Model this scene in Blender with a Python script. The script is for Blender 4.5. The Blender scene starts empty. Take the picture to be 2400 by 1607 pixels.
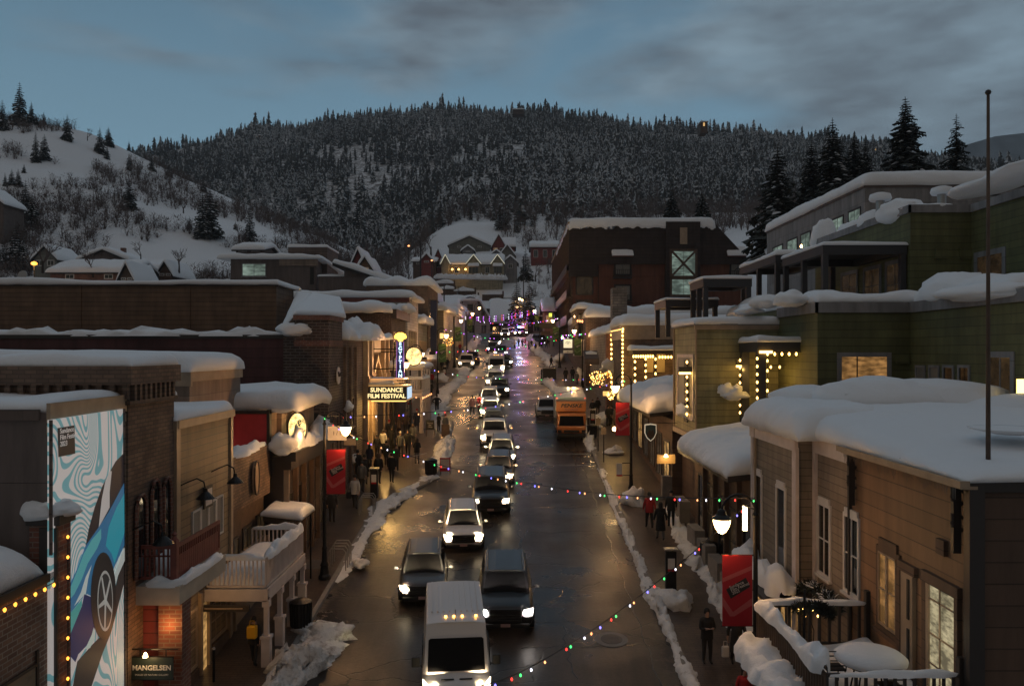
import bpy, bmesh, math, random
import numpy as np
from mathutils import Vector, noise, Matrix
random.seed(7)
sc = bpy.context.scene
col = sc.collection
F = 1867.0; CX = 1205.0; HY = 825.0; CZ = 12.3; SL = 0.102
def P(px, py, d):                       # point of the place seen at a direction, d metres up the street
    return Vector(((px - CX) / F * d, d, CZ - (py - HY) / F * d))
def XF(px, x): return x * F / (px - CX)  # distance at which the line x = const is met
def ZF(py, d): return CZ - (py - HY) / F * d
def YR(py): return F * CZ / (py - 635.0)     # distance of a road point
def gz(y): return SL * min(y, 155) + 0.03 * max(0, y - 155)
ORG = {}
# ------------------------------------------------------------------ objects
def tag(o, label=None, cat=None, group=None, kind=None):
    if label: o['label'] = label
    if cat: o['category'] = cat
    if group: o['group'] = group
    if kind: o['kind'] = kind
    return o
def thing(name, label, cat, loc=(0, 0, 0), group=None, rz=0, kind=None):
    o = bpy.data.objects.new(name, None); col.objects.link(o)
    o.location = loc; o.rotation_euler.z = rz; ORG[o.name] = Vector(loc)
    o.empty_display_size = .2
    return tag(o, label, cat, group, kind)
def dup(o, parent=None):
    c = o.copy(); col.objects.link(c); c.parent = parent
    ORG[c.name] = ORG.get(o.name, Vector())
    for ch in o.children: dup(ch, c)
    return c
class MB:
    def __init__(s): s.v = []; s.f = []; s.m = []
    def add(s, vs, fs, mi=0):
        b = len(s.v); s.v += [tuple(v) for v in vs]
        for f in fs: s.f.append(tuple(b + i for i in f)); s.m.append(mi)
        return s
    def box(s, x0, x1, y0, y1, z0, z1, mi=0):
        return s.add([(x0,y0,z0),(x1,y0,z0),(x1,y1,z0),(x0,y1,z0),(x0,y0,z1),(x1,y0,z1),(x1,y1,z1),(x0,y1,z1)],
              [(0,3,2,1),(4,5,6,7),(0,1,5,4),(1,2,6,5),(2,3,7,6),(3,0,4,7)], mi)
    def bar(s, a, b, w, h=None, mi=0):
        a = Vector(a); b = Vector(b); h = h or w; d = (b - a)
        if d.length < 1e-6: return s
        d.normalize(); up = Vector((0,0,1)) if abs(d.z) < .95 else Vector((0,1,0))
        sx = d.cross(up).normalized(); sy = sx.cross(d)
        vs = [p + sx*w/2*i + sy*h/2*j for p in (a, b) for i, j in ((-1,-1),(1,-1),(1,1),(-1,1))]
        return s.add(vs, [(0,1,2,3),(7,6,5,4),(0,4,5,1),(1,5,6,2),(2,6,7,3),(3,7,4,0)], mi)
    def tube(s, pts, r, n=8, mi=0, cap=True):
        pts = [Vector(p) for p in pts]; rs = r if isinstance(r, (list, tuple)) else [r]*len(pts)
        vs = []; fs = []; k = len(pts)
        for i, p in enumerate(pts):
            d = (pts[min(i+1,k-1)] - pts[max(i-1,0)]).normalized()
            up = Vector((0,0,1)) if abs(d.z) < .9 else Vector((0,1,0))
            sx = d.cross(up).normalized(); sy = sx.cross(d)
            for j in range(n):
                a = 2*math.pi*j/n; vs.append(p + (sx*math.cos(a) + sy*math.sin(a))*rs[i])
        for i in range(k-1):
            for j in range(n):
                fs.append((i*n+j, i*n+(j+1)%n, (i+1)*n+(j+1)%n, (i+1)*n+j))
        if cap: fs += [tuple(range(n))[::-1], tuple((k-1)*n+j for j in range(n))]
        return s.add(vs, fs, mi)
    def lathe(s, c, prof, n=14, mi=0):         # prof: (r, z)
        c = Vector(c); vs = []; fs = []; k = len(prof)
        for r, z in prof:
            for j in range(n):
                a = 2*math.pi*j/n; vs.append((c.x+r*math.cos(a), c.y+r*math.sin(a), c.z+z))
        for i in range(k-1):
            for j in range(n): fs.append((i*n+j, i*n+(j+1)%n, (i+1)*n+(j+1)%n, (i+1)*n+j))
        fs += [tuple(range(n))[::-1], tuple((k-1)*n+j for j in range(n))]
        return s.add(vs, fs, mi)
    def prism(s, poly, z0, z1, mi=0):           # poly ccw in xy
        n = len(poly); z0s = z0 if isinstance(z0,(list,tuple)) else [z0]*n; z1s = z1 if isinstance(z1,(list,tuple)) else [z1]*n
        vs = [(x,y,z0s[i]) for i,(x,y) in enumerate(poly)] + [(x,y,z1s[i]) for i,(x,y) in enumerate(poly)]
        fs = [tuple(range(n))[::-1], tuple(range(n,2*n))] + [(i,(i+1)%n,n+(i+1)%n,n+i) for i in range(n)]
        return s.add(vs, fs, mi)
    def ext(s, poly, vec, mi=0):               # planar 3d polygon extruded by vec
        n = len(poly); vec = Vector(vec); P_ = [Vector(p) for p in poly]
        vs = P_ + [p + vec for p in P_]
        return s.add(vs, [tuple(range(n))[::-1], tuple(range(n,2*n))] + [(i,(i+1)%n,n+(i+1)%n,n+i) for i in range(n)], mi)
    def build(s, name, mats, parent=None, smooth=False, bevel=0, seg=2, sub=0, fix=True):
        me = bpy.data.meshes.new(name)
        o_ = ORG.get(parent.name, Vector()) if parent else Vector()
        me.from_pydata([(v[0]-o_.x, v[1]-o_.y, v[2]-o_.z) for v in s.v], [], s.f)
        if not isinstance(mats, (list, tuple)): mats = [mats]
        for m in mats: me.materials.append(m)
        if len(mats) > 1: me.polygons.foreach_set('material_index', s.m)
        if fix and len(s.f) < 60000:
            bm = bmesh.new(); bm.from_mesh(me); bmesh.ops.recalc_face_normals(bm, faces=bm.faces); bm.to_mesh(me); bm.free()
        if smooth: me.polygons.foreach_set('use_smooth', [True]*len(me.polygons))
        o = bpy.data.objects.new(name, me); col.objects.link(o)
        if parent: o.parent = parent
        ORG[o.name] = o_.copy()
        if bevel:
            b = o.modifiers.new('b', 'BEVEL'); b.width = bevel; b.segments = seg; b.limit_method = 'ANGLE'
        if sub:
            b = o.modifiers.new('s', 'SUBSURF'); b.levels = sub; b.render_levels = sub
        return o
# ------------------------------------------------------------------ materials
def nmat(name):
    m = bpy.data.materials.new(name); m.use_nodes = True
    return m, m.node_tree.nodes, m.node_tree.links, m.node_tree.nodes['Principled BSDF']
def pbr(name, c, rough=.6, metal=0, emit=None, es=0, var=0.0, vs=3.0, bump=0, bs=20, spec=.5, coat=0):
    m, N, L, b = nmat(name)
    b.inputs['Base Color'].default_value = (*c, 1); b.inputs['Roughness'].default_value = rough
    b.inputs['Metallic'].default_value = metal; b.inputs['Specular IOR Level'].default_value = spec
    if coat: b.inputs['Coat Weight'].default_value = coat; b.inputs['Coat Roughness'].default_value = .08
    if emit: b.inputs['Emission Color'].default_value = (*emit, 1); b.inputs['Emission Strength'].default_value = es
    if var or bump:
        g = N.new('ShaderNodeNewGeometry')
    if var:
        n = N.new('ShaderNodeTexNoise'); n.inputs['Scale'].default_value = vs; n.inputs['Detail'].default_value = 6
        L.new(g.outputs['Position'], n.inputs['Vector'])
        mr = N.new('ShaderNodeMapRange'); mr.inputs['From Min'].default_value = .3; mr.inputs['From Max'].default_value = .7
        mr.inputs['To Min'].default_value = 1-var; mr.inputs['To Max'].default_value = 1+var
        L.new(n.outputs['Fac'], mr.inputs['Value'])
        x = N.new('ShaderNodeVectorMath'); x.operation = 'SCALE'; x.inputs[0].default_value = c
        L.new(mr.outputs['Result'], x.inputs['Scale']); L.new(x.outputs['Vector'], b.inputs['Base Color'])
    if bump:
        n2 = N.new('ShaderNodeTexNoise'); n2.inputs['Scale'].default_value = bs; n2.inputs['Detail'].default_value = 8
        L.new(g.outputs['Position'], n2.inputs['Vector'])
        bp = N.new('ShaderNodeBump'); bp.inputs['Strength'].default_value = bump; bp.inputs['Distance'].default_value = .1
        L.new(n2.outputs['Fac'], bp.inputs['Height']); L.new(bp.outputs['Normal'], b.inputs['Normal'])
    return m
def siding(name, c, pitch=.2, rough=.6, gap=.12):
    m, N, L, b = nmat(name); b.inputs['Roughness'].default_value = rough
    g = N.new('ShaderNodeNewGeometry'); sp = N.new('ShaderNodeSeparateXYZ'); L.new(g.outputs['Position'], sp.inputs[0])
    def M(op, a, b_=None):
        n = N.new('ShaderNodeMath'); n.operation = op
        for i, v in enumerate((a, b_)):
            if v is None: continue
            if isinstance(v, (int, float)): n.inputs[i].default_value = v
            else: L.new(v, n.inputs[i])
        return n.outputs[0]
    q = M('DIVIDE', sp.outputs['Z'], pitch); fr = M('FRACT', q); fl = M('FLOOR', q)
    xy = M('ADD', sp.outputs['X'], sp.outputs['Y'])
    cb = N.new('ShaderNodeCombineXYZ'); L.new(M('MULTIPLY', xy, .35), cb.inputs[0]); L.new(M('MULTIPLY', fl, 3.7), cb.inputs[1])
    n = N.new('ShaderNodeTexNoise'); n.inputs['Scale'].default_value = 1.3; n.inputs['Detail'].default_value = 5; L.new(cb.outputs[0], n.inputs['Vector'])
    mr = N.new('ShaderNodeMapRange'); mr.inputs['From Min'].default_value = .3; mr.inputs['From Max'].default_value = .7
    mr.inputs['To Min'].default_value = .75; mr.inputs['To Max'].default_value = 1.2; L.new(n.outputs['Fac'], mr.inputs['Value'])
    ln = M('GREATER_THAN', fr, gap); k = M('ADD', M('MULTIPLY', ln, .55), .45)
    mpw = N.new('ShaderNodeMapping'); mpw.inputs['Scale'].default_value = (1.6, 1.6, .22); L.new(g.outputs['Position'], mpw.inputs['Vector'])
    nw = N.new('ShaderNodeTexNoise'); nw.inputs['Scale'].default_value = 1.5; nw.inputs['Detail'].default_value = 8; nw.inputs['Roughness'].default_value = .65; L.new(mpw.outputs[0], nw.inputs['Vector'])
    mw = N.new('ShaderNodeMapRange'); mw.inputs['From Min'].default_value = .3; mw.inputs['From Max'].default_value = .68; mw.inputs['To Min'].default_value = .68; mw.inputs['To Max'].default_value = 1.18; L.new(nw.outputs['Fac'], mw.inputs['Value'])
    jt = M('MULTIPLY', M('ADD', xy, M('MULTIPLY', fl, 1.37)), .27); jl = M('ADD', M('MULTIPLY', M('GREATER_THAN', M('FRACT', jt), .008 if pitch < .31 else 0), .14), .86)
    t = M('MULTIPLY', M('MULTIPLY', M('MULTIPLY', k, mr.outputs['Result']), mw.outputs['Result']), jl)
    x = N.new('ShaderNodeVectorMath'); x.operation = 'SCALE'; x.inputs[0].default_value = c
    L.new(t, x.inputs['Scale']); L.new(x.outputs['Vector'], b.inputs['Base Color'])
    bp = N.new('ShaderNodeBump'); bp.inputs['Strength'].default_value = .6; bp.inputs['Distance'].default_value = .03
    L.new(M('SUBTRACT', 1, fr), bp.inputs['Height']); L.new(bp.outputs['Normal'], b.inputs['Normal'])
    return m
def brick(name, c1, c2, mortar, sc_=1.0, rough=.8, flat=False):
    m, N, L, b = nmat(name); b.inputs['Roughness'].default_value = rough
    g = N.new('ShaderNodeNewGeometry'); sp = N.new('ShaderNodeSeparateXYZ'); L.new(g.outputs['Position'], sp.inputs[0])
    a = N.new('ShaderNodeMath'); a.operation = 'ADD'; L.new(sp.outputs['X'], a.inputs[0])
    cb = N.new('ShaderNodeCombineXYZ')
    if flat:
        L.new(sp.outputs['X'], cb.inputs[0]); L.new(sp.outputs['Y'], cb.inputs[1])
    else:
        L.new(sp.outputs['Y'], a.inputs[1]); L.new(a.outputs[0], cb.inputs[0]); L.new(sp.outputs['Z'], cb.inputs[1])
    t = N.new('ShaderNodeTexBrick'); L.new(cb.outputs[0], t.inputs['Vector'])
    t.inputs['Color1'].default_value = (*c1,1); t.inputs['Color2'].default_value = (*c2,1); t.inputs['Mortar'].default_value = (*mortar,1)
    t.inputs['Scale'].default_value = 1.0; t.inputs['Brick Width'].default_value = .42*sc_; t.inputs['Row Height'].default_value = .15*sc_; t.inputs['Mortar Size'].default_value = .018*sc_
    n = N.new('ShaderNodeTexNoise'); n.inputs['Scale'].default_value = 1.2; n.inputs['Detail'].default_value = 6; L.new(g.outputs['Position'], n.inputs['Vector'])
    mr = N.new('ShaderNodeMapRange'); mr.inputs['From Min'].default_value=.3; mr.inputs['From Max'].default_value=.7; mr.inputs['To Min'].default_value = .65; mr.inputs['To Max'].default_value = 1.3; L.new(n.outputs['Fac'], mr.inputs['Value'])
    x = N.new('ShaderNodeVectorMath'); x.operation = 'SCALE'; L.new(t.outputs['Color'], x.inputs[0]); L.new(mr.outputs['Result'], x.inputs['Scale'])
    L.new(x.outputs['Vector'], b.inputs['Base Color'])
    bp = N.new('ShaderNodeBump'); bp.inputs['Strength'].default_value = .5; bp.inputs['Distance'].default_value = .02; bp.invert = True
    L.new(t.outputs['Fac'], bp.inputs['Height']); L.new(bp.outputs['Normal'], b.inputs['Normal'])
    return m
def glow(name, c, s, base=None):
    return pbr(name, base or (.1,.1,.1), .4, emit=c, es=s)
def litpane(name, c, s, sc_=2.0):           # a lit room behind glass: uneven, shelves and shapes
    m, N, L, b = nmat(name); b.inputs['Roughness'].default_value = .15; b.inputs['Base Color'].default_value = (.02,.02,.02,1)
    g = N.new('ShaderNodeNewGeometry')
    mq = N.new('ShaderNodeMapping'); mq.inputs['Scale'].default_value = (1,1,2.6); L.new(g.outputs['Position'], mq.inputs['Vector'])
    v = N.new('ShaderNodeTexNoise'); v.inputs['Scale'].default_value = sc_*1.7; v.inputs['Detail'].default_value = 2; L.new(mq.outputs[0], v.inputs['Vector'])
    n = N.new('ShaderNodeTexNoise'); n.inputs['Scale'].default_value = sc_*.6; n.inputs['Detail'].default_value = 1.5; L.new(g.outputs['Position'], n.inputs['Vector'])
    mx = N.new('ShaderNodeMath'); mx.operation = 'MULTIPLY'; L.new(v.outputs['Fac'], mx.inputs[0]); L.new(n.outputs['Fac'], mx.inputs[1])
    mr = N.new('ShaderNodeMapRange'); mr.inputs['From Min'].default_value = .15; mr.inputs['From Max'].default_value = .38; mr.inputs['To Min'].default_value = .30*s; mr.inputs['To Max'].default_value = 1.3*s
    L.new(mx.outputs[0], mr.inputs['Value']); L.new(mr.outputs['Result'], b.inputs['Emission Strength'])
    b.inputs['Emission Color'].default_value = (*c,1)
    return m
def snowmat(name, rough_bump=.25, dirt=0.0, dirtc=(.12,.10,.09), sc_=2.0):
    m, N, L, b = nmat(name); b.inputs['Roughness'].default_value = .7
    b.inputs['Base Color'].default_value = (.80,.81,.83,1); b.inputs['Specular IOR Level'].default_value = .3
    g = N.new('ShaderNodeNewGeometry')
    n2 = N.new('ShaderNodeTexNoise'); n2.inputs['Scale'].default_value = 2.5; n2.inputs['Detail'].default_value = 12; n2.inputs['Roughness'].default_value = .62; L.new(g.outputs['Position'], n2.inputs['Vector'])
    bp = N.new('ShaderNodeBump'); bp.inputs['Strength'].default_value = rough_bump; bp.inputs['Distance'].default_value = .25
    L.new(n2.outputs['Fac'], bp.inputs['Height']); L.new(bp.outputs['Normal'], b.inputs['Normal'])
    if dirt:
        n = N.new('ShaderNodeTexNoise'); n.inputs['Scale'].default_value = sc_; n.inputs['Detail'].default_value = 10; n.inputs['Roughness'].default_value = .75
        L.new(g.outputs['Position'], n.inputs['Vector'])
        r = N.new('ShaderNodeValToRGB'); r.color_ramp.elements[0].position = .22+dirt*.35; r.color_ramp.elements[1].position = .40+dirt*.45
        r.color_ramp.elements[0].color = (*dirtc,1); r.color_ramp.elements[1].color = (.72,.71,.70,1)
        L.new(n.outputs['Fac'], r.inputs['Fac']); L.new(r.outputs['Color'], b.inputs['Base Color'])
    return m
M = {}
M['snow'] = snowmat('snow'); M['snow_street'] = snowmat('street snow', .5, .12, (.22,.19,.16), 3.0)
M['snow_dirty'] = snowmat('dirty snow', .8, .24, (.20,.16,.13), 3.0)
M['brick_dark'] = brick('dark brown brick', (.085,.05,.04), (.05,.033,.028), (.16,.13,.11))
M['brick_red'] = brick('red brick', (.20,.075,.05), (.12,.05,.04), (.2,.15,.12), .7)
M['brick_tan'] = brick('tan brick', (.20,.13,.09), (.12,.08,.06), (.09,.065,.05), .7)
M['brick_worn'] = brick('worn brick', (.25,.14,.09), (.15,.08,.055), (.30,.25,.2), .7)
M['stone'] = brick('stone blocks', (.22,.19,.17), (.15,.13,.12), (.1,.09,.08), 1.6)
M['pavers'] = brick('sidewalk pavers', (.12,.085,.065), (.09,.065,.05), (.05,.04,.035), .9, .3, True)
M['maroon'] = siding('maroon cladding', (.085,.028,.026), .5, .7, .04)
M['tan_siding'] = siding('tan lap siding', (.17,.10,.058), .3)
M['tan_siding2'] = siding('olive tan siding', (.21,.15,.09), .22)
M['beige'] = siding('beige wall', (.27,.20,.155), .6, .8, .02)
M['brown_siding'] = siding('brown clapboard', (.21,.115,.06), .36, .6, .07)
M['tan_clap'] = siding('tan clapboard', (.25,.19,.14), .22, .6, .1)
M['taupe_clap'] = siding('taupe clapboard', (.19,.155,.12), .22, .6, .1)
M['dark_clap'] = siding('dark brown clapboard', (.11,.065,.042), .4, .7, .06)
M['green'] = siding('olive green siding', (.115,.115,.045), .33, .7, .07)
M['olive'] = siding('pale olive siding', (.27,.25,.13), .3, .6, .09)
M['grey_wall'] = siding('grey stucco', (.135,.105,.095), 1.6, .8, .01)
M['grey_pale'] = siding('pale grey panels', (.23,.22,.22), 1.5, .8, .012)
M['grey_siding'] = siding('grey siding', (.13,.095,.08), .3, .8)
M['hotel'] = siding('brown hotel stucco', (.14,.055,.034), 3.9, .85, .01)
M['hotel_top'] = siding('dark mansard', (.035,.024,.021), .5, .85, .1)
M['white_siding'] = siding('white lap siding', (.5,.47,.45), .25, .6, .1)
M['red_siding'] = siding('red siding', (.22,.045,.04), .3, .6, .1)
M['cream'] = siding('cream siding', (.33,.29,.20), .3, .6, .1)
M['sage'] = siding('sage siding', (.17,.165,.14), .3, .6, .1)
M['white_trim'] = pbr('white trim', (.62,.58,.55), .5, var=.1)
M['pinkwhite'] = pbr('white painted wood', (.60,.52,.49), .5, var=.1)
M['tan_trim'] = pbr('tan trim', (.34,.25,.17), .5, var=.15)
M['beige_trim'] = pbr('beige fascia', (.42,.38,.32), .6, var=.1)
M['dark_trim'] = pbr('dark trim', (.035,.027,.023), .5)
M['steel'] = pbr('dark steel', (.045,.045,.05), .45, .3)
M['black'] = pbr('black', (.012,.011,.011), .5)
M['iron'] = pbr('black iron', (.015,.014,.014), .4, .5)
M['red_rail'] = pbr('red painted wood', (.20,.055,.04), .5, var=.2)
M['metal'] = pbr('galvanised metal', (.35,.34,.33), .4, .7)
M['chrome'] = pbr('chrome', (.7,.7,.72), .15, 1)
M['glass'] = pbr('dark glass', (.012,.013,.015), .06, spec=.8)
M['glass_car'] = pbr('car glass', (.006,.006,.007), .09, spec=.12)
M['curtain'] = pbr('curtained window', (.20,.19,.17), .3)
M['rubber'] = pbr('rubber', (.015,.015,.015), .8)
M['warm_pane'] = litpane('warm lit pane', (1,.55,.18), .42)
M['amber_pane'] = litpane('amber lit pane', (1,.5,.16), .34, 1.7)
M['shelf_pane'] = litpane('pale lit pane', (1,.85,.5), .34, 4)
M['dim_pane'] = litpane('dim lit pane', (1,.6,.28), .025, 3)
M['cool_pane'] = litpane('cool lit pane', (.75,1,.85), .22, .6)
M['lamp'] = glow('lamp glass', (1,.62,.26), 14)
M['bulb_warm'] = glow('warm bulb', (1,.55,.14), 7)
M['bulb_orange'] = glow('orange bulb', (1,.36,.04), 3.5)
M['bulb_white'] = glow('white bulb', (.85,.85,1), 3.5)
M['bulb_red'] = glow('red bulb', (1,.04,.03), 3)
M['bulb_green'] = glow('green bulb', (.06,1,.2), 2.6)
M['bulb_blue'] = glow('blue bulb', (.18,.16,1), 4)
M['bulb_purple'] = glow('purple bulb', (.65,.15,1), 3.5)
M['bulb_peach'] = glow('peach bulb', (1,.38,.14), 3)
M['head'] = glow('headlamp', (1,.78,.48), 14)
M['head_cool'] = glow('cool headlamp', (1,.90,.84), 14)
M['amber'] = glow('amber lamp', (1,.42,.08), 10)
M['red_lamp'] = glow('red lamp', (1,.05,.03), 3)
M['dusting'] = pbr('snow dusted needles', (.47,.49,.51), .9, var=.4, vs=.15); M['far_needles'] = pbr('far needles', (.042,.043,.038), .9, var=.3, vs=.1)
M['needles'] = pbr('spruce needles', (.022,.026,.020), .9, var=.3, vs=.8)
M['bark'] = pbr('bark', (.045,.032,.025), .9)
M['twig'] = pbr('bare twigs', (.12,.09,.08), .95, var=.2, vs=.3)
M['brown_wood'] = pbr('weathered wood', (.10,.065,.045), .8, var=.25)
M['roofing'] = pbr('dark roofing', (.03,.027,.026), .8)
M['concrete'] = pbr('concrete', (.22,.20,.18), .8, var=.15)
# ------------------------------------------------------------------ camera, sky, lights
cam = bpy.data.cameras.new('camera'); co = bpy.data.objects.new('camera', cam); col.objects.link(co)
co.location = (0, 0, CZ); co.rotation_euler = (math.radians(90), 0, 0)
cam.sensor_width = 36; cam.lens = F / 2400 * 36; cam.clip_end = 8000; cam.clip_start = .2
cam.shift_x = -(CX - 1200) / 2400; cam.shift_y = (HY - 803.5) / 2400
sc.camera = co
sc.view_settings.view_transform = 'Standard'; sc.view_settings.look = 'None'; sc.view_settings.exposure = 0; sc.view_settings.gamma = 1
sc.cycles.use_denoising = True; sc.cycles.max_bounces = 6; sc.cycles.sample_clamp_indirect = 3
sc.cycles.sample_clamp_direct = 0; sc.cycles.caustics_reflective = False; sc.cycles.caustics_refractive = False
w = bpy.data.worlds.new('World'); sc.world = w; w.use_nodes = True
N = w.node_tree.nodes; L = w.node_tree.links; bg = N['Background']
sky = N.new('ShaderNodeTexSky'); sky.sky_type = 'NISHITA'; sky.sun_disc = False; sky.sun_elevation = math.radians(3); sky.sun_rotation = math.radians(200); sky.altitude = 2000
sky.air_density = 1.0; sky.dust_density = .5; sky.ozone_density = 3
tc = N.new('ShaderNodeTexCoord')
mp = N.new('ShaderNodeMapping'); mp.inputs['Scale'].default_value = (1.5, 1.5, 4.6); mp.inputs['Rotation'].default_value = (.0, .38, .0); mp.inputs['Location'].default_value = (.55, .2, .15)
L.new(tc.outputs['Generated'], mp.inputs['Vector'])
n1 = N.new('ShaderNodeTexNoise'); n1.inputs['Scale'].default_value = 1.9; n1.inputs['Detail'].default_value = 7; n1.inputs['Roughness'].default_value = .52; n1.inputs['Distortion'].default_value = .35
L.new(mp.outputs['Vector'], n1.inputs['Vector'])
sep = N.new('ShaderNodeSeparateXYZ'); L.new(tc.outputs['Generated'], sep.inputs[0])
bx_ = N.new('ShaderNodeMath'); bx_.operation = 'MULTIPLY_ADD'; bx_.inputs[1].default_value = .30; L.new(sep.outputs['X'], bx_.inputs[0]); L.new(n1.outputs['Fac'], bx_.inputs[2])
cr = N.new('ShaderNodeMapRange'); cr.interpolation_type = 'SMOOTHSTEP'; cr.inputs['From Min'].default_value = .36; cr.inputs['From Max'].default_value = .60
L.new(bx_.outputs[0], cr.inputs['Value'])
base = N.new('ShaderNodeMix'); base.data_type = 'RGBA'; base.inputs['Factor'].default_value = .75
skm = N.new('ShaderNodeVectorMath'); skm.operation = 'SCALE'; skm.inputs['Scale'].default_value = 1.0; L.new(sky.outputs['Color'], skm.inputs[0])
L.new(skm.outputs['Vector'], base.inputs['A'])
gr = N.new('ShaderNodeValToRGB'); gr.color_ramp.elements[0].position = .0; gr.color_ramp.elements[0].color = (2.6,3.9,4.7,1)
gr.color_ramp.elements[1].position = .75; gr.color_ramp.elements[1].color = (3.9,4.1,4.3,1)
e = gr.color_ramp.elements.new(.42); e.color = (1.35,2.5,3.45,1)
e = gr.color_ramp.elements.new(.18); e.color = (2.9,4.9,6.2,1)
L.new(sep.outputs['Z'], gr.inputs['Fac']); L.new(gr.outputs['Color'], base.inputs['B'])
cl = N.new('ShaderNodeMix'); cl.data_type = 'RGBA'; L.new(cr.outputs['Result'], cl.inputs['Factor']); L.new(base.outputs['Result'], cl.inputs['A'])
n3 = N.new('ShaderNodeTexNoise'); n3.inputs['Scale'].default_value = 4.5; n3.inputs['Detail'].default_value = 6; L.new(mp.outputs['Vector'], n3.inputs['Vector'])
cc = N.new('ShaderNodeValToRGB'); cc.color_ramp.elements[0].position = .35; cc.color_ramp.elements[0].color = (1.2,1.5,1.85,1); cc.color_ramp.elements[1].position = .68; cc.color_ramp.elements[1].color = (2.5,3.5,4.3,1)
L.new(n3.outputs['Fac'], cc.inputs['Fac']); L.new(cc.outputs['Color'], cl.inputs['B'])
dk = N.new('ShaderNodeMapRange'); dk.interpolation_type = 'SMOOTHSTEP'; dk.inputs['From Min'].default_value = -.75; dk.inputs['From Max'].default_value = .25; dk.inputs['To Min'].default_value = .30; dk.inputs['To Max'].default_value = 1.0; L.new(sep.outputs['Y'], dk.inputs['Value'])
wm = N.new('ShaderNodeMix'); wm.data_type = 'RGBA'; wm.inputs['A'].default_value = (.66,.42,.29,1); wm.inputs['B'].default_value = (1,1,1,1); dk2 = N.new('ShaderNodeMapRange'); dk2.interpolation_type = 'SMOOTHSTEP'; dk2.inputs['From Min'].default_value = -.75; dk2.inputs['From Max'].default_value = .3; L.new(sep.outputs['Y'], dk2.inputs['Value']); L.new(dk2.outputs['Result'], wm.inputs['Factor'])  # warm, dim tint added to the sky behind the camera, toning walls facing it
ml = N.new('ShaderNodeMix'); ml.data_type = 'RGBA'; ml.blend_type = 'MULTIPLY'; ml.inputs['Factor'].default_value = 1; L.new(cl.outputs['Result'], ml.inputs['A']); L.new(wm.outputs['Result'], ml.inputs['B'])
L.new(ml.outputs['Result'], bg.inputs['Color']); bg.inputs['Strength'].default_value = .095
def lamp(name, loc, power, color, radius=.15, kind='POINT', parent=None, rot=None, size=60, blend=.6):
    l = bpy.data.lights.new(name, kind); l.energy = power; l.color = color
    l.shadow_soft_size = radius
    if kind == 'SPOT': l.spot_size = math.radians(size); l.spot_blend = blend
    o = bpy.data.objects.new(name, l); col.objects.link(o)
    if parent: o.parent = parent; loc = Vector(loc) - ORG.get(parent.name, Vector())
    o.location = loc
    if rot: o.rotation_euler = rot
    return o
# a faint last glow of the sun below the cloud
l = bpy.data.lights.new('sun', 'SUN'); l.energy = .03; l.angle = math.radians(20); l.color = (.8,.85,1)
o = bpy.data.objects.new('sun', l); col.objects.link(o); o.rotation_euler = (math.radians(40), 0, math.radians(20))
# ------------------------------------------------------------------ snow, text
def nz(x, y, z=0): return noise.noise(Vector((x, y, z)))
def snow(quad, t, over=.12, seed=0, n=24, m=24, parent=None, name='roof_snow', amp=.25, p=.32, mat='snow', sag=0.0, tilt=None, fr=.5):
    a, b, c, d = [Vector(q) for q in quad]; t *= .82
    lu = ((b-a).length + (c-d).length)/2; lv = ((d-a).length + (c-b).length)/2
    n = max(6, min(90, int(lu/.3)+6)) if n is None else n; m = max(6, min(90, int(lv/.3)+6)) if m is None else m
    su = 1 + 2*over/lu; sv = 1 + 2*over/lv; vs = []; fs = []
    Lu, Lv = lu+2*over, lv+2*over; rr = max(.12, min(t*.85, .45*min(Lu, Lv)))
    def axis(Lx, k):
        e = [0, .03*rr, .12*rr, .3*rr, .6*rr]; k = max(4, k-8); st = [rr + (Lx-2*rr)*i/k for i in range(k+1)]
        return e + st + [Lx-q for q in e[::-1]]
    AU, AV = axis(Lu, n), axis(Lv, m); n, m = len(AU)-1, len(AV)-1
    def prof(e): x = min(1, e/rr); return max(0, 1-(1-x)**2.4)**.5
    for i, pu in enumerate(AU):
        for j, pv in enumerate(AV):
            U = .5 + (pu/Lu-.5)*su; V = .5 + (pv/Lv-.5)*sv
            q = (a*(1-U)+b*U)*(1-V) + (d*(1-U)+c*U)*V
            eu = min(pu, Lu-pu); ev = min(pv, Lv-pv); wob = 1 + .35*nz(q.x*.6+seed, q.y*.6, 5)
            fu, fv = prof(eu*wob), prof(ev*wob); h = fu*fv; ed = 1-h
            k = nz(q.x*fr+seed, q.y*fr, q.z*.3); k2 = nz(q.x*fr*3+seed, q.y*fr*3, q.z); k3 = nz(q.x*2.2+seed, q.y*2.2, q.z)
            zz = t*h*(1 + amp*k*2 + amp*.4*k2) + (.05*k3*t if h > .3 else 0)
            if tilt: zz *= tilt(U, V)
            q2 = q + Vector((0, 0, zz - ed*sag*(1+nz(q.x*1.3, q.y*1.3, seed)) - (.02 if h < .01 else 0)))
            if .02 < h < .97 and min(eu, ev) > 0:
                o_ = (((b-a) if pu > Lu/2 else (a-b)) if eu < ev else ((d-a) if pv > Lv/2 else (a-d))).normalized()
                q2 += o_ * t*(.10 + .16*nz(q.x*1.4+9, q.y*1.4, seed) + .08*nz(q.x*4, q.y*4, q2.z*5))*4*h*(1-h)
            vs.append(q2)
    for i in range(n):
        for j in range(m):
            k = i*(m+1)+j; fs.append((k, k+m+1, k+m+2, k+1))
    rim = [j for j in range(m+1)] + [i*(m+1)+m for i in range(1, n+1)] + [n*(m+1)+j for j in range(m-1,-1,-1)] + [i*(m+1) for i in range(n-1,0,-1)]
    fs.append(tuple(rim))
    mb = MB(); mb.add(vs, fs)
    return mb.build(name, M[mat], parent, smooth=True)
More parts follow.
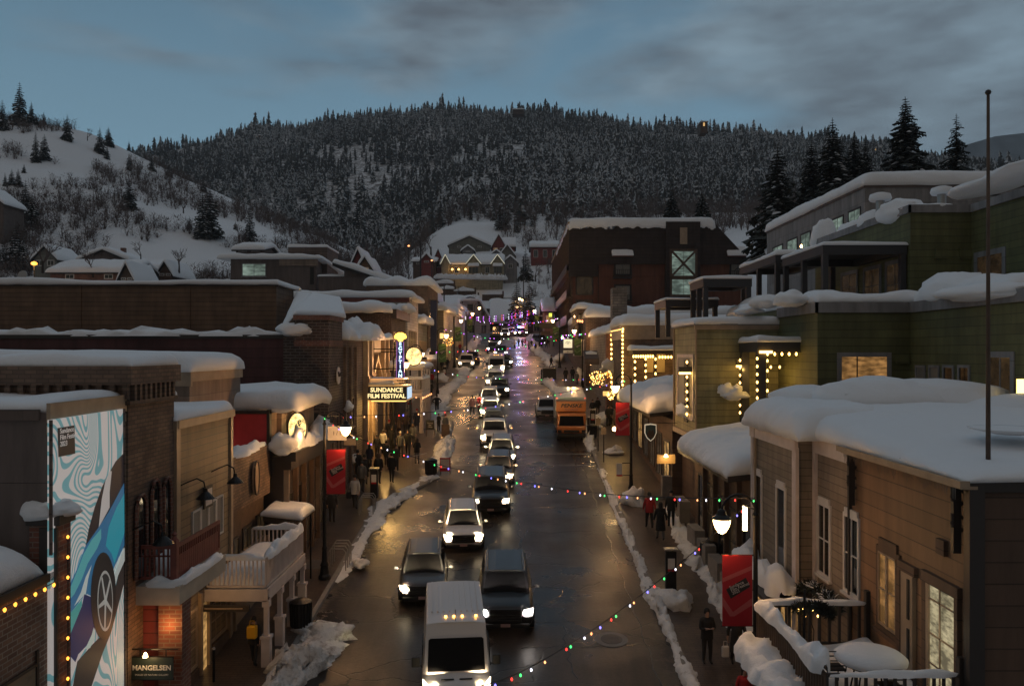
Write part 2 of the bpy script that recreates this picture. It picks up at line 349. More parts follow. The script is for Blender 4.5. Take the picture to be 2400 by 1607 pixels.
def roofsnow(x0, x1, y0, y1, z, t, parent, seed=0, over=.12, **k):
    nn = int(min(70, max(10, (x1-x0)/.35))); mm = int(min(70, max(10, (y1-y0)/.35)))
    return snow([(x0,y0,z),(x1,y0,z),(x1,y1,z),(x0,y1,z)], t, over, seed, nn, mm, parent, **k)
def blob(c, r, seed=0, parent=None, name='snow_lump', amp=.35, flat=.6, mat='snow', n=16, tagit=None):
    c = Vector(c); r = Vector(r) if not isinstance(r, (int, float)) else Vector((r,r,r)); vs = []; fs = []; m = n
    for i in range(n+1):
        th = math.pi*i/n
        for j in range(m):
            ph = 2*math.pi*j/m
            d = Vector((math.sin(th)*math.cos(ph), math.sin(th)*math.sin(ph), math.cos(th)))
            k = 1 + amp*nz(d.x*1.5+seed, d.y*1.5, d.z*1.5+seed*.7) + amp*.4*nz(d.x*4+seed, d.y*4, d.z*4)
            v = Vector((d.x*r.x, d.y*r.y, (d.z if d.z > 0 else d.z*flat)*r.z))*k
            vs.append(c+v)
    for i in range(n):
        for j in range(m): fs.append((i*m+j, i*m+(j+1)%m, (i+1)*m+(j+1)%m, (i+1)*m+j))
    o = MB().add(vs, fs).build(name, M[mat], parent, smooth=True)
    return o
def ridge(name, pts, w, h, seed=0, mat='snow_street', parent=None, step=.35, amp=.6, label=None, n=9):
    pts = [Vector(p) for p in pts]; out = []; rough_ = .55 if 'street' in mat or 'dirty' in mat else .22
    if parent is None and step > .15: step = min(step, .3); n = max(n, 11)
    for a, b in zip(pts, pts[1:]):
        k = max(1, int((b-a).length/step))
        out += [a + (b-a)*i/k for i in range(k)]
    out.append(pts[-1]); vs = []; fs = []; K = len(out)
    for i, p in enumerate(out):
        d = (out[min(i+1,K-1)] - out[max(i-1,0)]); d.z = 0; d.normalize(); s = Vector((d.y, -d.x, 0))
        tp = min(1, (i+.3)/3, (K-1-i+.3)/3)**.5
        ww = (w[0] + (w[1]-w[0])*i/K if isinstance(w, tuple) else w) * (1 + amp*nz(p.x*.45+seed, p.y*.45)) * tp
        hh = (h[0] + (h[1]-h[0])*i/K if isinstance(h, tuple) else h) * (1 + amp*1.3*nz(p.x*.7+seed+5, p.y*.7)) * tp
        for j in range(n):
            a = math.pi*j/(n-1); u = math.cos(a); z = math.sin(a)**.8
            q = p + s*u*ww/2
            k = nz(q.x*2.6+seed, q.y*2.6, z*2)*.7 + nz(q.x*7+seed, q.y*7, z*4)*rough_
            k3 = nz(q.x*5+seed, q.y*5+9, z)
            vs.append(q + Vector((0,0, max(0, hh*z*(1+k*1.2)) - (.03 if z < .05 else 0))) + s*(k*ww*.18+k3*ww*rough_*.4) + d*k3*.1)
    for i in range(K-1):
        for j in range(n-1): fs.append((i*n+j, i*n+j+1, (i+1)*n+j+1, (i+1)*n+j))
    o = MB().add(vs, fs).build(name, M[mat], parent, smooth=True)
    if not parent: tag(o, label, 'snow', None, 'stuff')
    return o
def text(s, size, mat, loc, rot, parent=None, name='lettering', align='CENTER', ext=.01, sx=1.0, shear=0, bold=0):
    cu = bpy.data.curves.new('t', 'FONT'); cu.body = s; cu.size = size; cu.extrude = ext; cu.align_x = align; cu.align_y = 'CENTER'; cu.shear = shear; cu.offset = bold; cu.resolution_u = 3
    cu.space_line = .9
    t = bpy.data.objects.new('t', cu); col.objects.link(t)
    dg = bpy.context.evaluated_depsgraph_get(); me = bpy.data.meshes.new_from_object(t.evaluated_get(dg))
    bpy.data.objects.remove(t); bpy.data.curves.remove(cu)
    me.materials.clear(); me.materials.append(mat)
    o = bpy.data.objects.new(name, me); col.objects.link(o); o.scale = (sx,1,1)
    o_ = ORG.get(parent.name, Vector()) if parent else Vector()
    if parent: o.parent = parent
    o.location = Vector(loc) - o_; o.rotation_euler = rot; ORG[o.name] = o_
    return o
RC = (math.pi/2, 0, 0)                # lettering that faces down the street, to the camera's side
RE = (math.pi/2, 0, math.pi/2)        # faces +x (on the left side of the street)
# ================================================================== terrain
def sst(a, b, x):
    t = min(1, max(0, (x-a)/(b-a))); return t*t*(3-2*t)
def lerp(xs, ys, x): return float(np.interp(x, xs, ys))
CP = [-400,0,300,450,600,720,880,1025,1230,1400,1540,1750,1950,2080,2200,2400,2900]
CY = [440,410,372,342,314,294,274,262,268,286,308,322,338,356,380,425,490]
CXs = [(p-CX)/F*850 for p in CP]; CZs = [CZ+(HY-y)/F*850 for y in CY]
LP = [-500,-100,0,110,200,300,380,450,600,750,870,960]; LY = [180,250,272,298,325,362,395,428,492,560,618,680]
LXs = [(p-CX)/F*330 for p in LP]; LZs = [CZ+(HY-y)/F*330 for y in LY]
def T(x, y):
    y0 = max(y, 0)
    A = lerp([0,155,185,240,270,300,330,400,520], [0,15.8,16.7,32,42,51.5,66,82,125], y0)
    B = lerp([0,155,185,240,330,400,520], [0,15.8,18,22,32,50,95], y0)
    s = sst(-20, -75, x); g = A*(1-s)+B*s
    if y > 520: c = lerp(CXs, CZs, x*850/max(y,600)) ; c0 = 125*(1-s)+95*s; g = c0 + (c-c0)*min(1,(y-520)/330.0)
    if y > 850: g = lerp(CXs, CZs, x) - (y-850)*.12
    if x < -8 and y > 105:
        R = lerp(LXs, LZs, x*330/max(y,250)); g0 = SL*105
        if y <= 330: h = g0 + (R-g0)*((y-105)/225.0)**1.15
        else: h = R - (y-330)*.5
        h = g0 + (h-g0)*sst(-8, -50, x) if y < 250 else g0 + (h-g0)*sst(-4,-24,x)
        g = max(g, h)
    if x > 22 and y > 45: g += min(24, (x-22)*.42)*sst(45, 100, y)*(1-sst(150,400,y))
    far = 0 if abs(x) < 16 and y < 165 else 1
    n = nz(x*.02, y*.02)*3.2 + nz(x*.06, y*.06, 3)*1.0
    return g - .06 + (n*sst(150, 260, y) if x > -20 else n*sst(110,170,y))*far
xs = np.unique(np.concatenate([np.linspace(-1340,-300,30), np.linspace(-300,-60,90), np.linspace(-60,60,60), np.linspace(60,400,80), np.linspace(400,1340,34)]))
ys = np.unique(np.concatenate([np.linspace(-60,100,12), np.linspace(100,400,120), np.linspace(400,900,70), np.linspace(900,1500,14)]))
vs = [(float(x), float(y), T(float(x), float(y))) for x in xs for y in ys]; ny = len(ys)
fs = [(i*ny+j, (i+1)*ny+j, (i+1)*ny+j+1, i*ny+j+1) for i in range(len(xs)-1) for j in range(ny-1)]
M['ground'] = snowmat('hill snow', .5)
_N = M['ground'].node_tree.nodes; _L = M['ground'].node_tree.links; _g = _N.new('ShaderNodeNewGeometry'); _s = _N.new('ShaderNodeSeparateXYZ'); _L.new(_g.outputs['Position'], _s.inputs[0])
_r = _N.new('ShaderNodeMapRange'); _r.inputs['From Min'].default_value = 336; _r.inputs['From Max'].default_value = 365; _L.new(_s.outputs['Y'], _r.inputs['Value'])
_n = _N.new('ShaderNodeTexNoise'); _n.inputs['Scale'].default_value = .25; _n.inputs['Detail'].default_value = 10; _n.inputs['Roughness'].default_value = .8; _L.new(_g.outputs['Position'], _n.inputs['Vector'])
_c = _N.new('ShaderNodeMapRange'); _c.inputs['From Min'].default_value = .56; _c.inputs['From Max'].default_value = .44; _L.new(_n.outputs['Fac'], _c.inputs['Value'])
_m = _N.new('ShaderNodeMath'); _m.operation = 'MULTIPLY'; _L.new(_r.outputs['Result'], _m.inputs[0]); _L.new(_c.outputs['Result'], _m.inputs[1])
_x = _N.new('ShaderNodeMixRGB'); _x.inputs['Color1'].default_value = (.78,.79,.81,1); _x.inputs['Color2'].default_value = (.10,.085,.075,1); _L.new(_m.outputs[0], _x.inputs['Fac']); _L.new(_x.outputs['Color'], _N['Principled BSDF'].inputs['Base Color'])
o = MB().add(vs, fs).build('ground', M['ground'], smooth=True); tag(o, 'snow covered ground rising into the hills', None, None, 'structure')
# a far pale ridge beyond
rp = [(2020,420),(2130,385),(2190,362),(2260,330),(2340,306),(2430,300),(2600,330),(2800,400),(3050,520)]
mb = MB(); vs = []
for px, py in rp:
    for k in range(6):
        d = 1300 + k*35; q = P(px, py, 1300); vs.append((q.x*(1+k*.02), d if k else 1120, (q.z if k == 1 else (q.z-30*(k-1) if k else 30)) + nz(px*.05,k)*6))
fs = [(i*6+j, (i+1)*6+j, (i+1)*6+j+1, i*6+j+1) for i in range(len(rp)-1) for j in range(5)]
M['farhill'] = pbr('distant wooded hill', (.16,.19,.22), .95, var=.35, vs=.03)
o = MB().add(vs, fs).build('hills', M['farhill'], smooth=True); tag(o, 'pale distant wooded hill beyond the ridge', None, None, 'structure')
def hit(px, py, d0=100, d1=1300):
    d = d0
    while d < d1:
        q = P(px, py, d)
        if T(q.x, q.y) >= q.z: return q
        d += 2.0
    return P(px, py, d0+150)
# ================================================================== road and pavements
def cracked(name):
    m, N, L, b = nmat(name)
    g = N.new('ShaderNodeNewGeometry'); pos = g.outputs['Position']
    def NZ(scale, det=6, vec=None, rough=.5, dist=0):
        n = N.new('ShaderNodeTexNoise'); n.inputs['Scale'].default_value = scale; n.inputs['Detail'].default_value = det; n.inputs['Roughness'].default_value = rough; n.inputs['Distortion'].default_value = dist
        L.new(vec or pos, n.inputs['Vector']); return n.outputs['Fac']
    def MR(v, a, b_, c, d):
        r = N.new('ShaderNodeMapRange'); r.inputs['From Min'].default_value = a; r.inputs['From Max'].default_value = b_; r.inputs['To Min'].default_value = c; r.inputs['To Max'].default_value = d
        L.new(v, r.inputs['Value']); return r.outputs['Result']
    mp_ = N.new('ShaderNodeMapping'); mp_.inputs['Scale'].default_value = (1.6, .22, 1); L.new(pos, mp_.inputs['Vector'])
    streak = NZ(1.2, 6, mp_.outputs['Vector'], .6)
    big = NZ(.35, 5); fine = NZ(9, 8, None, .7)
    # cracks
    wv = N.new('ShaderNodeTexNoise'); wv.inputs['Scale'].default_value = .9; wv.inputs['Detail'].default_value = 5; L.new(pos, wv.inputs['Vector'])
    ad = N.new('ShaderNodeMixRGB'); ad.blend_type = 'ADD'; ad.inputs['Fac'].default_value = .9; L.new(pos, ad.inputs['Color1']); L.new(wv.outputs['Color'], ad.inputs['Color2'])
    mp2 = N.new('ShaderNodeMapping'); mp2.inputs['Scale'].default_value = (.22, .42, .3); L.new(ad.outputs['Color'], mp2.inputs['Vector'])
    vo = N.new('ShaderNodeTexVoronoi'); vo.feature = 'DISTANCE_TO_EDGE'; vo.inputs['Scale'].default_value = 1.0; L.new(mp2.outputs['Vector'], vo.inputs['Vector'])
    ck = MR(vo.outputs['Distance'], .004, .011, 0, 1)
    gate = MR(NZ(.28, 3), .42, .50, 1, 0)
    mxm = N.new('ShaderNodeMath'); mxm.operation = 'MAXIMUM'; L.new(ck, mxm.inputs[0]); L.new(gate, mxm.inputs[1])
    cr = N.new('ShaderNodeValToRGB'); cr.color_ramp.elements[0].position = .30; cr.color_ramp.elements[0].color = (.016,.0115,.0085,1); cr.color_ramp.elements[1].position = .74; cr.color_ramp.elements[1].color = (.058,.041,.030,1)
    L.new(streak, cr.inputs['Fac'])
    mul = N.new('ShaderNodeMixRGB'); mul.blend_type = 'MULTIPLY'; mul.inputs['Fac'].default_value = 1; L.new(cr.outputs['Color'], mul.inputs['Color1'])
    L.new(MR(fine, .3, .7, .6, 1.35), mul.inputs['Color2'])
    mul2 = N.new('ShaderNodeMixRGB'); mul2.blend_type = 'MULTIPLY'; mul2.inputs['Fac'].default_value = .85; L.new(mul.outputs['Color'], mul2.inputs['Color1']); L.new(mxm.outputs[0], mul2.inputs['Color2'])
    # slush film near the kerbs
    sp = N.new('ShaderNodeSeparateXYZ'); L.new(pos, sp.inputs[0])
    ed = N.new('ShaderNodeMath'); ed.operation = 'ADD'; ed.inputs[1].default_value = .9; L.new(sp.outputs['X'], ed.inputs[0])
    ab = N.new('ShaderNodeMath'); ab.operation = 'ABSOLUTE'; L.new(ed.outputs[0], ab.inputs[0])
    s1 = MR(ab.outputs[0], 4.0, 6.6, 0, .42)
    sn = N.new('ShaderNodeMath'); sn.operation = 'ADD'; L.new(s1, sn.inputs[0]); L.new(NZ(2.6, 9, None, .72, .4), sn.inputs[1])
    sf = MR(sn.outputs[0], .80, 1.02, 0, .75)
    mx = N.new('ShaderNodeMixRGB'); L.new(sf, mx.inputs['Fac']); L.new(mul2.outputs['Color'], mx.inputs['Color1']); mx.inputs['Color2'].default_value = (.19,.145,.11,1)
    L.new(mx.outputs['Color'], b.inputs['Base Color'])
    b.inputs['Specular IOR Level'].default_value = .34
    ro = MR(big, .35, .65, .22, .48); 
    rr = N.new('ShaderNodeMath'); rr.operation = 'MULTIPLY_ADD'; L.new(sf, rr.inputs[0]); rr.inputs[1].default_value = .35; L.new(ro, rr.inputs[2]); L.new(rr.outputs[0], b.inputs['Roughness'])
    hh = N.new('ShaderNodeMath'); hh.operation = 'MULTIPLY_ADD'; L.new(fine, hh.inputs[0]); hh.inputs[1].default_value = .6; L.new(mxm.outputs[0], hh.inputs[2])
    h2 = N.new('ShaderNodeMath'); h2.operation = 'MULTIPLY_ADD'; L.new(sf, h2.inputs[0]); h2.inputs[1].default_value = 1.5; L.new(hh.outputs[0], h2.inputs[2])
    bp = N.new('ShaderNodeBump'); bp.inputs['Strength'].default_value = .55; bp.inputs['Distance'].default_value = .02; L.new(h2.outputs[0], bp.inputs['Height']); L.new(bp.outputs['Normal'], b.inputs['Normal'])
    return m
M['road'] = cracked('wet cracked asphalt')
def strip(name, left, right, lift, mat, label, ys_, side=False):
    mb = MB(); vs = []; fs = []
    for y in ys_:
        a = left(y) if callable(left) else left; b_ = right(y) if callable(right) else right
        vs += [(a, y, gz(y)+lift), (b_, y, gz(y)+lift)]
    n = len(ys_)
    fs = [(2*i, 2*i+1, 2*i+3, 2*i+2) for i in range(n-1)]
    if side:
        b0 = len(vs); vs += [(v[0], v[1], v[2]-.2) for v in vs[:b0]]
        fs += [(2*i, 2*i+2, b0+2*i+2, b0+2*i) for i in range(n-1)] + [(2*i+1, b0+2*i+1, b0+2*i+3, 2*i+3) for i in range(n-1)] + [(0,1,b0+1,b0),(2*n-2,2*n-1,b0+2*n-1,b0+2*n-2)]
    o = mb.add(vs, fs).build(name, mat); tag(o, label, None, None, 'structure'); return o
YS = [float(v) for v in np.concatenate([np.arange(-20,160,2.0), np.arange(160,190,4.0)])]
def kl(y): return lerp([0,41,46,50,64,70,84,88,96,100,200], [-7.25,-7.25,-5.1,-4.7,-5.0,-7.2,-7.2,-5.7,-5.7,-7.2,-7.2], y)
def kr(y): return lerp([0,78,86,92,100,106,118,128,200], [5.4,5.4,3.9,3.6,5.0,5.4,5.2,4.2,4.0], y)
strip('road', -7.8, 6.0, .0, M['road'], 'dark wet cracked asphalt street running uphill', YS)
strip('sidewalk', -16, kl, .14, M['pavers'], 'brick paved sidewalk in front of the theatre side', YS, True)
strip('sidewalk', kr, 16, .14, M['pavers'], 'brick paved sidewalk under the green building side', YS, True)
strip('curb', lambda y: kl(y)+.004, lambda y: kl(y)+.18, .13, M['concrete'], 'concrete curb along the theatre side of the street', YS, True)
strip('curb', lambda y: kr(y)-.18, lambda y: kr(y)-.004, .13, M['concrete'], 'concrete curb along the rental truck side', YS, True)
# worn crosswalk lines and tar seams
M['paint'] = pbr('worn road paint', (.15,.14,.125), .5, var=.5, vs=6)
mb = MB()
for y in (50.3, 53.4): mb.add([(-4.4,y,gz(y)+.006),(5.2,y,gz(y)+.006),(5.2,y+.28,gz(y+.28)+.006),(-4.4,y+.28,gz(y+.28)+.006)], [(0,1,2,3)])
o = mb.build('crosswalk', M['paint']); tag(o, 'faint worn crosswalk lines across the wet street', None, None, 'structure')
M['tar'] = pbr('tar seam', (.012,.012,.012), .25)
mb = MB()
def seam(pts, w):
    vs = []; n = len(pts)
    for i, (x, y) in enumerate(pts):
        a = pts[max(i-1,0)]; b_ = pts[min(i+1,n-1)]; dx = b_[0]-a[0]; dy = b_[1]-a[1]; l = math.hypot(dx,dy); ww = w*(.6+.8*abs(nz(x*2,y*2)))
        vs += [(x-dy/l*ww, y+dx/l*ww, gz(y)+.008), (x+dy/l*ww, y-dx/l*ww, gz(y)+.008)]
    mb.add(vs, [(2*i,2*i+1,2*i+3,2*i+2) for i in range(n-1)])
rs = random.Random(3)
for k in range(26):
    y = 23 + k*2.3 + rs.random(); x = rs.uniform(-6,2); pts = [(x,y)]
    for i in range(rs.randint(8,24)): x += rs.uniform(.15,.45); y += rs.uniform(-.16,.16); pts.append((x,y))
    pts = [p for p in pts if p[0] < 5.1]
    if len(pts) > 2: seam(pts, .022)
for k in range(9):
    y = 24 + k*4; x = rs.uniform(-3,4.6); pts = [(x,y)]
    for i in range(rs.randint(8,20)): y += rs.uniform(.2,.5); x += rs.uniform(-.16,.16); pts.append((x,y))
    seam(pts, .02)
seam([(4.35+.06*math.sin(y*3), y) for y in np.arange(18,60,.6)], .02)
o = mb.build('road_crack', M['tar'], fix=False); tag(o, 'tar sealed cracks wandering over the asphalt', None, None, 'stuff')
t = thing('manhole_cover', 'round manhole cover in the empty lane near the snowy curb', 'manhole', (3.25,26.6,gz(26.6)))
MB().lathe((3.25,26.6,gz(26.6)+.004), [(.55,.0),(.55,.012),(.42,.014)], 28).build('collar', M['concrete'], t).rotation_euler.x = math.atan(SL)
mb = MB().lathe((3.25,26.6,gz(26.6)+.018), [(.36,.0),(.36,.01),(.3,.012)], 24)
for a in range(-2,3): mb.box(3.25-.25, 3.25+.25, 26.6+a*.11-.02, 26.6+a*.11+.02, gz(26.6)+.028, gz(26.6)+.036)
mb.build('lid', M['steel'], t).rotation_euler.x = math.atan(SL)
# ------------------------------------------------------------------ ploughed snow
S = lambda x, y: (x, y, gz(y)+.01)
ridge('snow_bank', [S(-7.2,20), S(-6.9,23), S(-6.6,25), S(-6.3,27.3)], (1.0,1.9), (.35,.5), 1, 'snow_dirty', label='big dirty pile of ploughed snow beside the white porch posts', amp=.9, n=17, step=.14)
ridge('snow_bank', [S(-7.05,31.4), S(-7.0,36), S(-6.95,41), S(-5.7,45), S(-4.9,48)], (.55,1.35), (.09,.20), 2, amp=1.1, step=.2, label='thin snow bank along the curb by the first lamp post')
ridge('snow_bank', [S(-4.9,49.5), S(-4.75,53), S(-4.9,57.5)], (1.2,.9), (.65,.5), 3, 'snow_dirty', label='tall snow heap behind the pink notice board')
ridge('snow_bank', [S(-5.2,60), S(-6.6,66), S(-7.0,80), S(-6.2,87), S(-6.0,96), S(-7,104), S(-7,125), S(-6.6,146)], (1.3,1.5), (.35,.45), 4, label='snow bank along the curb past the theatre', step=.6)
ridge('snow_bank', [S(5.2,13), S(5.22,20), S(5.26,26), S(5.24,34), S(5.3,44), S(5.4,50)], (.46,.40), (.21,.20), 5, label='long narrow snow ridge on the curb by the empty lane', n=9, step=.18, amp=1.0)
ridge('snow_bank', [S(5.3,54), S(5.4,60), S(5.5,68)], (.7,.6), (.35,.3), 6, label='snow ridge on the curb ahead of the yellow truck')
ridge('snow_bank', [S(6.0,74), S(4.4,80), S(3.7,88), S(4.1,96)], (1.0,1.2), (.28,.35), 7, label='snow heaped round the curb bulb behind the truck')
ridge('snow_bank', [S(4.9,102), S(4.6,112), S(3.4,122), S(3.2,134), S(3.2,148)], (1.4,1.6), (.35,.5), 8, label='snow bank below the hotel balconies', step=.6)
ridge('snow_bank', [S(7.9,24), S(7.75,30), S(7.7,36), S(7.9,41)], (.9,.8), (.42,.36), 9, label='snow pushed against the shop walls', step=.25)
for i, (x, y, r) in enumerate([(6.35,41.8,(.65,.75,.75)), (5.95,29.2,(.62,.75,.55)), (6.7,53.2,(.6,.6,.4)), (5.9,62,(.9,.9,.7)), (-6.4,33.0,(.3,.4,.25)), (6.9,63.5,(.7,.9,.8)), (-8.2,88,(.9,1.2,.8)), (7.5,88,(.8,1.2,1.1)),(5.9,107,(.9,1.4,1.0))]):
    o = blob((x, y, gz(y)+.15), r, i*3.1, None, 'snow_pile', .6, .5, 'snow_street'); tag(o, None, None, None, 'stuff')
    o['label'] = ['shovelled snow round the lamp post foot','shovelled snow round the parking pay station foot','small snow pile by the sign pole','snow pile beside the rental truck','small snow lump by the lamp post','snow pile on the far pavement','snow pile by the green banner','snow pile by the hanging shop sign','snow pile below the hotel'][i]
# ================================================================== conifers
def conifer_mesh(name, seed, width=.22, nwh=26, nb=8, snowp=.45, z0=.05, dens=1.0):
    r = random.Random(seed); vs = []; fs = []; ms = []
    def tri(a, b, c, mi):
        k = len(vs); vs.extend([a, b, c]); fs.append((k,k+1,k+2)); ms.append(mi)
    def quad(a, b, c, d, mi):
        k = len(vs); vs.extend([a, b, c, d]); fs.append((k,k+1,k+2,k+3)); ms.append(mi)
    for w_ in range(nwh):
        t = w_/(nwh-1); z = z0 + (1-z0-.02)*t; R = width*((1-t)**.8*.97+.03)*r.uniform(.82,1.12)
        n = max(4, int(nb*(1-.4*t)))
        for k in range(n):
            a = 2*math.pi*(k+r.random()*.7)/n + w_*.8; ln = R*r.uniform(.6,1.2)
            if r.random() > dens: continue
            dr = -.28 - .25*(1-t); u = Vector((math.cos(a), math.sin(a), 0)); s = Vector((-u.y, u.x, 0))
            def at(q): return Vector((0,0,z)) + u*ln*q + Vector((0,0, ln*(.18*q + dr*q*q)))
            pts = [at(q) for q in (0,.35,.7,1.0)]
            wd = [.10,.34,.24,.02]
            for i in range(3):
                for sd in (-1, 1):
                    p0 = pts[i]; p1 = pts[i+1]; dz = Vector((0,0,-ln*.10))
                    tip = (p0+p1)/2 + s*sd*ln*wd[i+1 if i < 2 else 2]*r.uniform(.8,1.3) + u*ln*.16 + dz*r.uniform(.3,2.2)
                    tri(p0, p1+u*ln*.03, tip, 0)
                    tip2 = p0 + s*sd*ln*wd[max(i,1)]*r.uniform(.5,1.1) + dz*r.uniform(1,2.6)
                    tri(p0, (p0+p1)/2, tip2, 0)
                tri(pts[i], pts[i+1], (pts[i]+pts[i+1])/2 + Vector((0,0,-ln*r.uniform(.15,.3))), 0)
            if r.random() < snowp:
                q0 = r.uniform(.15,.5); q1 = min(1, q0 + r.uniform(.3,.6)); up = Vector((0,0,ln*.07)); ww = ln*r.uniform(.10,.24)
                a0 = at(q0)+up; a1 = at(q1)+up*.6; mm = at((q0+q1)/2)+up*1.6
                dn = Vector((0,0,-ln*.1))
                quad(a0, mm-s*ww+dn, a1+u*ln*.03+dn*.4, mm, 1); quad(a0, mm, a1+u*ln*.03+dn*.4, mm+s*ww+dn, 1)
    # trunk
    n = 6; k = len(vs)
    for i, (zz, rr) in enumerate(((0,.014),(.5,.008),(.98,.002))):
        for j in range(n): vs.append(Vector((rr*math.cos(2*math.pi*j/n), rr*math.sin(2*math.pi*j/n), zz)))
    nt = len(fs)
    tr = [(k+i*n+j, k+i*n+(j+1)%n, k+(i+1)*n+(j+1)%n, k+(i+1)*n+j) for i in range(2) for j in range(n)]
    me = bpy.data.meshes.new(name); me.from_pydata(vs[:k], [], fs); me.materials.append(M['needles']); me.materials.append(M['snow']); me.polygons.foreach_set('material_index', ms)
    tm = bpy.data.meshes.new('trunk'); tm.from_pydata(vs[k:], [], [tuple(i-k for i in f) for f in tr]); tm.materials.append(M['bark'])
    return me, tm
CON = [conifer_mesh('crown', 11, .23, 22, 10, .55), conifer_mesh('crown', 12, .19, 24, 9, .6), conifer_mesh('crown', 13, .26, 20, 11, .5)]
BIG = [conifer_mesh('crown', 21, .25, 38, 11, .30, .04), conifer_mesh('crown', 22, .21, 40, 10, .38, .03), conifer_mesh('crown', 23, .17, 34, 7, .12, .25, .8), conifer_mesh('crown', 24, .27, 36, 11, .55, .03)]
def tree(pos, h, var, label, group, name='conifer_tree', wide=1.0, rz=None):
    t = thing(name, label, 'tree', pos, group)
    for me, nm in ((var[0], 'crown'), (var[1], 'trunk')):
        o = bpy.data.objects.new(nm, me); col.objects.link(o); o.parent = t
    t.scale = (h*wide, h*wide, h); t.rotation_euler.z = rz if rz is not None else random.uniform(0, 6.28)
    return t
HC = [(135,335,265),(215,310,130),(248,318,60),(300,330,85),(405,350,40),(462,440,165),(15,370,190),(245,590,200),(305,570,160),(685,530,165),(735,570,90),(745,475,120),(885,500,60),(885,650,120),(1040,650,110),(1160,690,100),(1060,540,110),(1110,540,110),(1150,590,130),(1185,590,120),(885,920,210),(165,660,60),(35,750,90),(80,750,110),(125,750,110),(175,1000,260),(220,1040,220),(1505,700,150),(1495,770,70),(1600,750,130),(1395,790,90),(1390,1110,300),(1440,1100,310),(1300,1050,90),(1715,1140,240),(1815,920,100),(1615,1050,60),(20,1330,210),(110,1330,290),(160,1340,240),
      (2350,1120,240),(2450,1100,230),(2530,1120,110),(2600,1200,190),(2650,1290,160),(2525,1230,90),(3430,1050,170),(3470,1040,130),(3550,1070,110),(3090,1000,90),(3035,990,90),(2800,1010,90),(3230,985,80),(2960,1000,80)]
BYH = ['just above the hillside house','on the bare snow slope','beside the brown scrub','in a snowy gap in the scrub','standing against the scrub','on the open snow','near the foot of the hill','above the snowy rooftops','on the shoulder of the hill','along the ridge line']
used = {}
for i, (zx, zy, zh) in enumerate(HC):
    px = zx/2.928; py = 180+zy/2.928; hp = zh/2.928
    q = hit(px, py, 105 if px < 900 else 200)
    h = hp/F*q.y*1.18
    sz = 'tall' if zh > 180 else 'mid sized' if zh > 105 else 'small'
    sk = 'against the sky' if zy < 480 else 'on the snow slope' if zy < 800 else 'low on the hill' if zy < 1150 else 'above the rooftops'
    reg = 'at the far edge of the frame' if px < 60 else 'on the steep hill' if px < 330 else 'where the hill thins out' if px < 640 else 'above the grey rooftop' if px < 960 else 'by the open snow field'
    lb = f'{sz} conifer {sk} {reg}'
    used[lb] = used.get(lb, 0)+1
    if used[lb] > 1: lb = ['','','second ','third ','fourth ','fifth ','sixth ','seventh '][min(7,used[lb])] + lb 
    tree((q.x, q.y, q.z-.3), max(3, h), CON[i%3], lb, 'conifers on the snowy hill', wide=.85+.35*random.random())
# big spruces on the uphill side
SPR = [(410,790,175,0,170,'small snow laden spruce above the brown hotel roof'),(575,800,180,3,150,'bushy snow laden spruce above the hotel roof end'),
       (990,1000,640,3,98,'huge snow laden spruce between hotel and grey building'),(1175,790,450,1,108,'slim spruce just behind the huge snowy one'),
       (1290,760,545,1,104,'pointed spruce topping the sloping snow roof'),(1410,700,385,0,112,'shorter spruce in the row, pale houses behind'),(1470,690,350,1,116,'shortest spruce of the row beside the largest dark one'),
       (1690,640,540,0,100,'largest dark spruce standing against the cloudy sky'),(1970,640,445,2,112,'sparse topped spruce alone near the flagpole')]
for zx, zy, zh, v, d, lb in SPR:
    px = 1400+zx/2.342; py = 180+zy/2.342; q = P(px, py, d); top = P(px, py-zh/2.342, d)
    tree((q.x, q.y, q.z), top.z-q.z, BIG[v], lb, 'big spruces behind the grey building', 'spruce_tree', 1.22 if v != 3 else 1.12)
for px, yb, ht, d, lb in [(1211,745,100,168,'dark fir in front of the white gabled house'),(1240,742,95,172,'snow dusted fir beside the street end lamps'),(1074,712,48,200,'little fir on the terraced garden'),(1232,652,78,225,'snow dusted spruce beside the cream house')]:
    q = P(px, yb, d); tree((q.x,q.y,q.z-.5), ht/F*d, CON[0], lb, 'firs at the top of the street', 'fir_tree', 1.1)
# ------------------------------------------------------------------ the far wood: one mass
rs = np.random.RandomState(5)
def small_tree(seed, tiers=9, n=7, snowp=.3):
    r = random.Random(seed); vs = []; fs = []; ms = []
    for t in range(tiers):
        z1 = 1-.86*(t/tiers)**1.05; z0_ = 1-.86*((t+1.55)/tiers)**1.05; R = .04+.155*((t+1)/tiers)*r.uniform(.8,1.2); z0_ = max(.04,z0_)
        k = len(vs); vs.append((r.uniform(-.02,.02), r.uniform(-.02,.02), z1)); ring = []
        for j in range(n):
            a = 2*math.pi*(j+.5*(t%2))/n + r.uniform(-.2,.2); rr = R*(1.15 if j % 2 else .62)*r.uniform(.75,1.25); vs.append((rr*math.cos(a), rr*math.sin(a), z0_ + r.uniform(-.03,.03)))
        for j in range(n): fs.append((k, k+1+j, k+1+(j+1)%n)); ms.append(1 if r.random() < snowp else 0)
    return np.array(vs), np.array(fs), np.array(ms)
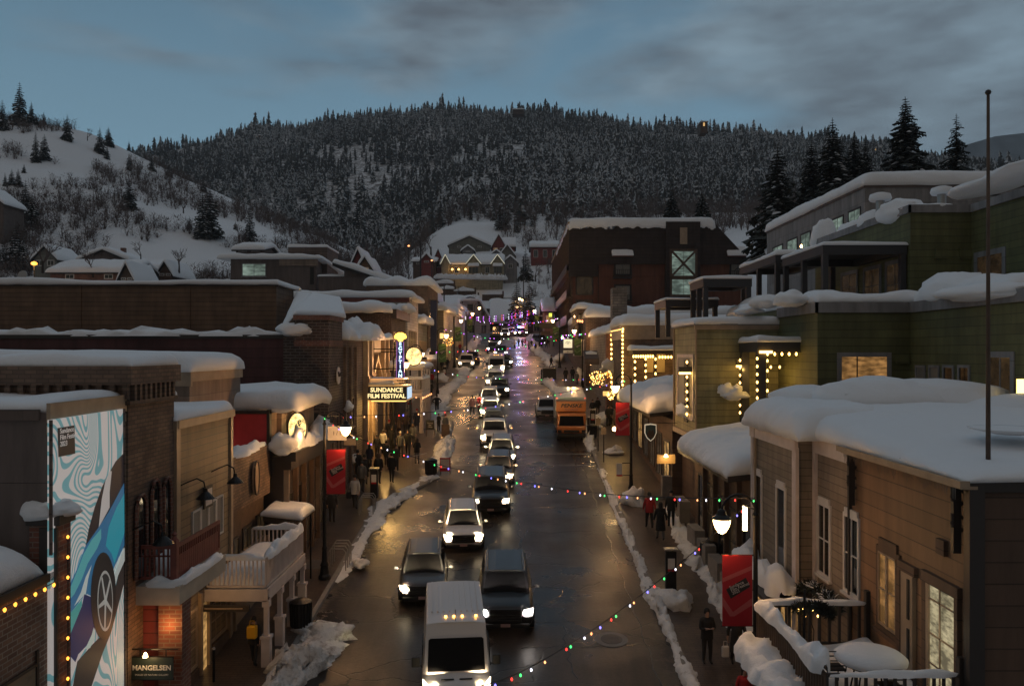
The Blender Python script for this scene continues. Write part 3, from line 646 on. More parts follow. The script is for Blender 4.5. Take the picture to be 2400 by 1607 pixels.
def bare_small(seed, n=30):
    n = int(n*1.5); r = random.Random(seed); vs = []; fs = []
    for j in range(n):
        a = r.uniform(0,6.28); z = r.uniform(.1,.75); sp = r.uniform(.05,.3)*(1.15-z*.7); k = len(vs); b_ = Vector((sp*math.cos(a), sp*math.sin(a), z)); tp = b_ + Vector((r.gauss(0,.10)+math.cos(a)*.06, r.gauss(0,.10)+math.sin(a)*.06, r.uniform(.02,.22)))
        if j % 6 == 0: b_ = Vector((0,0,0)); tp = Vector((sp*1.2*math.cos(a), sp*1.2*math.sin(a), z+.15))
        s = Vector((-math.sin(a), math.cos(a), r.uniform(-.6,.6)))*.012
        vs += [tuple(b_-s), tuple(b_+s), tuple(tp)]; fs.append((k,k+1,k+2))
    return np.array(vs), np.array(fs), np.full(len(fs), 0)
def scatter(name, temps, X, Y, Hs, mats, label, wides=None, sx=0):
    V = []; Fc = []; Ms = []; off = 0
    Zs = np.array([T(float(a), float(b)) for a, b in zip(X, Y)])
    which = rs.randint(0, len(temps), len(X))
    if name == 'forest': which = np.clip((np.array([nz(a*.011, b*.008, 4) for a, b in zip(X, Y)])*6+3+rs.normal(0,1.5,len(X))).astype(int), 0, len(temps)-1)
    for k, (tv, tf, tm) in enumerate(temps):
        idx = np.where(which == k)[0]
        if not len(idx): continue
        ang = rs.uniform(0, 6.28, len(idx)); c, s = np.cos(ang), np.sin(ang); h = Hs[idx]; wd = h*(rs.uniform(.8,1.25,len(idx)) if wides is None else wides)
        px_ = (tv[None,:,0]*c[:,None]-tv[None,:,1]*s[:,None])*wd[:,None]+X[idx][:,None]
        py_ = (tv[None,:,0]*s[:,None]+tv[None,:,1]*c[:,None])*wd[:,None]+Y[idx][:,None]
        pz_ = tv[None,:,2]*h[:,None]+Zs[idx][:,None]-.3
        V.append(np.stack([px_,py_,pz_],-1).reshape(-1,3)); nv = len(tv)
        Fc.append((tf[None]+ (np.arange(len(idx))*nv)[:,None,None]).reshape(-1,3)+off)
        mm = np.tile(tm, len(idx)); Ms.append(mm); off += nv*len(idx)
    V = np.concatenate(V); Fc = np.concatenate(Fc); Ms = np.concatenate(Ms)
    me = bpy.data.meshes.new(name); me.vertices.add(len(V)); me.vertices.foreach_set('co', V.ravel().astype(np.float32))
    nf = len(Fc); me.loops.add(nf*3); me.loops.foreach_set('vertex_index', Fc.ravel().astype(np.int32)); me.polygons.add(nf)
    me.polygons.foreach_set('loop_start', (np.arange(nf)*3).astype(np.int32)); me.polygons.foreach_set('loop_total', np.full(nf,3,np.int32)); me.polygons.foreach_set('material_index', Ms.astype(np.int32))
    me.update(calc_edges=True)
    for m in mats: me.materials.append(m)
    o = bpy.data.objects.new(name, me); col.objects.link(o); tag(o, label, None, None, 'stuff'); return o
gx, gy = np.meshgrid(np.arange(-560, 760, 5.6), np.arange(330, 900, 5.8))
X = (gx + rs.uniform(-3.2,3.2,gx.shape)).ravel(); Y = (gy + rs.uniform(-3.2,3.2,gy.shape)).ravel()
vis = np.abs(X) < Y*.78+10
low = (Y < 430)
keep = vis & ~(low & (rs.rand(len(X)) < np.clip((430-Y)/110, 0, .8))) & ~((X > -38) & (X < -4) & (Y < 342)) & ~((X < -55) & (Y < 345))
dens = np.array([nz(a*.012, b*.012, 7) for a, b in zip(X, Y)])
keep &= ~((dens < -.22) & (rs.rand(len(X)) < .72))
X1, Y1 = X[keep], Y[keep]
hv = np.array([nz(a*.02+5, b*.02, 2) for a, b in zip(X1, Y1)])
scatter('forest', [small_tree(i, snowp=(.12,.2,.3,.42,.5,.25,.6)[i]) for i in range(7)], X1, Y1, (rs.uniform(6,14,len(X1))+ (rs.rand(len(X1))<.08)*rs.uniform(2,6,len(X1)))*(1+hv*.6)*(1-.2*(Y1<420)), [M['far_needles'], M['dusting']], 'dense snow dusted conifer forest covering the big hill')
n = 6500; X = rs.uniform(-170, 420, n); Y = rs.uniform(255, 470, n)
k = (np.abs(X) < Y*.72) & ~((X > -34) & (X < -5) & (Y < 338)) & ~((X > -34) & (X < 16) & (Y < 292)) & ~((X < -60) & (Y < 335))
scatter('bare_wood', [bare_small(i, 30) for i in range(5)], X[k], Y[k], rs.uniform(6,10,k.sum()), [M['twig']], 'brown leafless wood along the foot of the big hill')
# scrub on the snowy hill
X = []; Y = []
for i in range(12000):
    px = rs.uniform(-20, 900); d = rs.uniform(120, 345); x = (px-CX)/F*d
    if nz(x*.028+3, d*.022, 1) + .35*nz(x*.09, d*.09, 4) > (-.10 if d < 240 else -.02): X.append(x); Y.append(d)
X = np.array(X); Y = np.array(Y); k = rs.rand(len(X)) < .42
scatter('scrub', [bare_small(20+i, 34) for i in range(6)], X[k], Y[k], rs.uniform(2.6,5.6,k.sum()), [M['twig']], 'brown leafless scrub growing in patches on the snowy hill', 1.5)
n = 260; X = rs.uniform(4, 44, n); Y = rs.uniform(186, 262, n)
scatter('scrub', [bare_small(40+i, 34) for i in range(4)], X, Y, rs.uniform(1.6,4.5,n), [M['twig']], 'leafless shrubs on the snowy bank under the red houses', 1.3)
# bare trees one can tell apart
def bare_tree_mesh(seed, spread=.5):
    r = random.Random(seed); mb = MB(); tb = MB()
    def grow(mb_, p, d, ln, rad, lv):
        q = p + d*ln; mb_.tube([p, q], [rad, rad*.6], 4 if lv else 6, cap=False)
        if lv >= 5: return
        for k in range(r.choice((2,3,3)) if lv < 4 else 2):
            a = r.uniform(0,6.28); nd = (d + Vector((math.cos(a), math.sin(a), r.uniform(-.1,.5)))*spread*r.uniform(.7,1.3)).normalized()
            grow(mb, p + d*ln*r.uniform(.6,1), nd, ln*r.uniform(.62,.85), max(rad*.58,.0028), lv+1)
    grow(tb, Vector(), Vector((0,0,1)), .24, .022, 0)
    a = tb.build('trunk', M['bark']); b_ = mb.build('crown', M['twig']); ma, mb2 = a.data, b_.data
    bpy.data.objects.remove(a); bpy.data.objects.remove(b_); return mb2, ma
BT = [bare_tree_mesh(i, .5+.1*i) for i in range(3)]
for i, (px, yb, hp, d, lb) in enumerate([(100,640,120,140,'bare tree beside the chimneyed hillside house'),(218,650,95,128,'bare tree before the snowy barn roof'),(330,610,65,150,'reddish bare tree behind the snowy roofs'),
    (420,640,85,140,'round bare tree beside the small dark houses'),(430,500,60,190,'bare tree among the hillside scrub'),(205,330,45,300,'bare round tree on the ridge line'),(735,600,70,160,'bare tree behind the grey rooftop penthouse'),
    (880,610,55,170,'bare tree beside the steep red roof'),(660,530,40,210,'lone bare tree at the end of the snowy slope'),(955,690,80,150,'bare tree behind the sloping grey roof'),(1285,640,60,215,'snowy bare tree below the red house'),(1255,660,70,210,'wide bare tree beside the street top'),(150,690,60,130,'bare tree by the orange light'),(1010,600,90,265,'dark bare tree beside the snow field'),(985,580,100,280,'tall dark bare tree at the snow field edge'),(1330,700,60,190,'thin bare tree by the hotel corner'),(560,560,55,190,'bare bush on the lower slope')]):
    q = P(px, yb, d); tree((q.x,q.y,q.z), hp/F*d, BT[i%3], lb, 'bare trees among the houses', 'bare_tree', 1.2)
# ================================================================== buildings
def bld(name, label, cat='building', loc=(0,0,0), group=None): return thing(name, label, cat, loc, group)
def wbox(parent, x0, x1, y0, y1, z1, mat, name='wall', z0=None, front=None):
    z0 = gz(y0)-.5 if z0 is None else z0
    return MB().box(x0, x1, y0, y1, z0, z1).build(name, M[mat], parent)
# a window lying in a wall. axis 'x': wall x=const facing the street; axis 'y': wall y=const facing down the street
def window(parent, axis, c, a0, a1, z0, z1, out, frame='white_trim', pane='glass', fw=.09, mull=(1,0), hood=0, sill=True, depth=.10, name='window'):
    mb = MB(); s = out
    def bx(m, u0, u1, w0, w1, t0, t1):
        lo, hi = sorted((c + s*t0, c + s*t1))
        if axis == 'x': m.box(lo, hi, u0, u1, w0, w1)
        else: m.box(u0, u1, lo, hi, w0, w1)
    a0, a1 = min(a0,a1), max(a0,a1)
    bx(mb, a0-fw, a0, z0-fw, z1+fw, -.02, .05); bx(mb, a1, a1+fw, z0-fw, z1+fw, -.02, .05)
    bx(mb, a0, a1, z1, z1+fw*(1+hood*1.5), -.02, .055); bx(mb, a0, a1, z0-fw, z0, -.02, .052)
    for k in range(1, mull[0]+1):
        u = a0+(a1-a0)*k/(mull[0]+1); bx(mb, u-.022, u+.022, z0, z1, -.02, .035)
    for k in range(1, mull[1]+1):
        u = z0+(z1-z0)*k/(mull[1]+1); bx(mb, a0, a1, u-.018, u+.018, -.02, .03)
    if sill: bx(mb, a0-fw*1.5, a1+fw*1.5, z0-fw*1.7, z0-fw, -.02, .11)
    f = mb.build(name, M[frame], parent)
    p = MB(); bx(p, a0, a1, z0, z1, -.03, .015); pn = p.build('pane', M[pane], f)
    return f
def wpx(parent, xw, px0, px1, y0, y1, pane='glass', frame='white_trim', **k):   # window on a wall x = xw from its outline in the survey
    pa, pb = sorted((px0, px1), key=lambda p: abs(p-CX)); d1 = XF(pa, xw); d0 = XF(pb, xw)
    return window(parent, 'x', xw, d0, d1, ZF(y1, d0), ZF(y0, d0), -1 if xw > 0 else 1, frame, pane, **k)
def wpy(parent, yw, px0, px1, y0, y1, pane='glass', frame='white_trim', **k):
    return window(parent, 'y', yw, (px0-CX)/F*yw, (px1-CX)/F*yw, ZF(y1, yw), ZF(y0, yw), -1, frame, pane, **k)
def coping(parent, x0, x1, y0, y1, z, mat='dark_trim', w=.12, h=.22, name='parapet'):
    mb = MB(); mb.box(x0-w, x1+w, y0-w, y0+.15, z-h, z+.06); mb.box(x0-w, x0+.15, y0+.15, y1+w, z-h, z+.06); mb.box(x1-.15, x1+w, y0+.15, y1+w, z-h, z+.06)
    return mb.build(name, M[mat], parent)
BULBS = {}
def bulbmesh(mat, r):
    k = (mat, r)
    if k not in BULBS:
        mb = MB().lathe((0,0,0), [(r*.25,r*1.1),(r*.75,r*.4),(r,-.3*r),(r*.6,-1.3*r),(r*.1,-1.7*r)], 8)
        o = mb.build('bulb', M[mat]); BULBS[k] = o.data; bpy.data.objects.remove(o); BULBS[k].polygons.foreach_set('use_smooth', [True]*len(BULBS[k].polygons))
    return BULBS[k]
def bulbs(parent, pts, mats, r=.05):
    o_ = ORG.get(parent.name, Vector())
    for i, p in enumerate(pts):
        m = mats[i % len(mats)] if isinstance(mats, (list,tuple)) else mats
        o = bpy.data.objects.new('bulb', bulbmesh(m, r)); col.objects.link(o); o.parent = parent; o.location = Vector(p)-o_
def between(a, b, n): return [Vector(a)+(Vector(b)-Vector(a))*i/(n-1) for i in range(n)]
def strand(label, cat, segs, mats, r=.045, group='warm bulb strings on the buildings'):
    t = thing('bulb_string', label, cat, segs[0][0], group)
    wire = MB()
    for a, b, n in segs:
        wire.tube([a, b], .012, 4); bulbs(t, [p-Vector((0,0,r*1.2)) for p in between(a, b, n)], mats, r)
    wire.build('wire', M['black'], t); return t
X0 = -9.5
# ---------------- L0 brick bar with orange bulbs
b = bld('brick_building', 'low worn brick building outlined in orange bulbs next to the tall poster', 'building', (-12, 12, 1))
wbox(b, -20, -9.5, 6, 16.35, 7.75, 'brick_worn')
MB().box(-9.95, -9.38, 16.35, 16.85, 1, 8.75).build('pier', M['brick_red'], b)
MB().box(-10.0, -9.3, 16.3, 16.9, 8.75, 8.95).box(-9.72,-9.36,16.3,16.36,1.2,8.7).build('pier_cap', M['dark_trim'], b)
MB().box(-9.51, -9.42, 6, 16.35, 7.65, 7.82).build('cornice', M['dark_trim'], b)
MB().box(-9.5, -9.46, 6, 15.75, 3.6, 6.1).build('sign_panel', brick('painted old brick', (.36,.27,.17), (.26,.19,.12), (.3,.24,.17), .7), b)
MB().box(-9.47, -9.43, 6, 15.75, 6.1, 6.16).box(-9.47,-9.43,15.75,15.82,3.6,6.4).build('sign_frame', M['dark_trim'], b)
text('o o', .75, M['black'], (-9.44, 13.9, 4.75), RE, b, 'sign_letter', sx=1.2, bold=.02)
snow([(-20,6,7.8),(-9.55,6,7.8),(-9.55,16.2,7.8),(-20,16.2,7.8)], 1.15, .0, 4, 40, 40, b, amp=.35, fr=.55)
blob((-9.7,16.6,9.0), (.55,.5,.3), 3, b, 'pier_snow', .3)
MB().box(-9.5,-8.5,8,16.0,2.9,3.0).build('awning', M['maroon'], b)
strand('orange bulbs along the brick parapet beside the poster', 'string lights', [((-9.36,6.5,7.62),(-9.36,16.2,7.62),32)], 'bulb_orange', .032)
strand('orange bulbs running down the brick pier beside the poster', 'string lights', [((-9.3,16.6,8.5),(-9.3,16.6,2.6),15)], 'bulb_orange', .03)
strand('orange bulbs on the snowy awning edge below the painted brick sign', 'string lights', [((-8.8,11,3.6),(-9.2,16.2,3.95),12)], 'bulb_orange', .03)
# ---------------- L1 grey building with the poster, and the brick tower
b = bld('shop_building', 'dark grey flat roofed building carrying the tall poster', 'building', (-14, 16.9, 1.5))
wbox(b, -30, -9.6, 16.4, 19.6, 11.05, 'grey_wall', z0=1)
MB().box(-9.6, -9.52, 16.35, 19.6, 10.85, 11.25).box(-9.6,-9.54,16.35,19.6,10.6,10.8).build('cornice', M['tan_trim'], b)
MB().box(-30, -9.75, 16.32, 16.4, 10.9, 11.12).build('parapet', M['grey_siding'], b)
roofsnow(-30, -9.7, 16.5, 22.8, 11.05, .30, b, 2, .04, amp=.45)
MB().lathe((-15.0,18.5,11.2), [(.05,0),(.05,.5),(.09,.52),(.09,.75),(.04,.8)], 10).build('vent_pipe', M['white_trim'], b)
b = bld('brick_building', 'brown brick tower with corbels and three dark arched windows', 'building', (-11, 20, 2))
wbox(b, -13.2, -9.5, 19.6, 22.25, 11.75, 'brick_tan', z0=1.5)
mb = MB()
mb.box(-13.3, -9.35, 19.45, 22.35, 11.5, 11.95)
for i in range(9): mb.box(-9.5, -9.38, 19.7+i*.28, 19.82+i*.28, 11.1, 11.5)
for i in range(12): mb.box(-13.1+i*.32, -12.97+i*.32, 19.47, 19.6, 11.15, 11.5)
mb.box(-13.25, -9.4, 19.5, 22.3, 11.0, 11.1); mb.build('cornice', M['brick_tan'], b)
roofsnow(-13.2, -9.45, 19.6, 22.2, 11.95, .38, b, 9, .08, amp=.3)
for k, (y0, y1, zt) in enumerate([(19.9,20.4,8.3),(20.75,21.2,8.55),(21.45,21.85,8.5)]):
    f = MB().ext([(-9.44, y0+(y1-y0)/2*(1-math.cos(a)), zt + .35*math.sin(a)) for a in np.linspace(0, math.pi, 9)] + [(-9.44,y1,6.6),(-9.44,y0,6.6)], (-.1,0,0)).build('arched_window', M['glass'], b)
    MB().tube([(-9.42, y0-.04, 6.6)] + [(-9.42, y0+(y1-y0)/2*(1-math.cos(a)*1.1), zt+.4*math.sin(a)) for a in np.linspace(0, math.pi, 9)] + [(-9.42,y1+.04,6.6)], .05, 5).build('frame', M['brick_red'], f)
# ---------------- the tall poster (a lit display)
def poster_mat():
    m, N, L, b = nmat('poster print'); g = N.new('ShaderNodeNewGeometry'); sp = N.new('ShaderNodeSeparateXYZ'); L.new(g.outputs['Position'], sp.inputs[0])
    cb = N.new('ShaderNodeCombineXYZ'); L.new(sp.outputs['Y'], cb.inputs[0]); L.new(sp.outputs['Z'], cb.inputs[1])
    mp = N.new('ShaderNodeMapping'); mp.inputs['Scale'].default_value = (.62,.26,1); L.new(cb.outputs[0], mp.inputs['Vector'])
    n = N.new('ShaderNodeTexNoise'); n.inputs['Scale'].default_value = .9; n.inputs['Detail'].default_value = .6; n.inputs['Distortion'].default_value = .9; L.new(mp.outputs[0], n.inputs['Vector'])
    mu = N.new('ShaderNodeMath'); mu.operation = 'MULTIPLY_ADD'; mu.inputs[1].default_value = 36; L.new(n.outputs['Fac'], mu.inputs[0])
    yy = N.new('ShaderNodeMath'); yy.operation = 'MULTIPLY'; yy.inputs[1].default_value = .5; L.new(sp.outputs['Y'], yy.inputs[0]); L.new(yy.outputs[0], mu.inputs[2])
    si = N.new('ShaderNodeMath'); si.operation = 'SINE'; m2 = N.new('ShaderNodeMath'); m2.operation = 'MULTIPLY'; m2.inputs[1].default_value = 6.28; L.new(mu.outputs[0], m2.inputs[0]); L.new(m2.outputs[0], si.inputs[0])
    r = N.new('ShaderNodeValToRGB'); r.color_ramp.elements[0].position = .30; r.color_ramp.elements[0].color = (.17,.37,.40,1); r.color_ramp.elements[1].position = .42; r.color_ramp.elements[1].color = (.62,.57,.54,1)
    m3 = N.new('ShaderNodeMath'); m3.operation = 'MULTIPLY_ADD'; m3.inputs[1].default_value = .5; m3.inputs[2].default_value = .5; L.new(si.outputs[0], m3.inputs[0]); L.new(m3.outputs[0], r.inputs['Fac'])
    L.new(r.outputs['Color'], b.inputs['Base Color']); L.new(r.outputs['Color'], b.inputs['Emission Color']); b.inputs['Emission Strength'].default_value = .42; b.inputs['Roughness'].default_value = .6
    return m
def disp(name, c, e=.5, rough=.5): return pbr(name, c, rough, emit=c, es=e)
t = thing('poster', 'tall lit poster of a blue sports car over teal and white waves', 'poster', (X0+.02, 16.9, 2))
XP = -9.42
def pp(px, py, off=0.0):
    d = XF(px, XP); return Vector((XP+off, d, ZF(py, d)))
MB().ext([pp(118,984),pp(288,958),pp(292,1700),pp(118,1800)], (-.06,0,0)).build('panel', poster_mat(), t)
MB().bar(pp(117,984,.02), pp(117,1300,.02), .05).bar(pp(289,957,.02), pp(292,1650,.02), .04).build('frame', M['grey_siding'], t)
def z1(pts, off, name, mat, dx=0): MB().ext([pp(x/2.218, 900+y/2.218, off) for x, y in pts], (-.004,0,0)).build(name, mat, t, fix=True)
z1([(640,870),(646,1020),(605,1180),(575,1290),(530,1400),(470,1580),(375,1580),(400,1440),(480,1350),(560,1270),(600,1050)], .010, 'shadow_print', disp('print shadow', (.035,.028,.026)))
z1([(644,355),(600,400),(560,470),(530,530),(490,640),(460,750),(442,845),(500,760),(560,690),(620,600),(644,540)], .012, 'window_print', disp('print glass', (.025,.02,.022)))
z1([(568,450),(577,452),(566,560),(566,640),(510,742),(525,600),(545,500)], .018, 'pillar_print', disp('print pillar', (.45,.42,.40)))
z1([(645,505),(600,590),(560,665),(510,740),(500,755),(440,840),(400,950),(340,1080),(298,1218),(312,1240),(380,1165),(440,1085),(470,1100),(480,1230),(520,1100),(560,1000),(582,965),(645,830)], .022, 'body_print', disp('print blue', (.035,.14,.27)))
z1([(645,560),(600,640),(560,740),(545,840),(575,880),(590,930),(645,760)], .026, 'door_print', disp('print teal door', (.03,.28,.36)))
z1([(520,750),(470,810),(430,880),(400,960),(350,1080),(320,1160),(380,1090),(420,1010),(450,930),(500,850),(520,800)], .026, 'hood_print', disp('print teal hood', (.09,.34,.36)))
z1([(470,940),(440,1000),(415,1080),(380,1150),(440,1085),(452,1010)], .028, 'lamp_print', disp('print lamp', (.45,.50,.48)))
z1([(300,1238),(380,1168),(418,1118),(420,1145),(352,1330),(312,1258)], .028, 'grille_print', disp('print grille', (.06,.30,.28)))
z1([(432,1090),(470,1105),(474,1200),(486,1262),(470,1330),(400,1402),(385,1442),(350,1402),(345,1332),(420,1150)], .030, 'bumper_print', disp('print navy', (.018,.026,.085)))
z1([(480,1262),(486,1320),(460,1370),(435,1375),(470,1300)], .034, 'trim_print', disp('print trim', (.42,.50,.46)))
z1([(645,840),(620,900),(590,990),(585,1040),(600,1010),(645,910)], .028, 'sill_print', disp('print sill', (.42,.46,.44)))
z1([(530+66*math.cos(a), 1100+228*math.sin(a)) for a in np.linspace(0,2*math.pi,28,endpoint=False)], .036, 'tyre_print', disp('print tyre', (.02,.018,.018)))
for q in (40, 36): z1([(538+q*math.cos(a), 1125+q*3.95*math.sin(a)) for a in np.linspace(0,2*math.pi,28,endpoint=False)], .040+(40-q)*.001, 'rim_print', disp('print rim%d'%q, (.30,.30,.28) if q == 40 else (.03,.03,.03)))
for k in range(5):
    a = k*1.257+.4; c, s_ = math.cos(a), math.sin(a); z1([(538-s_*4, 1125+c*14),(538+s_*4,1125-c*14),(538+c*36+s_*3,1125+s_*140-c*8),(538+c*36-s_*3,1125+s_*140+c*8)], .048, 'spoke_print', disp('print spoke%d'%k, (.33,.33,.31)))
z1([(292,228),(380,213),(384,360),(297,378)], .03, 'badge_print', disp('print black badge', (.015,.013,.013)))
for i, s_ in enumerate(['Sundance','Film Festival','2023']):
    q = pp(300/2.218, 900+(245+i*34)/2.218, .05); text(s_, .15, disp('badge letters%d'%i,(.5,.48,.46)), q, RE, t, align='LEFT', ext=.002, sx=.9)
# ---------------- L2 beige building behind with the thick snow slab
b = bld('shop_building', 'beige flat roofed building under a very thick snow slab', 'building', (-20, 27, 3))
wbox(b, -40, -11.0, 27, 32, 11.65, 'beige')
MB().box(-12.8, -10.9, 26.85, 27, 11.15, 11.68).box(-11.0,-10.9,27,32,11.3,11.68).build('fascia', M['tan_trim'], b)
MB().box(-12.5, -11.6, 26.95, 27.2, 9, 10.9).build('corner_post', M['dark_trim'], b)
snow([(-40,26.8,11.7),(-10.95,26.8,11.65),(-10.95,32,11.65),(-40,32,11.7)], .82, .1, 6, 70, 18, b, amp=.06, fr=.2, p=.3)
# ---------------- L3 tan siding front
b = bld('shop_building', 'tan clapboard shop front with two gooseneck lamps above the red balcony', 'building', (-11, 24, 2.3))
wbox(b, -14, -9.5, 22.3, 26.75, 10.3, 'tan_siding2')
MB().box(-9.5, -9.42, 22.25, 22.5, 2.5, 10.3).box(-9.5,-9.43,26.55,26.75,2.7,10.3).box(-14,-9.4,22.2,22.3,10.1,10.38).box(-9.5,-9.38,22.3,26.8,10.15,10.38).build('corner_board', M['tan_trim'], b)
roofsnow(-14, -9.5, 22.3, 26.7, 10.35, .35, b, 12, .08, amp=.35)
for i in range(4): window(b, 'x', -9.5, 23.5+i*.62, 24.0+i*.62, 6.5, 7.55+.03*i, 1, 'white_trim', 'curtain', .05, (0,0), sill=False)
def gooseneck(x, y, z, label):
    t = thing('wall_lamp', label, 'lamp', (x, y, z), 'gooseneck wall lamps')
    MB().tube([(x,y,z),(x+.25,y,z+.12),(x+.5,y,z+.22),(x+.7,y,z+.12),(x+.75,y,z-.12)], .022, 6).build('arm', M['iron'], t)
    MB().lathe((x+.75,y,z-.35), [(.26,0),(.2,.08),(.06,.2),(.05,.3)], 14).build('shade', M['iron'], t)
gooseneck(-9.5, 22.6, 8.5, 'black gooseneck lamp on the corner board of the tan clapboard front')
gooseneck(-9.5, 25.0, 8.55, 'black gooseneck lamp over the small square sign on clapboard')
gooseneck(-9.45, 19.75, 7.9, 'black gooseneck lamp beside the arched windows of the brick tower')
t = thing('wall_sign', 'small square white sign hanging on the tan clapboard front', 'sign', (-9.45, 24.4, 8.0))
MB().box(-9.42, -9.36, 24.1, 24.75, 7.55, 8.2).build('board', M['dark_trim'], t); MB().box(-9.36,-9.35,24.18,24.67,7.63,8.12).build('face', M['white_trim'], t)
# red balcony
b = bld('balcony', 'red railed balcony on a pale snow edged ledge', 'balcony', (-9, 20, 6.4))
MB().box(-10.2, -8.4, 20.0, 23.2, 5.95, 6.42).build('ledge', M['beige_trim'], b)
mb = MB(); mb.box(-10.1, -8.62, 20.15, 20.21, 7.32, 7.42); mb.box(-10.1,-8.62,20.15,20.2,6.55,6.62); mb.box(-10.1,-8.62,20.16,20.2,7.12,7.16)
for i in range(13): mb.box(-10.05+i*.115, -10.01+i*.115, 20.16, 20.2, 6.6, 7.32)
mb.box(-8.62,-8.56,20.2,23.2,7.32,7.42); mb.box(-8.62,-8.57,20.2,23.2,6.55,6.62)
for i in range(24): mb.box(-8.61, -8.57, 20.3+i*.125, 20.34+i*.125, 6.6, 7.32)
mb.build('railing', M['red_rail'], b)
MB().box(-8.68,-8.52,20.1,20.26,6.42,7.55).lathe((-8.6,20.18,7.55),[(.09,0),(.04,.1),(.07,.14),(.0,.24)],8).build('corner_post', M['red_rail'], b)
MB().box(-8.59,-8.575,20.3,23.1,6.62,7.12).build('side_panel', M['red_rail'], b)
ridge('ledge_snow', [(-9.3,20.05,6.42),(-8.55,20.08,6.42),(-8.45,20.3,6.42),(-8.45,23.1,6.42)], .22, .18, 3, 'snow', b, step=.15)
blob((-9.3,21.6,6.5), (.55,.9,.55), 7, b, 'deck_snow', .3)
# under it: shop front with lit windows
b = bld('gallery_front', 'gallery shop front with tall warm lit windows under the white balcony', 'shop', (-9.5, 23, 2.4))
MB().box(-9.02,-8.42,20.2,20.75,1.9,5.95).build('brick_pier', M['brick_red'], b)
MB().box(-9.9,-9.02,20.4,20.5,1.9,5.95).build('wall_panel', M['red_siding'], b)
MB().box(-10.2,-9.52,20.5,31,1.8,5.2).build('wall', M['tan_trim'], b)
for (y0, y1) in ((22.2,23.75),(24.9,26.2)):
    window(b, 'x', -9.52, y0, y1, gz(y0)+.75, gz(y0)+2.35, 1, 'tan_trim', 'warm_pane', .1, (2,2), sill=False)
    MB().box(-9.52,-9.42,y0-.1,y1+.1,gz(y0)-.1,gz(y0)+.6).build('wood_panel', M['brown_wood'], b)
for y in (23.95,24.6,26.4,26.9): MB().box(-9.52,-9.4,y,y+.14,gz(y)-.1,gz(y)+2.6).build('pilaster', M['tan_trim'], b)
MB().box(-9.5,-9.47,24.12,24.55,gz(24)+.1,gz(24)+2.2).build('door', M['warm_pane'], b)
lamp('porch_light', (-8.7,25.5,gz(25.5)+2.35), 20, (1,.6,.22), .08)
lamp('porch_light', (-8.8,22.9,gz(23)+2.6), 16, (1,.55,.2), .08)
t = thing('hanging_sign', 'dark hanging gallery sign lettered MANGELSEN lit by a small lamp', 'sign', (-9.6, 19.9, 4.8))
MB().box(-9.51,-8.48,19.78,19.84,4.18,4.72).build('board', pbr('sign green black', (.02,.028,.022), .4), t)
MB().box(-9.53,-8.46,19.79,19.83,4.70,4.74).box(-9.53,-8.46,19.79,19.83,4.16,4.2).bar((-9.56,19.82,4.92),(-8.36,19.82,4.92),.03).bar((-9.3,19.82,4.7),(-9.3,19.82,4.92),.02).bar((-8.66,19.82,4.7),(-8.66,19.82,4.92),.02).build('bracket', M['iron'], t)
text('MANGELSEN', .17, M['white_trim'], (-8.995,19.77,4.47), RC, t, ext=.004, bold=.004)
text('IMAGES OF NATURE GALLERY', .062, M['white_trim'], (-8.995,19.77,4.30), RC, t, ext=.002)
t = thing('sign_lamp', 'small bright spotlight above the gallery hanging sign', 'lamp', (-9.05,19.6,4.95))
MB().lathe((-9.05,19.55,4.82),[(.06,0),(.05,.06),(.02,.12)],10).build('head', M['lamp'], t); MB().bar((-9.05,19.82,4.92),(-9.05,19.55,4.95),.02).build('arm', M['iron'], t)
lamp('sign_light', (-9.05,19.5,4.72), 7, (1,.62,.26), .04); lamp('sign_light', (-8.72,19.9,5.4), 15, (1,.42,.12), .1)
# white balcony and porch
b = bld('porch', 'snow covered white wooden balcony on turned posts over the sidewalk', 'balcony', (-8.5, 26, 2.6))
ZD = 4.98
MB().box(-9.5,-7.6,24.5,28.8,ZD-.25,ZD).box(-7.62,-7.56,24.45,28.85,ZD-.32,ZD+.05).box(-9.5,-7.56,24.44,24.5,ZD-.32,ZD+.05).build('deck', M['pinkwhite'], b)
def rail(mb, a, c, h0, h1, n, w=.035):
    a = Vector(a); c = Vector(c)
    mb.bar(a+Vector((0,0,h1)), c+Vector((0,0,h1)), .07, .06); mb.bar(a+Vector((0,0,h0)), c+Vector((0,0,h0)), .05)
    for i in range(n+1):
        q = a+(c-a)*i/n; mb.bar(q+Vector((0,0,h0)), q+Vector((0,0,h1)), w)
mb = MB(); rail(mb, (-9.45,24.52,ZD),(-7.65,24.52,ZD), .12, .95, 14); mb.build('railing', M['pinkwhite'], b)
mb = MB(); rail(mb, (-7.63,24.55,ZD),(-7.63,28.75,ZD), .12, .95, 30); mb.build('railing', M['pinkwhite'], b)
mb = MB(); rail(mb, (-9.45,28.75,ZD),(-7.65,28.75,ZD), .12, .95, 12, .05); mb.build('railing', M['pinkwhite'], b)
for y in (24.55,25.95,27.35,28.7):
    g = gz(y)+.14; MB().box(-7.7,-7.56,y-.07,y+.07,g+.9,ZD-.2).box(-7.76,-7.5,y-.13,y+.13,g,g+.9).box(-7.79,-7.47,y-.16,y+.16,g+.86,g+.95).box(-7.74,-7.52,y-.11,y+.11,ZD-.5,ZD-.3).build('post', M['pinkwhite'], b)
snow([(-9.45,24.6,ZD),(-7.7,24.6,ZD),(-7.7,28.7,ZD),(-9.45,28.7,ZD)], .62, .0, 5, 24, 40, b, 'deck_snow', .3)
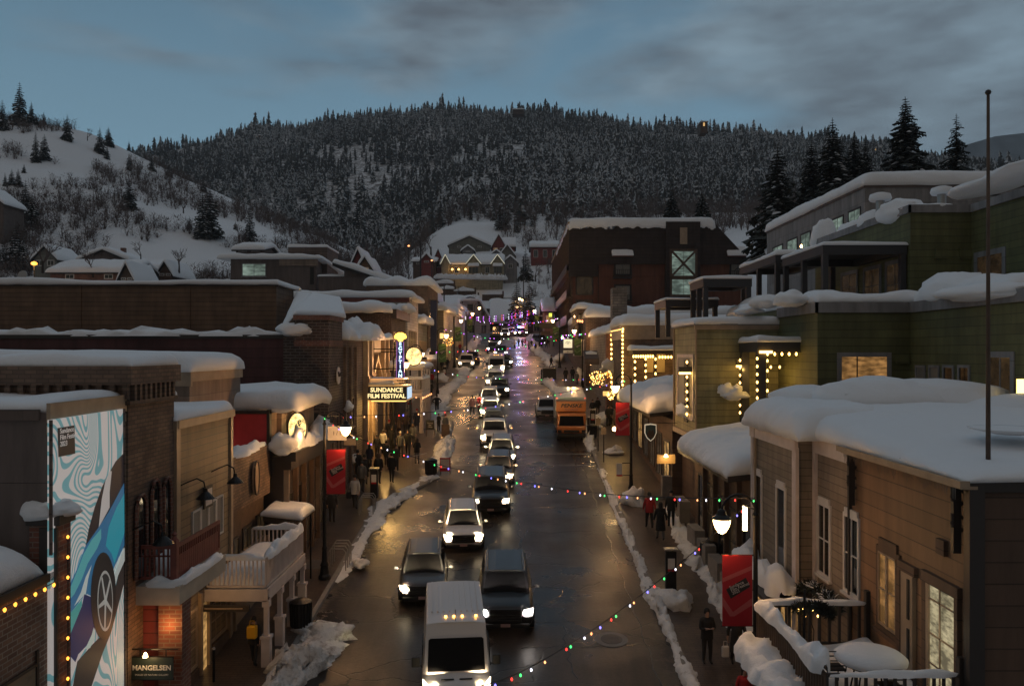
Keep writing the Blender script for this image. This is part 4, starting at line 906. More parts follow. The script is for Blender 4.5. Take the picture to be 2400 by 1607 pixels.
ridge('rail_snow', [(-9.4,24.5,ZD+.97),(-7.66,24.5,ZD+.97)], .2, .12, 4, 'snow', b, step=.12); ridge('rail_snow', [(-7.63,24.5,ZD+.97),(-7.63,28.7,ZD+.97)], .3, .28, 8, 'snow', b, step=.12, amp=.8)
ridge('rail_snow', [(-9.4,28.75,ZD+.97),(-7.66,28.75,ZD+.97)], .2, .16, 6, 'snow', b, step=.12)
t = thing('porch_sign', 'long dark wooden sign under the edge of the white balcony', 'sign', (-8.6,24.2,4.7))
MB().box(-9.6,-8.05,24.2,24.26,4.42,4.62).build('board', M['dark_trim'], t); MB().box(-9.4,-8.25,24.18,24.2,4.5,4.54).build('moulding', M['tan_trim'], t)
# ---------------- L4 shingle front, red mural wall
b = bld('shop_building', 'low shingled shop front with an oval sign beside the snow topped balcony', 'building', (-11, 29, 3))
wbox(b, -10.4, -9.5, 26.8, 31, 8.72, 'brick_tan', z0=6.85)
MB().box(-14,-9.75,26.85,31,2.4,6.85).build('recess_wall', M['brown_wood'], b)
for y in (27.2,28.6,30.1): window(b, 'x', -9.75, y, y+.9, gz(y)+.5, gz(y)+3.0, 1, 'dark_trim', 'dim_pane', .07, (1,1), sill=False)
ridge('parapet_snow', [(-9.7,26.8,8.7),(-9.7,31,8.7)], .5, .22, 2, 'snow', b)
t = thing('mural_wall', 'red rooftop wall painted with black bare branches', 'wall', (-10.5,31,9))
MB().box(-12.4,-9.62,31,31.2,7.4,9.95).build('wall', pbr('red painted plaster', (.50,.045,.05), .7, var=.12), t)
MB().box(-9.62,-9.5,30.95,31.2,7.4,10.05).box(-12.5,-9.5,30.93,31.2,9.9,10.02).build('frame', M['dark_trim'], t)
mb = MB(); rb = random.Random(4)
def br(x, z, a, l, w, lv):
    x2 = x+math.cos(a)*l; z2 = z+math.sin(a)*l*.6; mb.bar((x,30.985-lv*.004,z),(x2,30.985-lv*.004,z2), w, .02)
    if lv < 4:
        for k in range(3): br(x+(x2-x)*rb.uniform(.4,1), z+(z2-z)*rb.uniform(.5,1), a+rb.uniform(-.9,.9), l*.62, w*.7, lv+1)
br(-12.2,8.6,.25,.7,.06,0); br(-11.3,7.6,.3,.5,.05,1); mb.build('painted_branch', M['black'], t)
ridge('ledge_snow', [(-12.4,30.7,8.0),(-9.7,30.7,8.0)], .6, .3, 3, 'snow', t)
lamp('mural_light', (-11,30.2,8.5), 8, (1,.5,.4), .1); lamp('mural_light', (-12.2,29.8,10.2), 6, (1,.7,.45), .06)
# ---------------- L5 black shop front with snow roof and lit oval sign
b = bld('shop_building', 'black corniced shop front with sagging roof snow and a lit oval sign', 'building', (-9, 34, 3.3))
wbox(b, -14, -9.05, 31.2, 37.6, 8.2, 'dark_trim')
MB().box(-9.05,-8.5,31.0,37.7,8.05,8.4).box(-9.05,-8.7,31.1,37.6,7.7,8.05).build('cornice', M['dark_trim'], b)
MB().box(-14,-9.4,32.2,37.4,8.2,10.3).box(-16,-9.6,31.25,32.2,8.4,9.9).build('upper_wall', M['beige'], b)
for i, y in enumerate((31.5,32.8,34.1,35.4,36.5)):
    window(b, 'x', -9.05, y, y+.9, gz(y)+.6, gz(y)+3.4, 1, 'dark_trim', 'dim_pane' if i % 2 == 0 else 'glass', .08, (0,1), sill=False)
    MB().box(-9.05,-8.85,y-.22,y-.08,gz(y)-.1,7.7).build('pilaster', M['tan_trim' if i == 0 else 'brown_wood'], b)
MB().tube([(-9.45,37.4,8.4),(-9.42,37.4,4.2)],.05,6).build('downpipe', M['dark_trim'], b)
snow([(-24,31.4,10.25),(-8.8,31.4,10.25),(-8.8,37.6,10.3),(-24,37.6,10.3)], .62, .15, 14, 50, 24, b, amp=.2, sag=.25)
ridge('cornice_snow', [(-8.85,31.1,8.4),(-8.85,37.5,8.4)], .75, .55, 12, 'snow', b, amp=.9, step=.2); blob((-9.1,31.2,8.6),(.6,.5,.5),5,b,'snow_lump')
t = thing('oval_sign', 'glowing yellow oval sign with dark writing on the snow topped front', 'sign', (-8.9,33,9.3))
c = Vector((-8.95,33.0,9.18)); el = [(c.x+.42*math.cos(a), c.y, c.z+.68*math.sin(a)) for a in np.linspace(0,2*math.pi,24,endpoint=False)]
MB().ext(el, (0,-.12,0)).build('frame', M['dark_trim'], t); MB().ext([(c.x+.36*math.cos(a), c.y-.12, c.z+.6*math.sin(a)) for a in np.linspace(0,2*math.pi,24,endpoint=False)], (0,-.02,0)).build('face', litpane('sign yellow', (1,.7,.25), 2.2, 7), t)
for i, s_ in enumerate(['&', 'W']): text(s_, .42, M['dark_trim'], (c.x+.02, c.y-.15, c.z+.18-.42*i), RC, t, shear=.4)
lamp('sign_light', (-8.6,32.3,8.95), 9, (1,.75,.35), .05)
t = thing('awning', 'small shop awning under a loaf of snow', 'awning', (-8.3,30.0,6))
MB().prism([(-9.4,29.8),(-8.0,29.8),(-8.0,31.6),(-9.4,31.6)], 5.95, [6.25,6.05,6.05,6.25]).build('canvas', M['dark_trim'], t); MB().box(-8.08,-8.02,29.85,29.9,gz(30),5.95).box(-8.08,-8.02,31.5,31.55,gz(31),5.95).build('pole', M['iron'], t)
snow([(-9.4,29.8,6.2),(-8.0,29.8,6.05),(-8.0,31.6,6.05),(-9.4,31.6,6.2)], .4, .08, 31, 14, 14, t, 'awning_snow', .5)
# oval wall sign on shingle front
t = thing('wall_sign', 'unlit oval sign on the shingled front catching warm light', 'sign', (-9.3,29,7.7))
MB().ext([(-9.42, 28.9+.26*math.cos(a), 7.75+.62*math.sin(a)) for a in np.linspace(0,2*math.pi,20,endpoint=False)], (.08,0,0)).build('board', M['tan_trim'], t)
MB().tube([(-9.33, 28.9+.26*math.cos(a), 7.75+.62*math.sin(a)) for a in np.linspace(0,2*math.pi,21)], .03, 5).build('rim', M['dark_trim'], t); lamp('sign_light', (-8.9,28.9,8.6), 5, (1,.65,.3), .05)
# ---------------- L6 maroon hall with brick front
b = bld('brick_hall', 'large maroon walled hall with dark brick corner tower', 'building', (-20, 45, 4))
wbox(b, -60, -11.85, 41.2, 52, 13.15, 'maroon')
wbox(b, -11.85, -11.25, 40.9, 46, 13.45, 'brick_dark', 'brick_pier')
wbox(b, -11.25, -9.5, 40.8, 44, 14.15, 'brick_dark', 'tower')
MB().box(-11.3,-9.42,40.72,44.05,13.95,14.2).box(-11.28,-9.45,40.76,44,12.6,12.9).build('cornice', M['brick_red'], b)
MB().box(-60,-11.9,41.12,41.2,13.0,13.2).build('coping', M['dark_trim'], b)
window(b, 'y', 40.8, -10.95, -10.0, 6.2, 9.2, -1, 'brick_tan', 'black', .12, (0,0))
for y in (41.3,42.4,43.2): window(b, 'x', -9.5, y, y+.5, 6.5, 9.0, 1, 'brick_tan', 'glass', .06, (0,0))
for y in (44.3,45.8,47.3): MB().box(-9.5,-9.35,y,y+.3,4.5,12.6).build('pilaster', M['brick_tan'], b)
wbox(b, -11.5, -9.5, 44, 50, 13.0, 'brick_dark', 'wing')
window(b, 'x', -9.5, 45.0, 45.6, 8.0, 9.6, 1, 'brick_tan', 'glass', .06, (0,0)); window(b, 'x', -9.5, 46.5, 47.1, 8.0, 9.6, 1, 'brick_tan', 'glass', .06, (0,0))
ridge('parapet_snow', [(-60,41.6,13.15),(-11.9,41.6,13.15)], 1.2, .34, 7, 'snow', b, amp=.95, step=.5, n=9)
blob((-11.2,40.9,13.4),(1.0,.6,.48),3,b,'snow_lump',.35)
snow([(-14.5,57,16.3),(-12.2,56,15.9),(-9.4,44.3,14.2),(-11.3,40.9,14.2)], .35, .05, 8, 20, 20, b, 'roof_snow', .1)
snow([(-15.6,57,16.4),(-14.5,57,16.3),(-11.3,41,14.2),(-12.2,41.5,13.3)], .3, .0, 9, 20, 20, b, 'roof_snow', .1)
snow([(-11.4,44.4,13.0),(-9.4,44.4,13.0),(-9.4,48,13.0),(-11.4,48,13.0)], .95, .25, 41, 20, 20, b, 'roof_snow', .6)
snow([(-11.4,48,13.0),(-8.9,48,13.0),(-8.9,56,13.2),(-11.4,56,13.2)], 1.0, .3, 43, 24, 24, b, 'roof_snow', .7)
t = thing('wall_emblem', 'round metal horse emblem on the brick tower side', 'sign', (-9.4,43,11.2))
MB().ext([(-9.42, 42.6+.42*math.cos(a), 11.05+.42*math.sin(a)*1.1) for a in np.linspace(0,2*math.pi,20,endpoint=False)], (.05,0,0)).build('disc', M['pinkwhite'], t)
MB().tube([(-9.34, 42.4+.1*k, 11.25-.25*abs(math.sin(k*1.3))) for k in range(6)], .04, 5).build('figure', M['dark_trim'], t)
for y, z in ((44.6,9.2),(46.6,6.0),(49.4,5.2)):
    blob((-9.3,y,z),(.3,.4,.35),y,b,'sill_snow',.4)
# ---------------- theatre front with marquee and vertical neon sign
b = bld('theatre', 'narrow theatre front with pointed arch and marquee', 'theatre', (-9.5, 54, 5.2))
wbox(b, -14, -9.5, 50, 59, 13.6, 'brick_tan')
for y in (50.1,51.6,56.6,58.4): MB().box(-9.5,-9.2,y,y+.5,5,13.2).box(-9.5,-9.1,y-.1,y+.6,10.4,10.8).build('pilaster', M['tan_trim'], b)
MB().ext([(-9.25,52.4,10.2),(-9.25,54.3,11.7),(-9.25,56.3,10.2),(-9.25,56.3,10.6),(-9.25,54.3,12.2),(-9.25,52.4,10.6)], (-.25,0,0)).build('pointed_arch', M['tan_trim'], b)
window(b, 'x', -9.5, 53.6, 55.0, 8.2, 10.3, 1, 'dark_trim', 'glass', .1, (1,0)); MB().box(-9.5,-9.3,53,55.6,12.3,13.3).build('carved_panel', M['pinkwhite'], b)
MB().box(-9.5,-9.45,50.3,53.2,5.2,8.8).build('entrance', litpane('ticket window glow',(1,.5,.12),.8,.5), b)
wbox(b, -9.5, -9.3, 53.4, 54.2, 8.9, 'tan_trim', 'door_pier'); MB().box(-9.5,-9.28,54.4,58.6,5.4,8.7).build('door', M['dark_trim'], b)
m_ = thing('marquee', 'lit black marquee reading SUNDANCE FILM FESTIVAL over the theatre entrance', 'sign', (-7.9,51,9.7))
MB().box(-9.1,-6.75,50.0,52.4,9.3,10.15).build('box', M['black'], m_)
MB().box(-9.16,-6.69,49.94,52.46,10.15,10.19).box(-9.16,-6.69,49.94,52.46,9.26,9.3).build('neon_trim', glow('amber neon',(1,.5,.14),.4), m_)
MB().box(-9.0,-6.85,50.1,52.3,9.19,9.23).build('soffit_lamp', glow('soffit lamp', (1,.6,.16), 2), m_)
lt = glow('marquee letters', (1,.78,.36), 1.3)
text('SUNDANCE', .38, lt, (-8.0,49.97,9.92), RC, m_, ext=.01, bold=.012); text('FILM FESTIVAL', .38, lt, (-8.0,49.97,9.54), RC, m_, ext=.01, bold=.012)
MB().box(-6.74,-6.70,50.2,52.2,9.36,10.08).build('side_panel', glow('side panel',(.6,.8,1),.9), m_)
MB().box(-9.1,-6.9,50.3,52.2,10.55,10.62).box(-9.1,-6.9,50.3,50.36,10.4,10.45).build('top_rail', glow('neon rail',(1,.45,.15),.8), m_)
roofsnow(-9.2,-7.6,50.3,52.3,10.22,.35,m_,5,.05,name='sign_snow',amp=.6)
lamp('marquee_light', (-8.2,51.2,8.9), 380, (1,.56,.17), .5)
n_ = thing('neon_sign', 'tall vertical blue neon sign reading EGYPTIAN with a yellow fan on top', 'sign', (-7.5,52.5,12))
yy = 52.4; xc = -7.47
MB().prism([(xc-.24,yy-.12),(xc+.24,yy-.12),(xc+.24,yy+.12),(xc-.24,yy+.12)], 10.62, 13.0).build('blade', pbr('sign navy', (.01,.012,.05), .4), n_)
MB().bar((xc-.26,yy-.14,10.62),(xc-.21,yy-.14,13.02),.022).bar((xc+.26,yy-.14,10.62),(xc+.21,yy-.14,13.02),.022).bar((xc-.26,yy-.14,10.6),(xc+.26,yy-.14,10.6),.045).build('neon_tube', glow('purple neon',(.75,.28,1),.7), n_)
lb_ = glow('blue neon',(.55,.8,1),2.6)
for i, ch in enumerate('EGYPTIAN'): text(ch, .32, lb_, (xc, yy-.15, 12.82-i*.295), RC, n_, ext=.01, bold=.006, sx=1.1)
MB().ext([(xc+.42*math.cos(a)*(1 if k%2 else .93), yy, 13.25+.36*math.sin(a)*(1 if k%2 else .9)) for k, a in enumerate(np.linspace(math.pi*1.02,-.02*math.pi,13))] + [(xc+.15,yy,13.1),(xc+.12,yy,13.0),(xc-.12,yy,13.0),(xc-.15,yy,13.1)], (0,-.12,0)).build('fan', glow('yellow neon',(1,.50,.06),4.5), n_)
MB().bar((-9.5,yy+.1,12.5),(xc,yy,12.5),.06).bar((-9.5,yy+.1,11.2),(xc,yy,11.2),.06).build('bracket', M['iron'], n_)
lamp('neon_light', (-7.3,51.9,11.8), 12, (.8,.5,1), .2)
# ---------------- buildings beyond the theatre on the same side
b = bld('brick_building', 'tall dark brick building with snow on its roof beyond the theatre', 'building', (-11, 64, 6))
wbox(b, -60, -9.4, 61, 69, 15.5, 'brick_dark'); MB().box(-60,-9.2,60.9,61,15.2,15.6).box(-9.4,-9.0,60.95,69,14.9,15.6).build('cornice', M['dark_trim'], b)
snow([(-25,60.9,15.6),(-9.5,60.9,15.5),(-9.5,68,15.5),(-25,68,15.6)], .75, .2, 17, 50, 20, b, amp=.3, sag=.2)
for k in range(3): window(b, 'x', -9.4, 62+k*2.2, 63+k*2.2, 11.8, 13.8, 1, 'tan_trim', 'glass', .1, (0,1))
blob((-9.2,67.2,15.9),(.8,1.2,.6),3,b,'snow_lump')
b = bld('shop_building', 'white sided building with a long snow roof beyond the dark brick one', 'building', (-11, 75, 7))
wbox(b, -45, -9.4, 70.2, 78, 17.0, 'white_siding'); MB().box(-45,-9.2,70.05,70.2,16.7,17.2).build('cornice', M['red_rail'], b)
snow([(-40,70,17.15),(-9.0,70,17.1),(-9.0,78,17.1),(-40,78,17.15)], .8, .2, 19, 60, 20, b, amp=.15)
for k in range(5): window(b, 'x', -9.4, 71+k*1.2, 71.6+k*1.2, 12.6, 14.2, 1, 'tan_trim', 'dim_pane', .06, (0,1))
b = bld('shop_building', 'grey gabled shop with roof snow behind the second street lamp', 'building', (-11, 82, 8))
wbox(b, -16, -9.4, 78.2, 86, 15.2, 'sage'); roofsnow(-16,-9.0,78.2,86,15.2,1.0,b,23,.3,amp=.5)
for k in range(6): window(b, 'x', -9.4, 79+k*1.1, 79.5+k*1.1, 12.2, 13.4, 1, 'tan_trim', 'dim_pane', .05, (0,0))
MB().box(-9.4,-8.2,78.4,86,11.4,11.6).build('canopy', M['tan_trim'], b); ridge('canopy_snow', [(-8.8,78.5,11.6),(-8.8,86,11.6)], 1.3,.6,3,'snow',b)
b = bld('shop_building', 'tall narrow building with a blue banner beside the third street lamp', 'building', (-10, 90, 9))
wbox(b, -16, -9.3, 86.2, 97, 19.5, 'brick_tan'); roofsnow(-16,-9.0,86.2,97,19.5,1.1,b,29,.3,amp=.4)
for k in range(4):
    window(b, 'x', -9.3, 87+k*2.4, 88.2+k*2.4, 15.2, 17.4, 1, 'tan_trim', 'dim_pane' if k == 1 else 'glass', .1, (0,1)); window(b, 'x', -9.3, 87+k*2.4, 88.2+k*2.4, 11.6, 13.8, 1, 'tan_trim', 'dim_pane', .1, (0,1))
t = thing('banner', 'tall plain blue banner hanging on the narrow building', 'banner', (-8.9,88,15)); MB().box(-9.25,-8.55,88.0,88.08,12.2,18.0).build('cloth', pbr('blue cloth',(.03,.04,.10),.8), t); MB().box(-9.3,-8.5,87.98,88.1,18,18.06).build('rod', M['iron'], t)
b = bld('shop_building', 'tan flat building under thick snow past the blue banner', 'building', (-11, 105, 10))
wbox(b, -20, -8.6, 97.2, 112, 17.4, 'cream'); roofsnow(-20,-8.4,97.2,112,17.4,1.1,b,31,.3,amp=.3)
for k in range(5): window(b, 'x', -8.6, 98+k*2.6, 99.6+k*2.6, 11.2, 13.2, 1, 'tan_trim', 'warm_pane' if k in (1,3) else 'dim_pane', .1, (1,1))
window(b, 'y', 97.2, -12.5, -11.2, 15, 16.6, -1, 'tan_trim', 'warm_pane', .1, (1,0))
b = bld('shop_building', 'low grey building with lit windows near the street end', 'building', (-11, 120, 12))
wbox(b, -20, -8.4, 112.2, 132, 17.6, 'sage'); roofsnow(-20,-8.2,112.2,132,17.6,1.2,b,37,.3,amp=.3)
for k in range(6): window(b, 'x', -8.4, 113+k*3, 114.8+k*3, 13.2, 15.2, 1, 'tan_trim', 'warm_pane' if k%2 else 'dim_pane', .1, (1,0))
b = bld('shop_building', 'last low snow roofed building before the white gabled house', 'building', (-12, 140, 15))
wbox(b, -24, -9.4, 133, 152, 19.4, 'white_siding'); roofsnow(-24,-9.2,133,152,19.4,1.6,b,39,.4,amp=.3)
# porch with pink white columns past the marquee
b = bld('porch', 'two storey white porch with snow on top past the marquee', 'balcony', (-8.3, 62, 6.4))
MB().box(-9.4,-6.9,59.6,65.5,8.9,9.25).build('deck', M['pinkwhite'], b)
mb = MB(); rail(mb, (-9.3,59.65,9.25),(-6.95,59.65,9.25),.1,1.0,14,.05); mb.build('railing', M['pinkwhite'], b)
mb = MB(); rail(mb, (-6.95,59.65,9.25),(-6.95,65.4,9.25),.1,1.0,26,.05); mb.build('railing', M['pinkwhite'], b)
for y in (59.75,61.6,63.5,65.3):
    g = gz(y)+.14; MB().box(-7.05,-6.85,y-.1,y+.1,g,8.9).box(-7.1,-6.8,y-.15,y+.15,g,g+.8).build('post', M['pinkwhite'], b); MB().box(-7.0,-6.88,y-.06,y+.06,9.2,11.0).build('upper_post', M['pinkwhite'], b)
MB().box(-9.4,-6.8,59.5,65.6,10.95,11.15).build('roof', M['pinkwhite'], b); roofsnow(-9.4,-6.8,59.5,65.6,11.15,.5,b,3,.15,amp=.3); ridge('rail_snow',[(-9.3,59.6,10.3),(-6.95,59.6,10.3),(-6.95,65.4,10.3)],.3,.2,4,'snow',b)
strand('small white bulbs under the roof of the two storey porch', 'string lights', [((-9.3,59.4,9.0),(-6.8,59.4,9.0),6),((-6.8,59.5,8.95),(-6.8,65.4,8.95),6)], 'bulb_peach', .05)
t = thing('round_sign', 'big glowing round yellow sign behind the neon sign', 'sign', (-7.3,55.8,11.8))
MB().ext([(-7.05+.55*math.cos(a), 56, 12.0+.62*math.sin(a)) for a in np.linspace(0,2*math.pi,20,endpoint=False)], (0,.15,0)).build('face', litpane('round sign glow', (1,.68,.25), 2.2, 5), t); MB().ext([(-7.05+.62*math.cos(a), 56.05, 12.0+.69*math.sin(a)) for a in np.linspace(0,2*math.pi,20,endpoint=False)], (0,.15,0)).bar((-9.4,56.1,12.3),(-7,56.1,12.3),.06).build('frame', M['iron'], t)

# ---------------- L7 tan box and L8 grey blocks behind
b = bld('warehouse', 'large windowless tan sided block behind the maroon hall', 'building', (-30, 55, 5))
wbox(b, -70, -15.7, 52.6, 56.7, 16.8, 'tan_siding'); MB().box(-70,-15.6,52.5,52.6,16.65,16.85).box(-15.7,-15.55,52.5,56.7,16.65,16.85).build('coping', M['dark_trim'], b)
for x in (-43,-36,-28.7,-21.5): MB().box(x,x+.12,52.54,52.6,10,16.65).build('trim_strip', M['tan_siding'], b)
snow([(-70,52.5,16.82),(-15.6,52.5,16.82),(-15.6,58,16.82),(-70,58,16.82)], .36, .1, 6, 88, 14, b, amp=.45, fr=.16, sag=.06)
b = bld('grey_building', 'grey stucco block with a wide green tinted window and rooftop box', 'building', (-28, 97, 9))
wbox(b, -33.8, -23.6, 95, 106, 23.4, 'grey_wall'); wbox(b, -23.6, -21.5, 97, 104, 20, 'grey_wall', 'side_wing'); MB().box(-28,-23.4,94.9,95,22.6,23.4).build('fascia', M['beige'], b)
wbox(b, -27.8, -23.0, 98, 104, 25.2, 'grey_siding', 'rooftop_box', 22); wpy(b, 95, 569, 622, 619, 646, 'cool_pane', 'grey_pale', fw=.12, mull=(1,0)); window(b,'y',95,-24.3,-23.9,20.4,22.4,-1,'dark_trim','black',.05,(0,0),sill=False)
snow([(-35,94.8,23.4),(-23.2,94.8,23.4),(-22.6,106,22.6),(-35,106,23.6)], .75, .3, 6, 40, 20, b, amp=.2); roofsnow(-27.8,-23,98,104,25.2,.4,b,4)
snow([(-41,94.5,18.4),(-34,94.5,20.6),(-34,104,20.6),(-41,104,18.4)], .5, .2, 8, 24, 16, b, 'roof_snow', .2); MB().prism([(-41,94.6),(-33.8,94.6),(-33.8,104),(-41,104)], 12, [18.3,20.5,20.5,18.3]).build('lean_to', M['roofing'], b)
b = bld('grey_building', 'long grey wall under a sloping snow roof behind the shops', 'building', (-15, 92, 9))
wbox(b, -22.2, -19.2, 90.5, 97, 20.9, 'grey_wall')
MB().ext([(-19.2,90,8),(-11.4,90,8),(-11.4,90,19.4),(-19.2,90,21.9)], (0,8,0)).build('gable_wall', M['grey_wall'], b); MB().box(-15,-14.85,89.92,90,15,20.3).box(-11.6,-11.4,89.92,90,15,19.3).build('trim_strip', M['grey_pale'], b)
snow([(-20.2,89.5,22.4),(-10.6,89.5,19.3),(-10.6,98,19.3),(-20.2,98,22.4)], .6, .2, 11, 30, 14, b, amp=.25, sag=.1); MB().ext([(-20.4,89.4,22.0),(-10.4,89.4,18.9),(-10.4,89.4,19.3),(-20.4,89.4,22.5)], (0,8.8,0)).build('roof', M['roofing'], b); roofsnow(-22.2,-19.4,90.5,96,20.9,.25,b,2)
# ================================================================== right side of the street
# ---------------- R0 brown house with the big snow roof
b = bld('brown_house', 'brown clapboard house under a broad snow field roof with a snowy deck', 'house', (12, 20, 2))
wbox(b, 8.5, 30, 14.8, 20.1, 10.0, 'brown_siding', 'front_wall')
wbox(b, 8.5, 30, 20.1, 22.5, 9.95, 'tan_clap', 'middle_wall')
wbox(b, 8.0, 30, 22.5, 26.7, 9.9, 'taupe_clap', 'far_wall')
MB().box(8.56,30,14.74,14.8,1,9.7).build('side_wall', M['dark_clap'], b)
MB().box(8.36,8.64,14.62,14.82,1,9.95).box(8.36,30,14.66,14.74,9.72,10.0).box(8.42,8.5,20.05,20.13,1,9.6).build('corner_board', M['dark_trim'], b)
MB().box(7.92,8.02,22.42,22.72,1.5,9.6).box(8.42,8.5,22.3,22.5,1.5,9.6).box(7.93,8.0,26.5,26.72,1.5,9.6).box(7.9,8.0,22.44,26.75,9.5,9.9).box(8.38,8.5,20.0,22.4,9.5,9.88).build('corner_board', M['pinkwhite'], b)
MB().box(7.9,8.0,22.3,26.8,9.9,10.02).box(7.9,8.5,22.35,22.45,9.9,10.02).build('fascia', M['tan_trim'], b)
MB().box(8.12,8.3,14.5,20.1,9.82,9.95).box(8.2,8.5,14.6,20.0,9.78,9.84).build('gutter', M['tan_trim'], b)
for (y0, zz) in ((14.9,9.6),(19.6,9.6)):
    mb = MB()
    for k in range(2): mb.tube([(8.3, y0+.2, zz+.15-.5*k)] + [(8.42-.13*math.cos(a), y0+.2, zz-.05-.5*k+.15*math.sin(a)) for a in np.linspace(-.5,4.6,10)], .035, 5)
    mb.box(8.3,8.45,y0+.15,y0+.25,zz-1.1,zz+.2); mb.build('scroll_bracket', M['dark_trim'], b)
mb = MB(); rr = random.Random(2)
for i in range(70):
    y = 14.9+i*.073; mb.lathe((8.25,y,9.80-rr.uniform(.05,.26)), [(.004,0),(.014,.3)], 4)
mb.build('icicle', pbr('ice', (.25,.2,.15), .1, spec=.8), b)['kind'] = 'stuff'
# windows (outlines surveyed in the far wall, the middle wall, the front wall)
wpx(b, 8.0, 1771, 1786, 1118, 1308, mull=(0,0), hood=1); wpx(b, 8.0, 1823, 1841, 1150, 1332, mull=(0,0), hood=1)
wpx(b, 8.5, 1921, 1946, 1192, 1352, mull=(1,1), hood=1); wpx(b, 8.5, 1983, 2013, 1222, 1397, mull=(1,1), hood=1)
wpx(b, 8.5, 2064, 2106, 1312, 1488, 'amber_pane', 'dark_clap', mull=(0,0), fw=.13, hood=1)
f = b.children[-1]; d0, d1 = XF(2106,8.5), XF(2064,8.5); zt, zb_ = ZF(1312,d0), ZF(1488,d0)
MB().box(8.43,8.46,d0,d0+.04,zb_,zt).box(8.43,8.46,d1-.04,d1,zb_,zt).box(8.42,8.46,(d0+d1)/2-.04,(d0+d1)/2+.04,zb_,zt).box(8.43,8.46,d0,d1,zt-.04,zt).box(8.43,8.46,d0,d1,zb_,zb_+.05).box(8.44,8.46,d0,d1,(zt+zb_)/2-.02,(zt+zb_)/2+.02).build('sash', M['tan_trim'], f)
d0 = XF(2147,8.5); d1 = XF(2119,8.5); MB().box(8.42,8.5,d0,d1,5.45,ZF(1350,d0)).build('door', M['tan_trim'], b); MB().box(8.40,8.43,d0+.12,d1-.3,6.6,ZF(1362,d0)).box(8.40,8.43,d0+.12,d1-.3,5.7,6.4).build('door_pane', M['black'], b.children[-1])
MB().box(8.4,8.5,d0-.1,d1+.12,ZF(1350,d0),ZF(1350,d0)+.2).box(8.4,8.5,d1,d1+.2,5.4,ZF(1350,d0)).build('door_casing', M['dark_clap'], b)
d0 = XF(2246,8.5); d1 = XF(2178,8.5); zt = ZF(1400,d0)
f = MB().box(8.41,8.5,d0-.12,d0,5.4,zt).box(8.41,8.5,d1,d1+.14,5.4,zt).box(8.4,8.5,d0-.14,d1+.16,zt,zt+.22).build('door_frame', M['dark_clap'], b)
MB().box(8.44,8.46,d0,d1,5.4,zt).build('glazed_door', M['shelf_pane'], f); MB().box(8.42,8.44,(d0+d1)/2-.02,(d0+d1)/2+.02,5.4,zt).box(8.41,8.44,d1-.14,d1-.02,5.4,zt).box(8.42,8.435,d0,d1,7.3,7.34).box(8.42,8.435,d0,d1,6.6,6.64).box(8.42,8.435,d0,d1,6.0,6.04).build('shelf', M['tan_trim'], f)
lamp('room_light', (8.2, (d0+d1)/2, 6.8), 2.2, (1,.85,.55), .3)
# the roof: one wide field of snow, a thick lip over the far wall, a thin one over the gutter
def rt(U, V): return .32 + .75*max(0,(V-.35))*1.3 + .35*U
snow([(8.25,14.55,9.93),(30,14.55,10.3),(30,27,10.35),(8.1,27,10.0)], .85, .0, 51, 80, 70, b, 'roof_snow', .13, tilt=lambda U, V: min(1, .25+1.1*V+.8*U) , fr=.22, p=.5)
snow([(7.75,21.6,10.0),(10.5,21.6,10.0),(10.5,27.0,10.0),(7.75,27.0,10.0)], 1.0, .05, 55, 20, 40, b, 'roof_lip_snow', .1, fr=.4, sag=.1)
for (px, py, d, r) in ((2050,885,25,(2.0,1.6,.9)),(2170,888,25.5,(2.6,1.5,.75)),(2390,930,24,(2.4,1.6,.8)),(1905,905,26,(1.4,1.2,.5))):
    q = P(px, py, d); blob((q.x,q.y,q.z-r[2]*.92), r, px, b, 'snow_drift', .18)
MB().tube([(7.93,26.2,9.8),(7.93,26.2,5.6)],.045,6).build('downpipe', M['tan_trim'], b); MB().box(8.5-.09,8.5,15.6,15.9,8.3,8.6).build('vent_hood', M['dark_clap'], b)
t = thing('dish', 'round snow rimmed dish lying on the snow by the flagpole foot', 'roof fitting', (10.2,16.6,10.5))
MB().lathe((10.6,17.0,10.55), [(.3,0),(.78,.10),(.82,.13),(.70,.12),(.1,.06)], 28).build('bowl', M['snow'], t, smooth=True)
t = thing('roof_vent', 'small dark vent poking out of the snow field', 'vent', (10.2,24.0,10.8)); MB().box(10.0,10.5,24.0,24.3,10.75,10.98).build('hood', M['brown_wood'], t); MB().box(9.95,10.55,23.95,24.35,10.98,11.06).build('lid', M['snow'], t)
t = thing('flagpole', 'tall dark flagpole with a ball top standing in the roof snow', 'pole', (9.2,15.5,9.9))
q0 = P(2316,1066,15.6); q1 = P(2316,222,15.6)
MB().tube([q0-Vector((0,0,.4)), q1], [.045,.028], 10).build('shaft', M['brown_wood'], t, smooth=True); MB().lathe((q1.x,q1.y,q1.z-.01), [(.01,0),(.045,.02),(.058,.055),(.045,.09),(.01,.11)], 12).build('ball', M['dark_trim'], t, smooth=True)
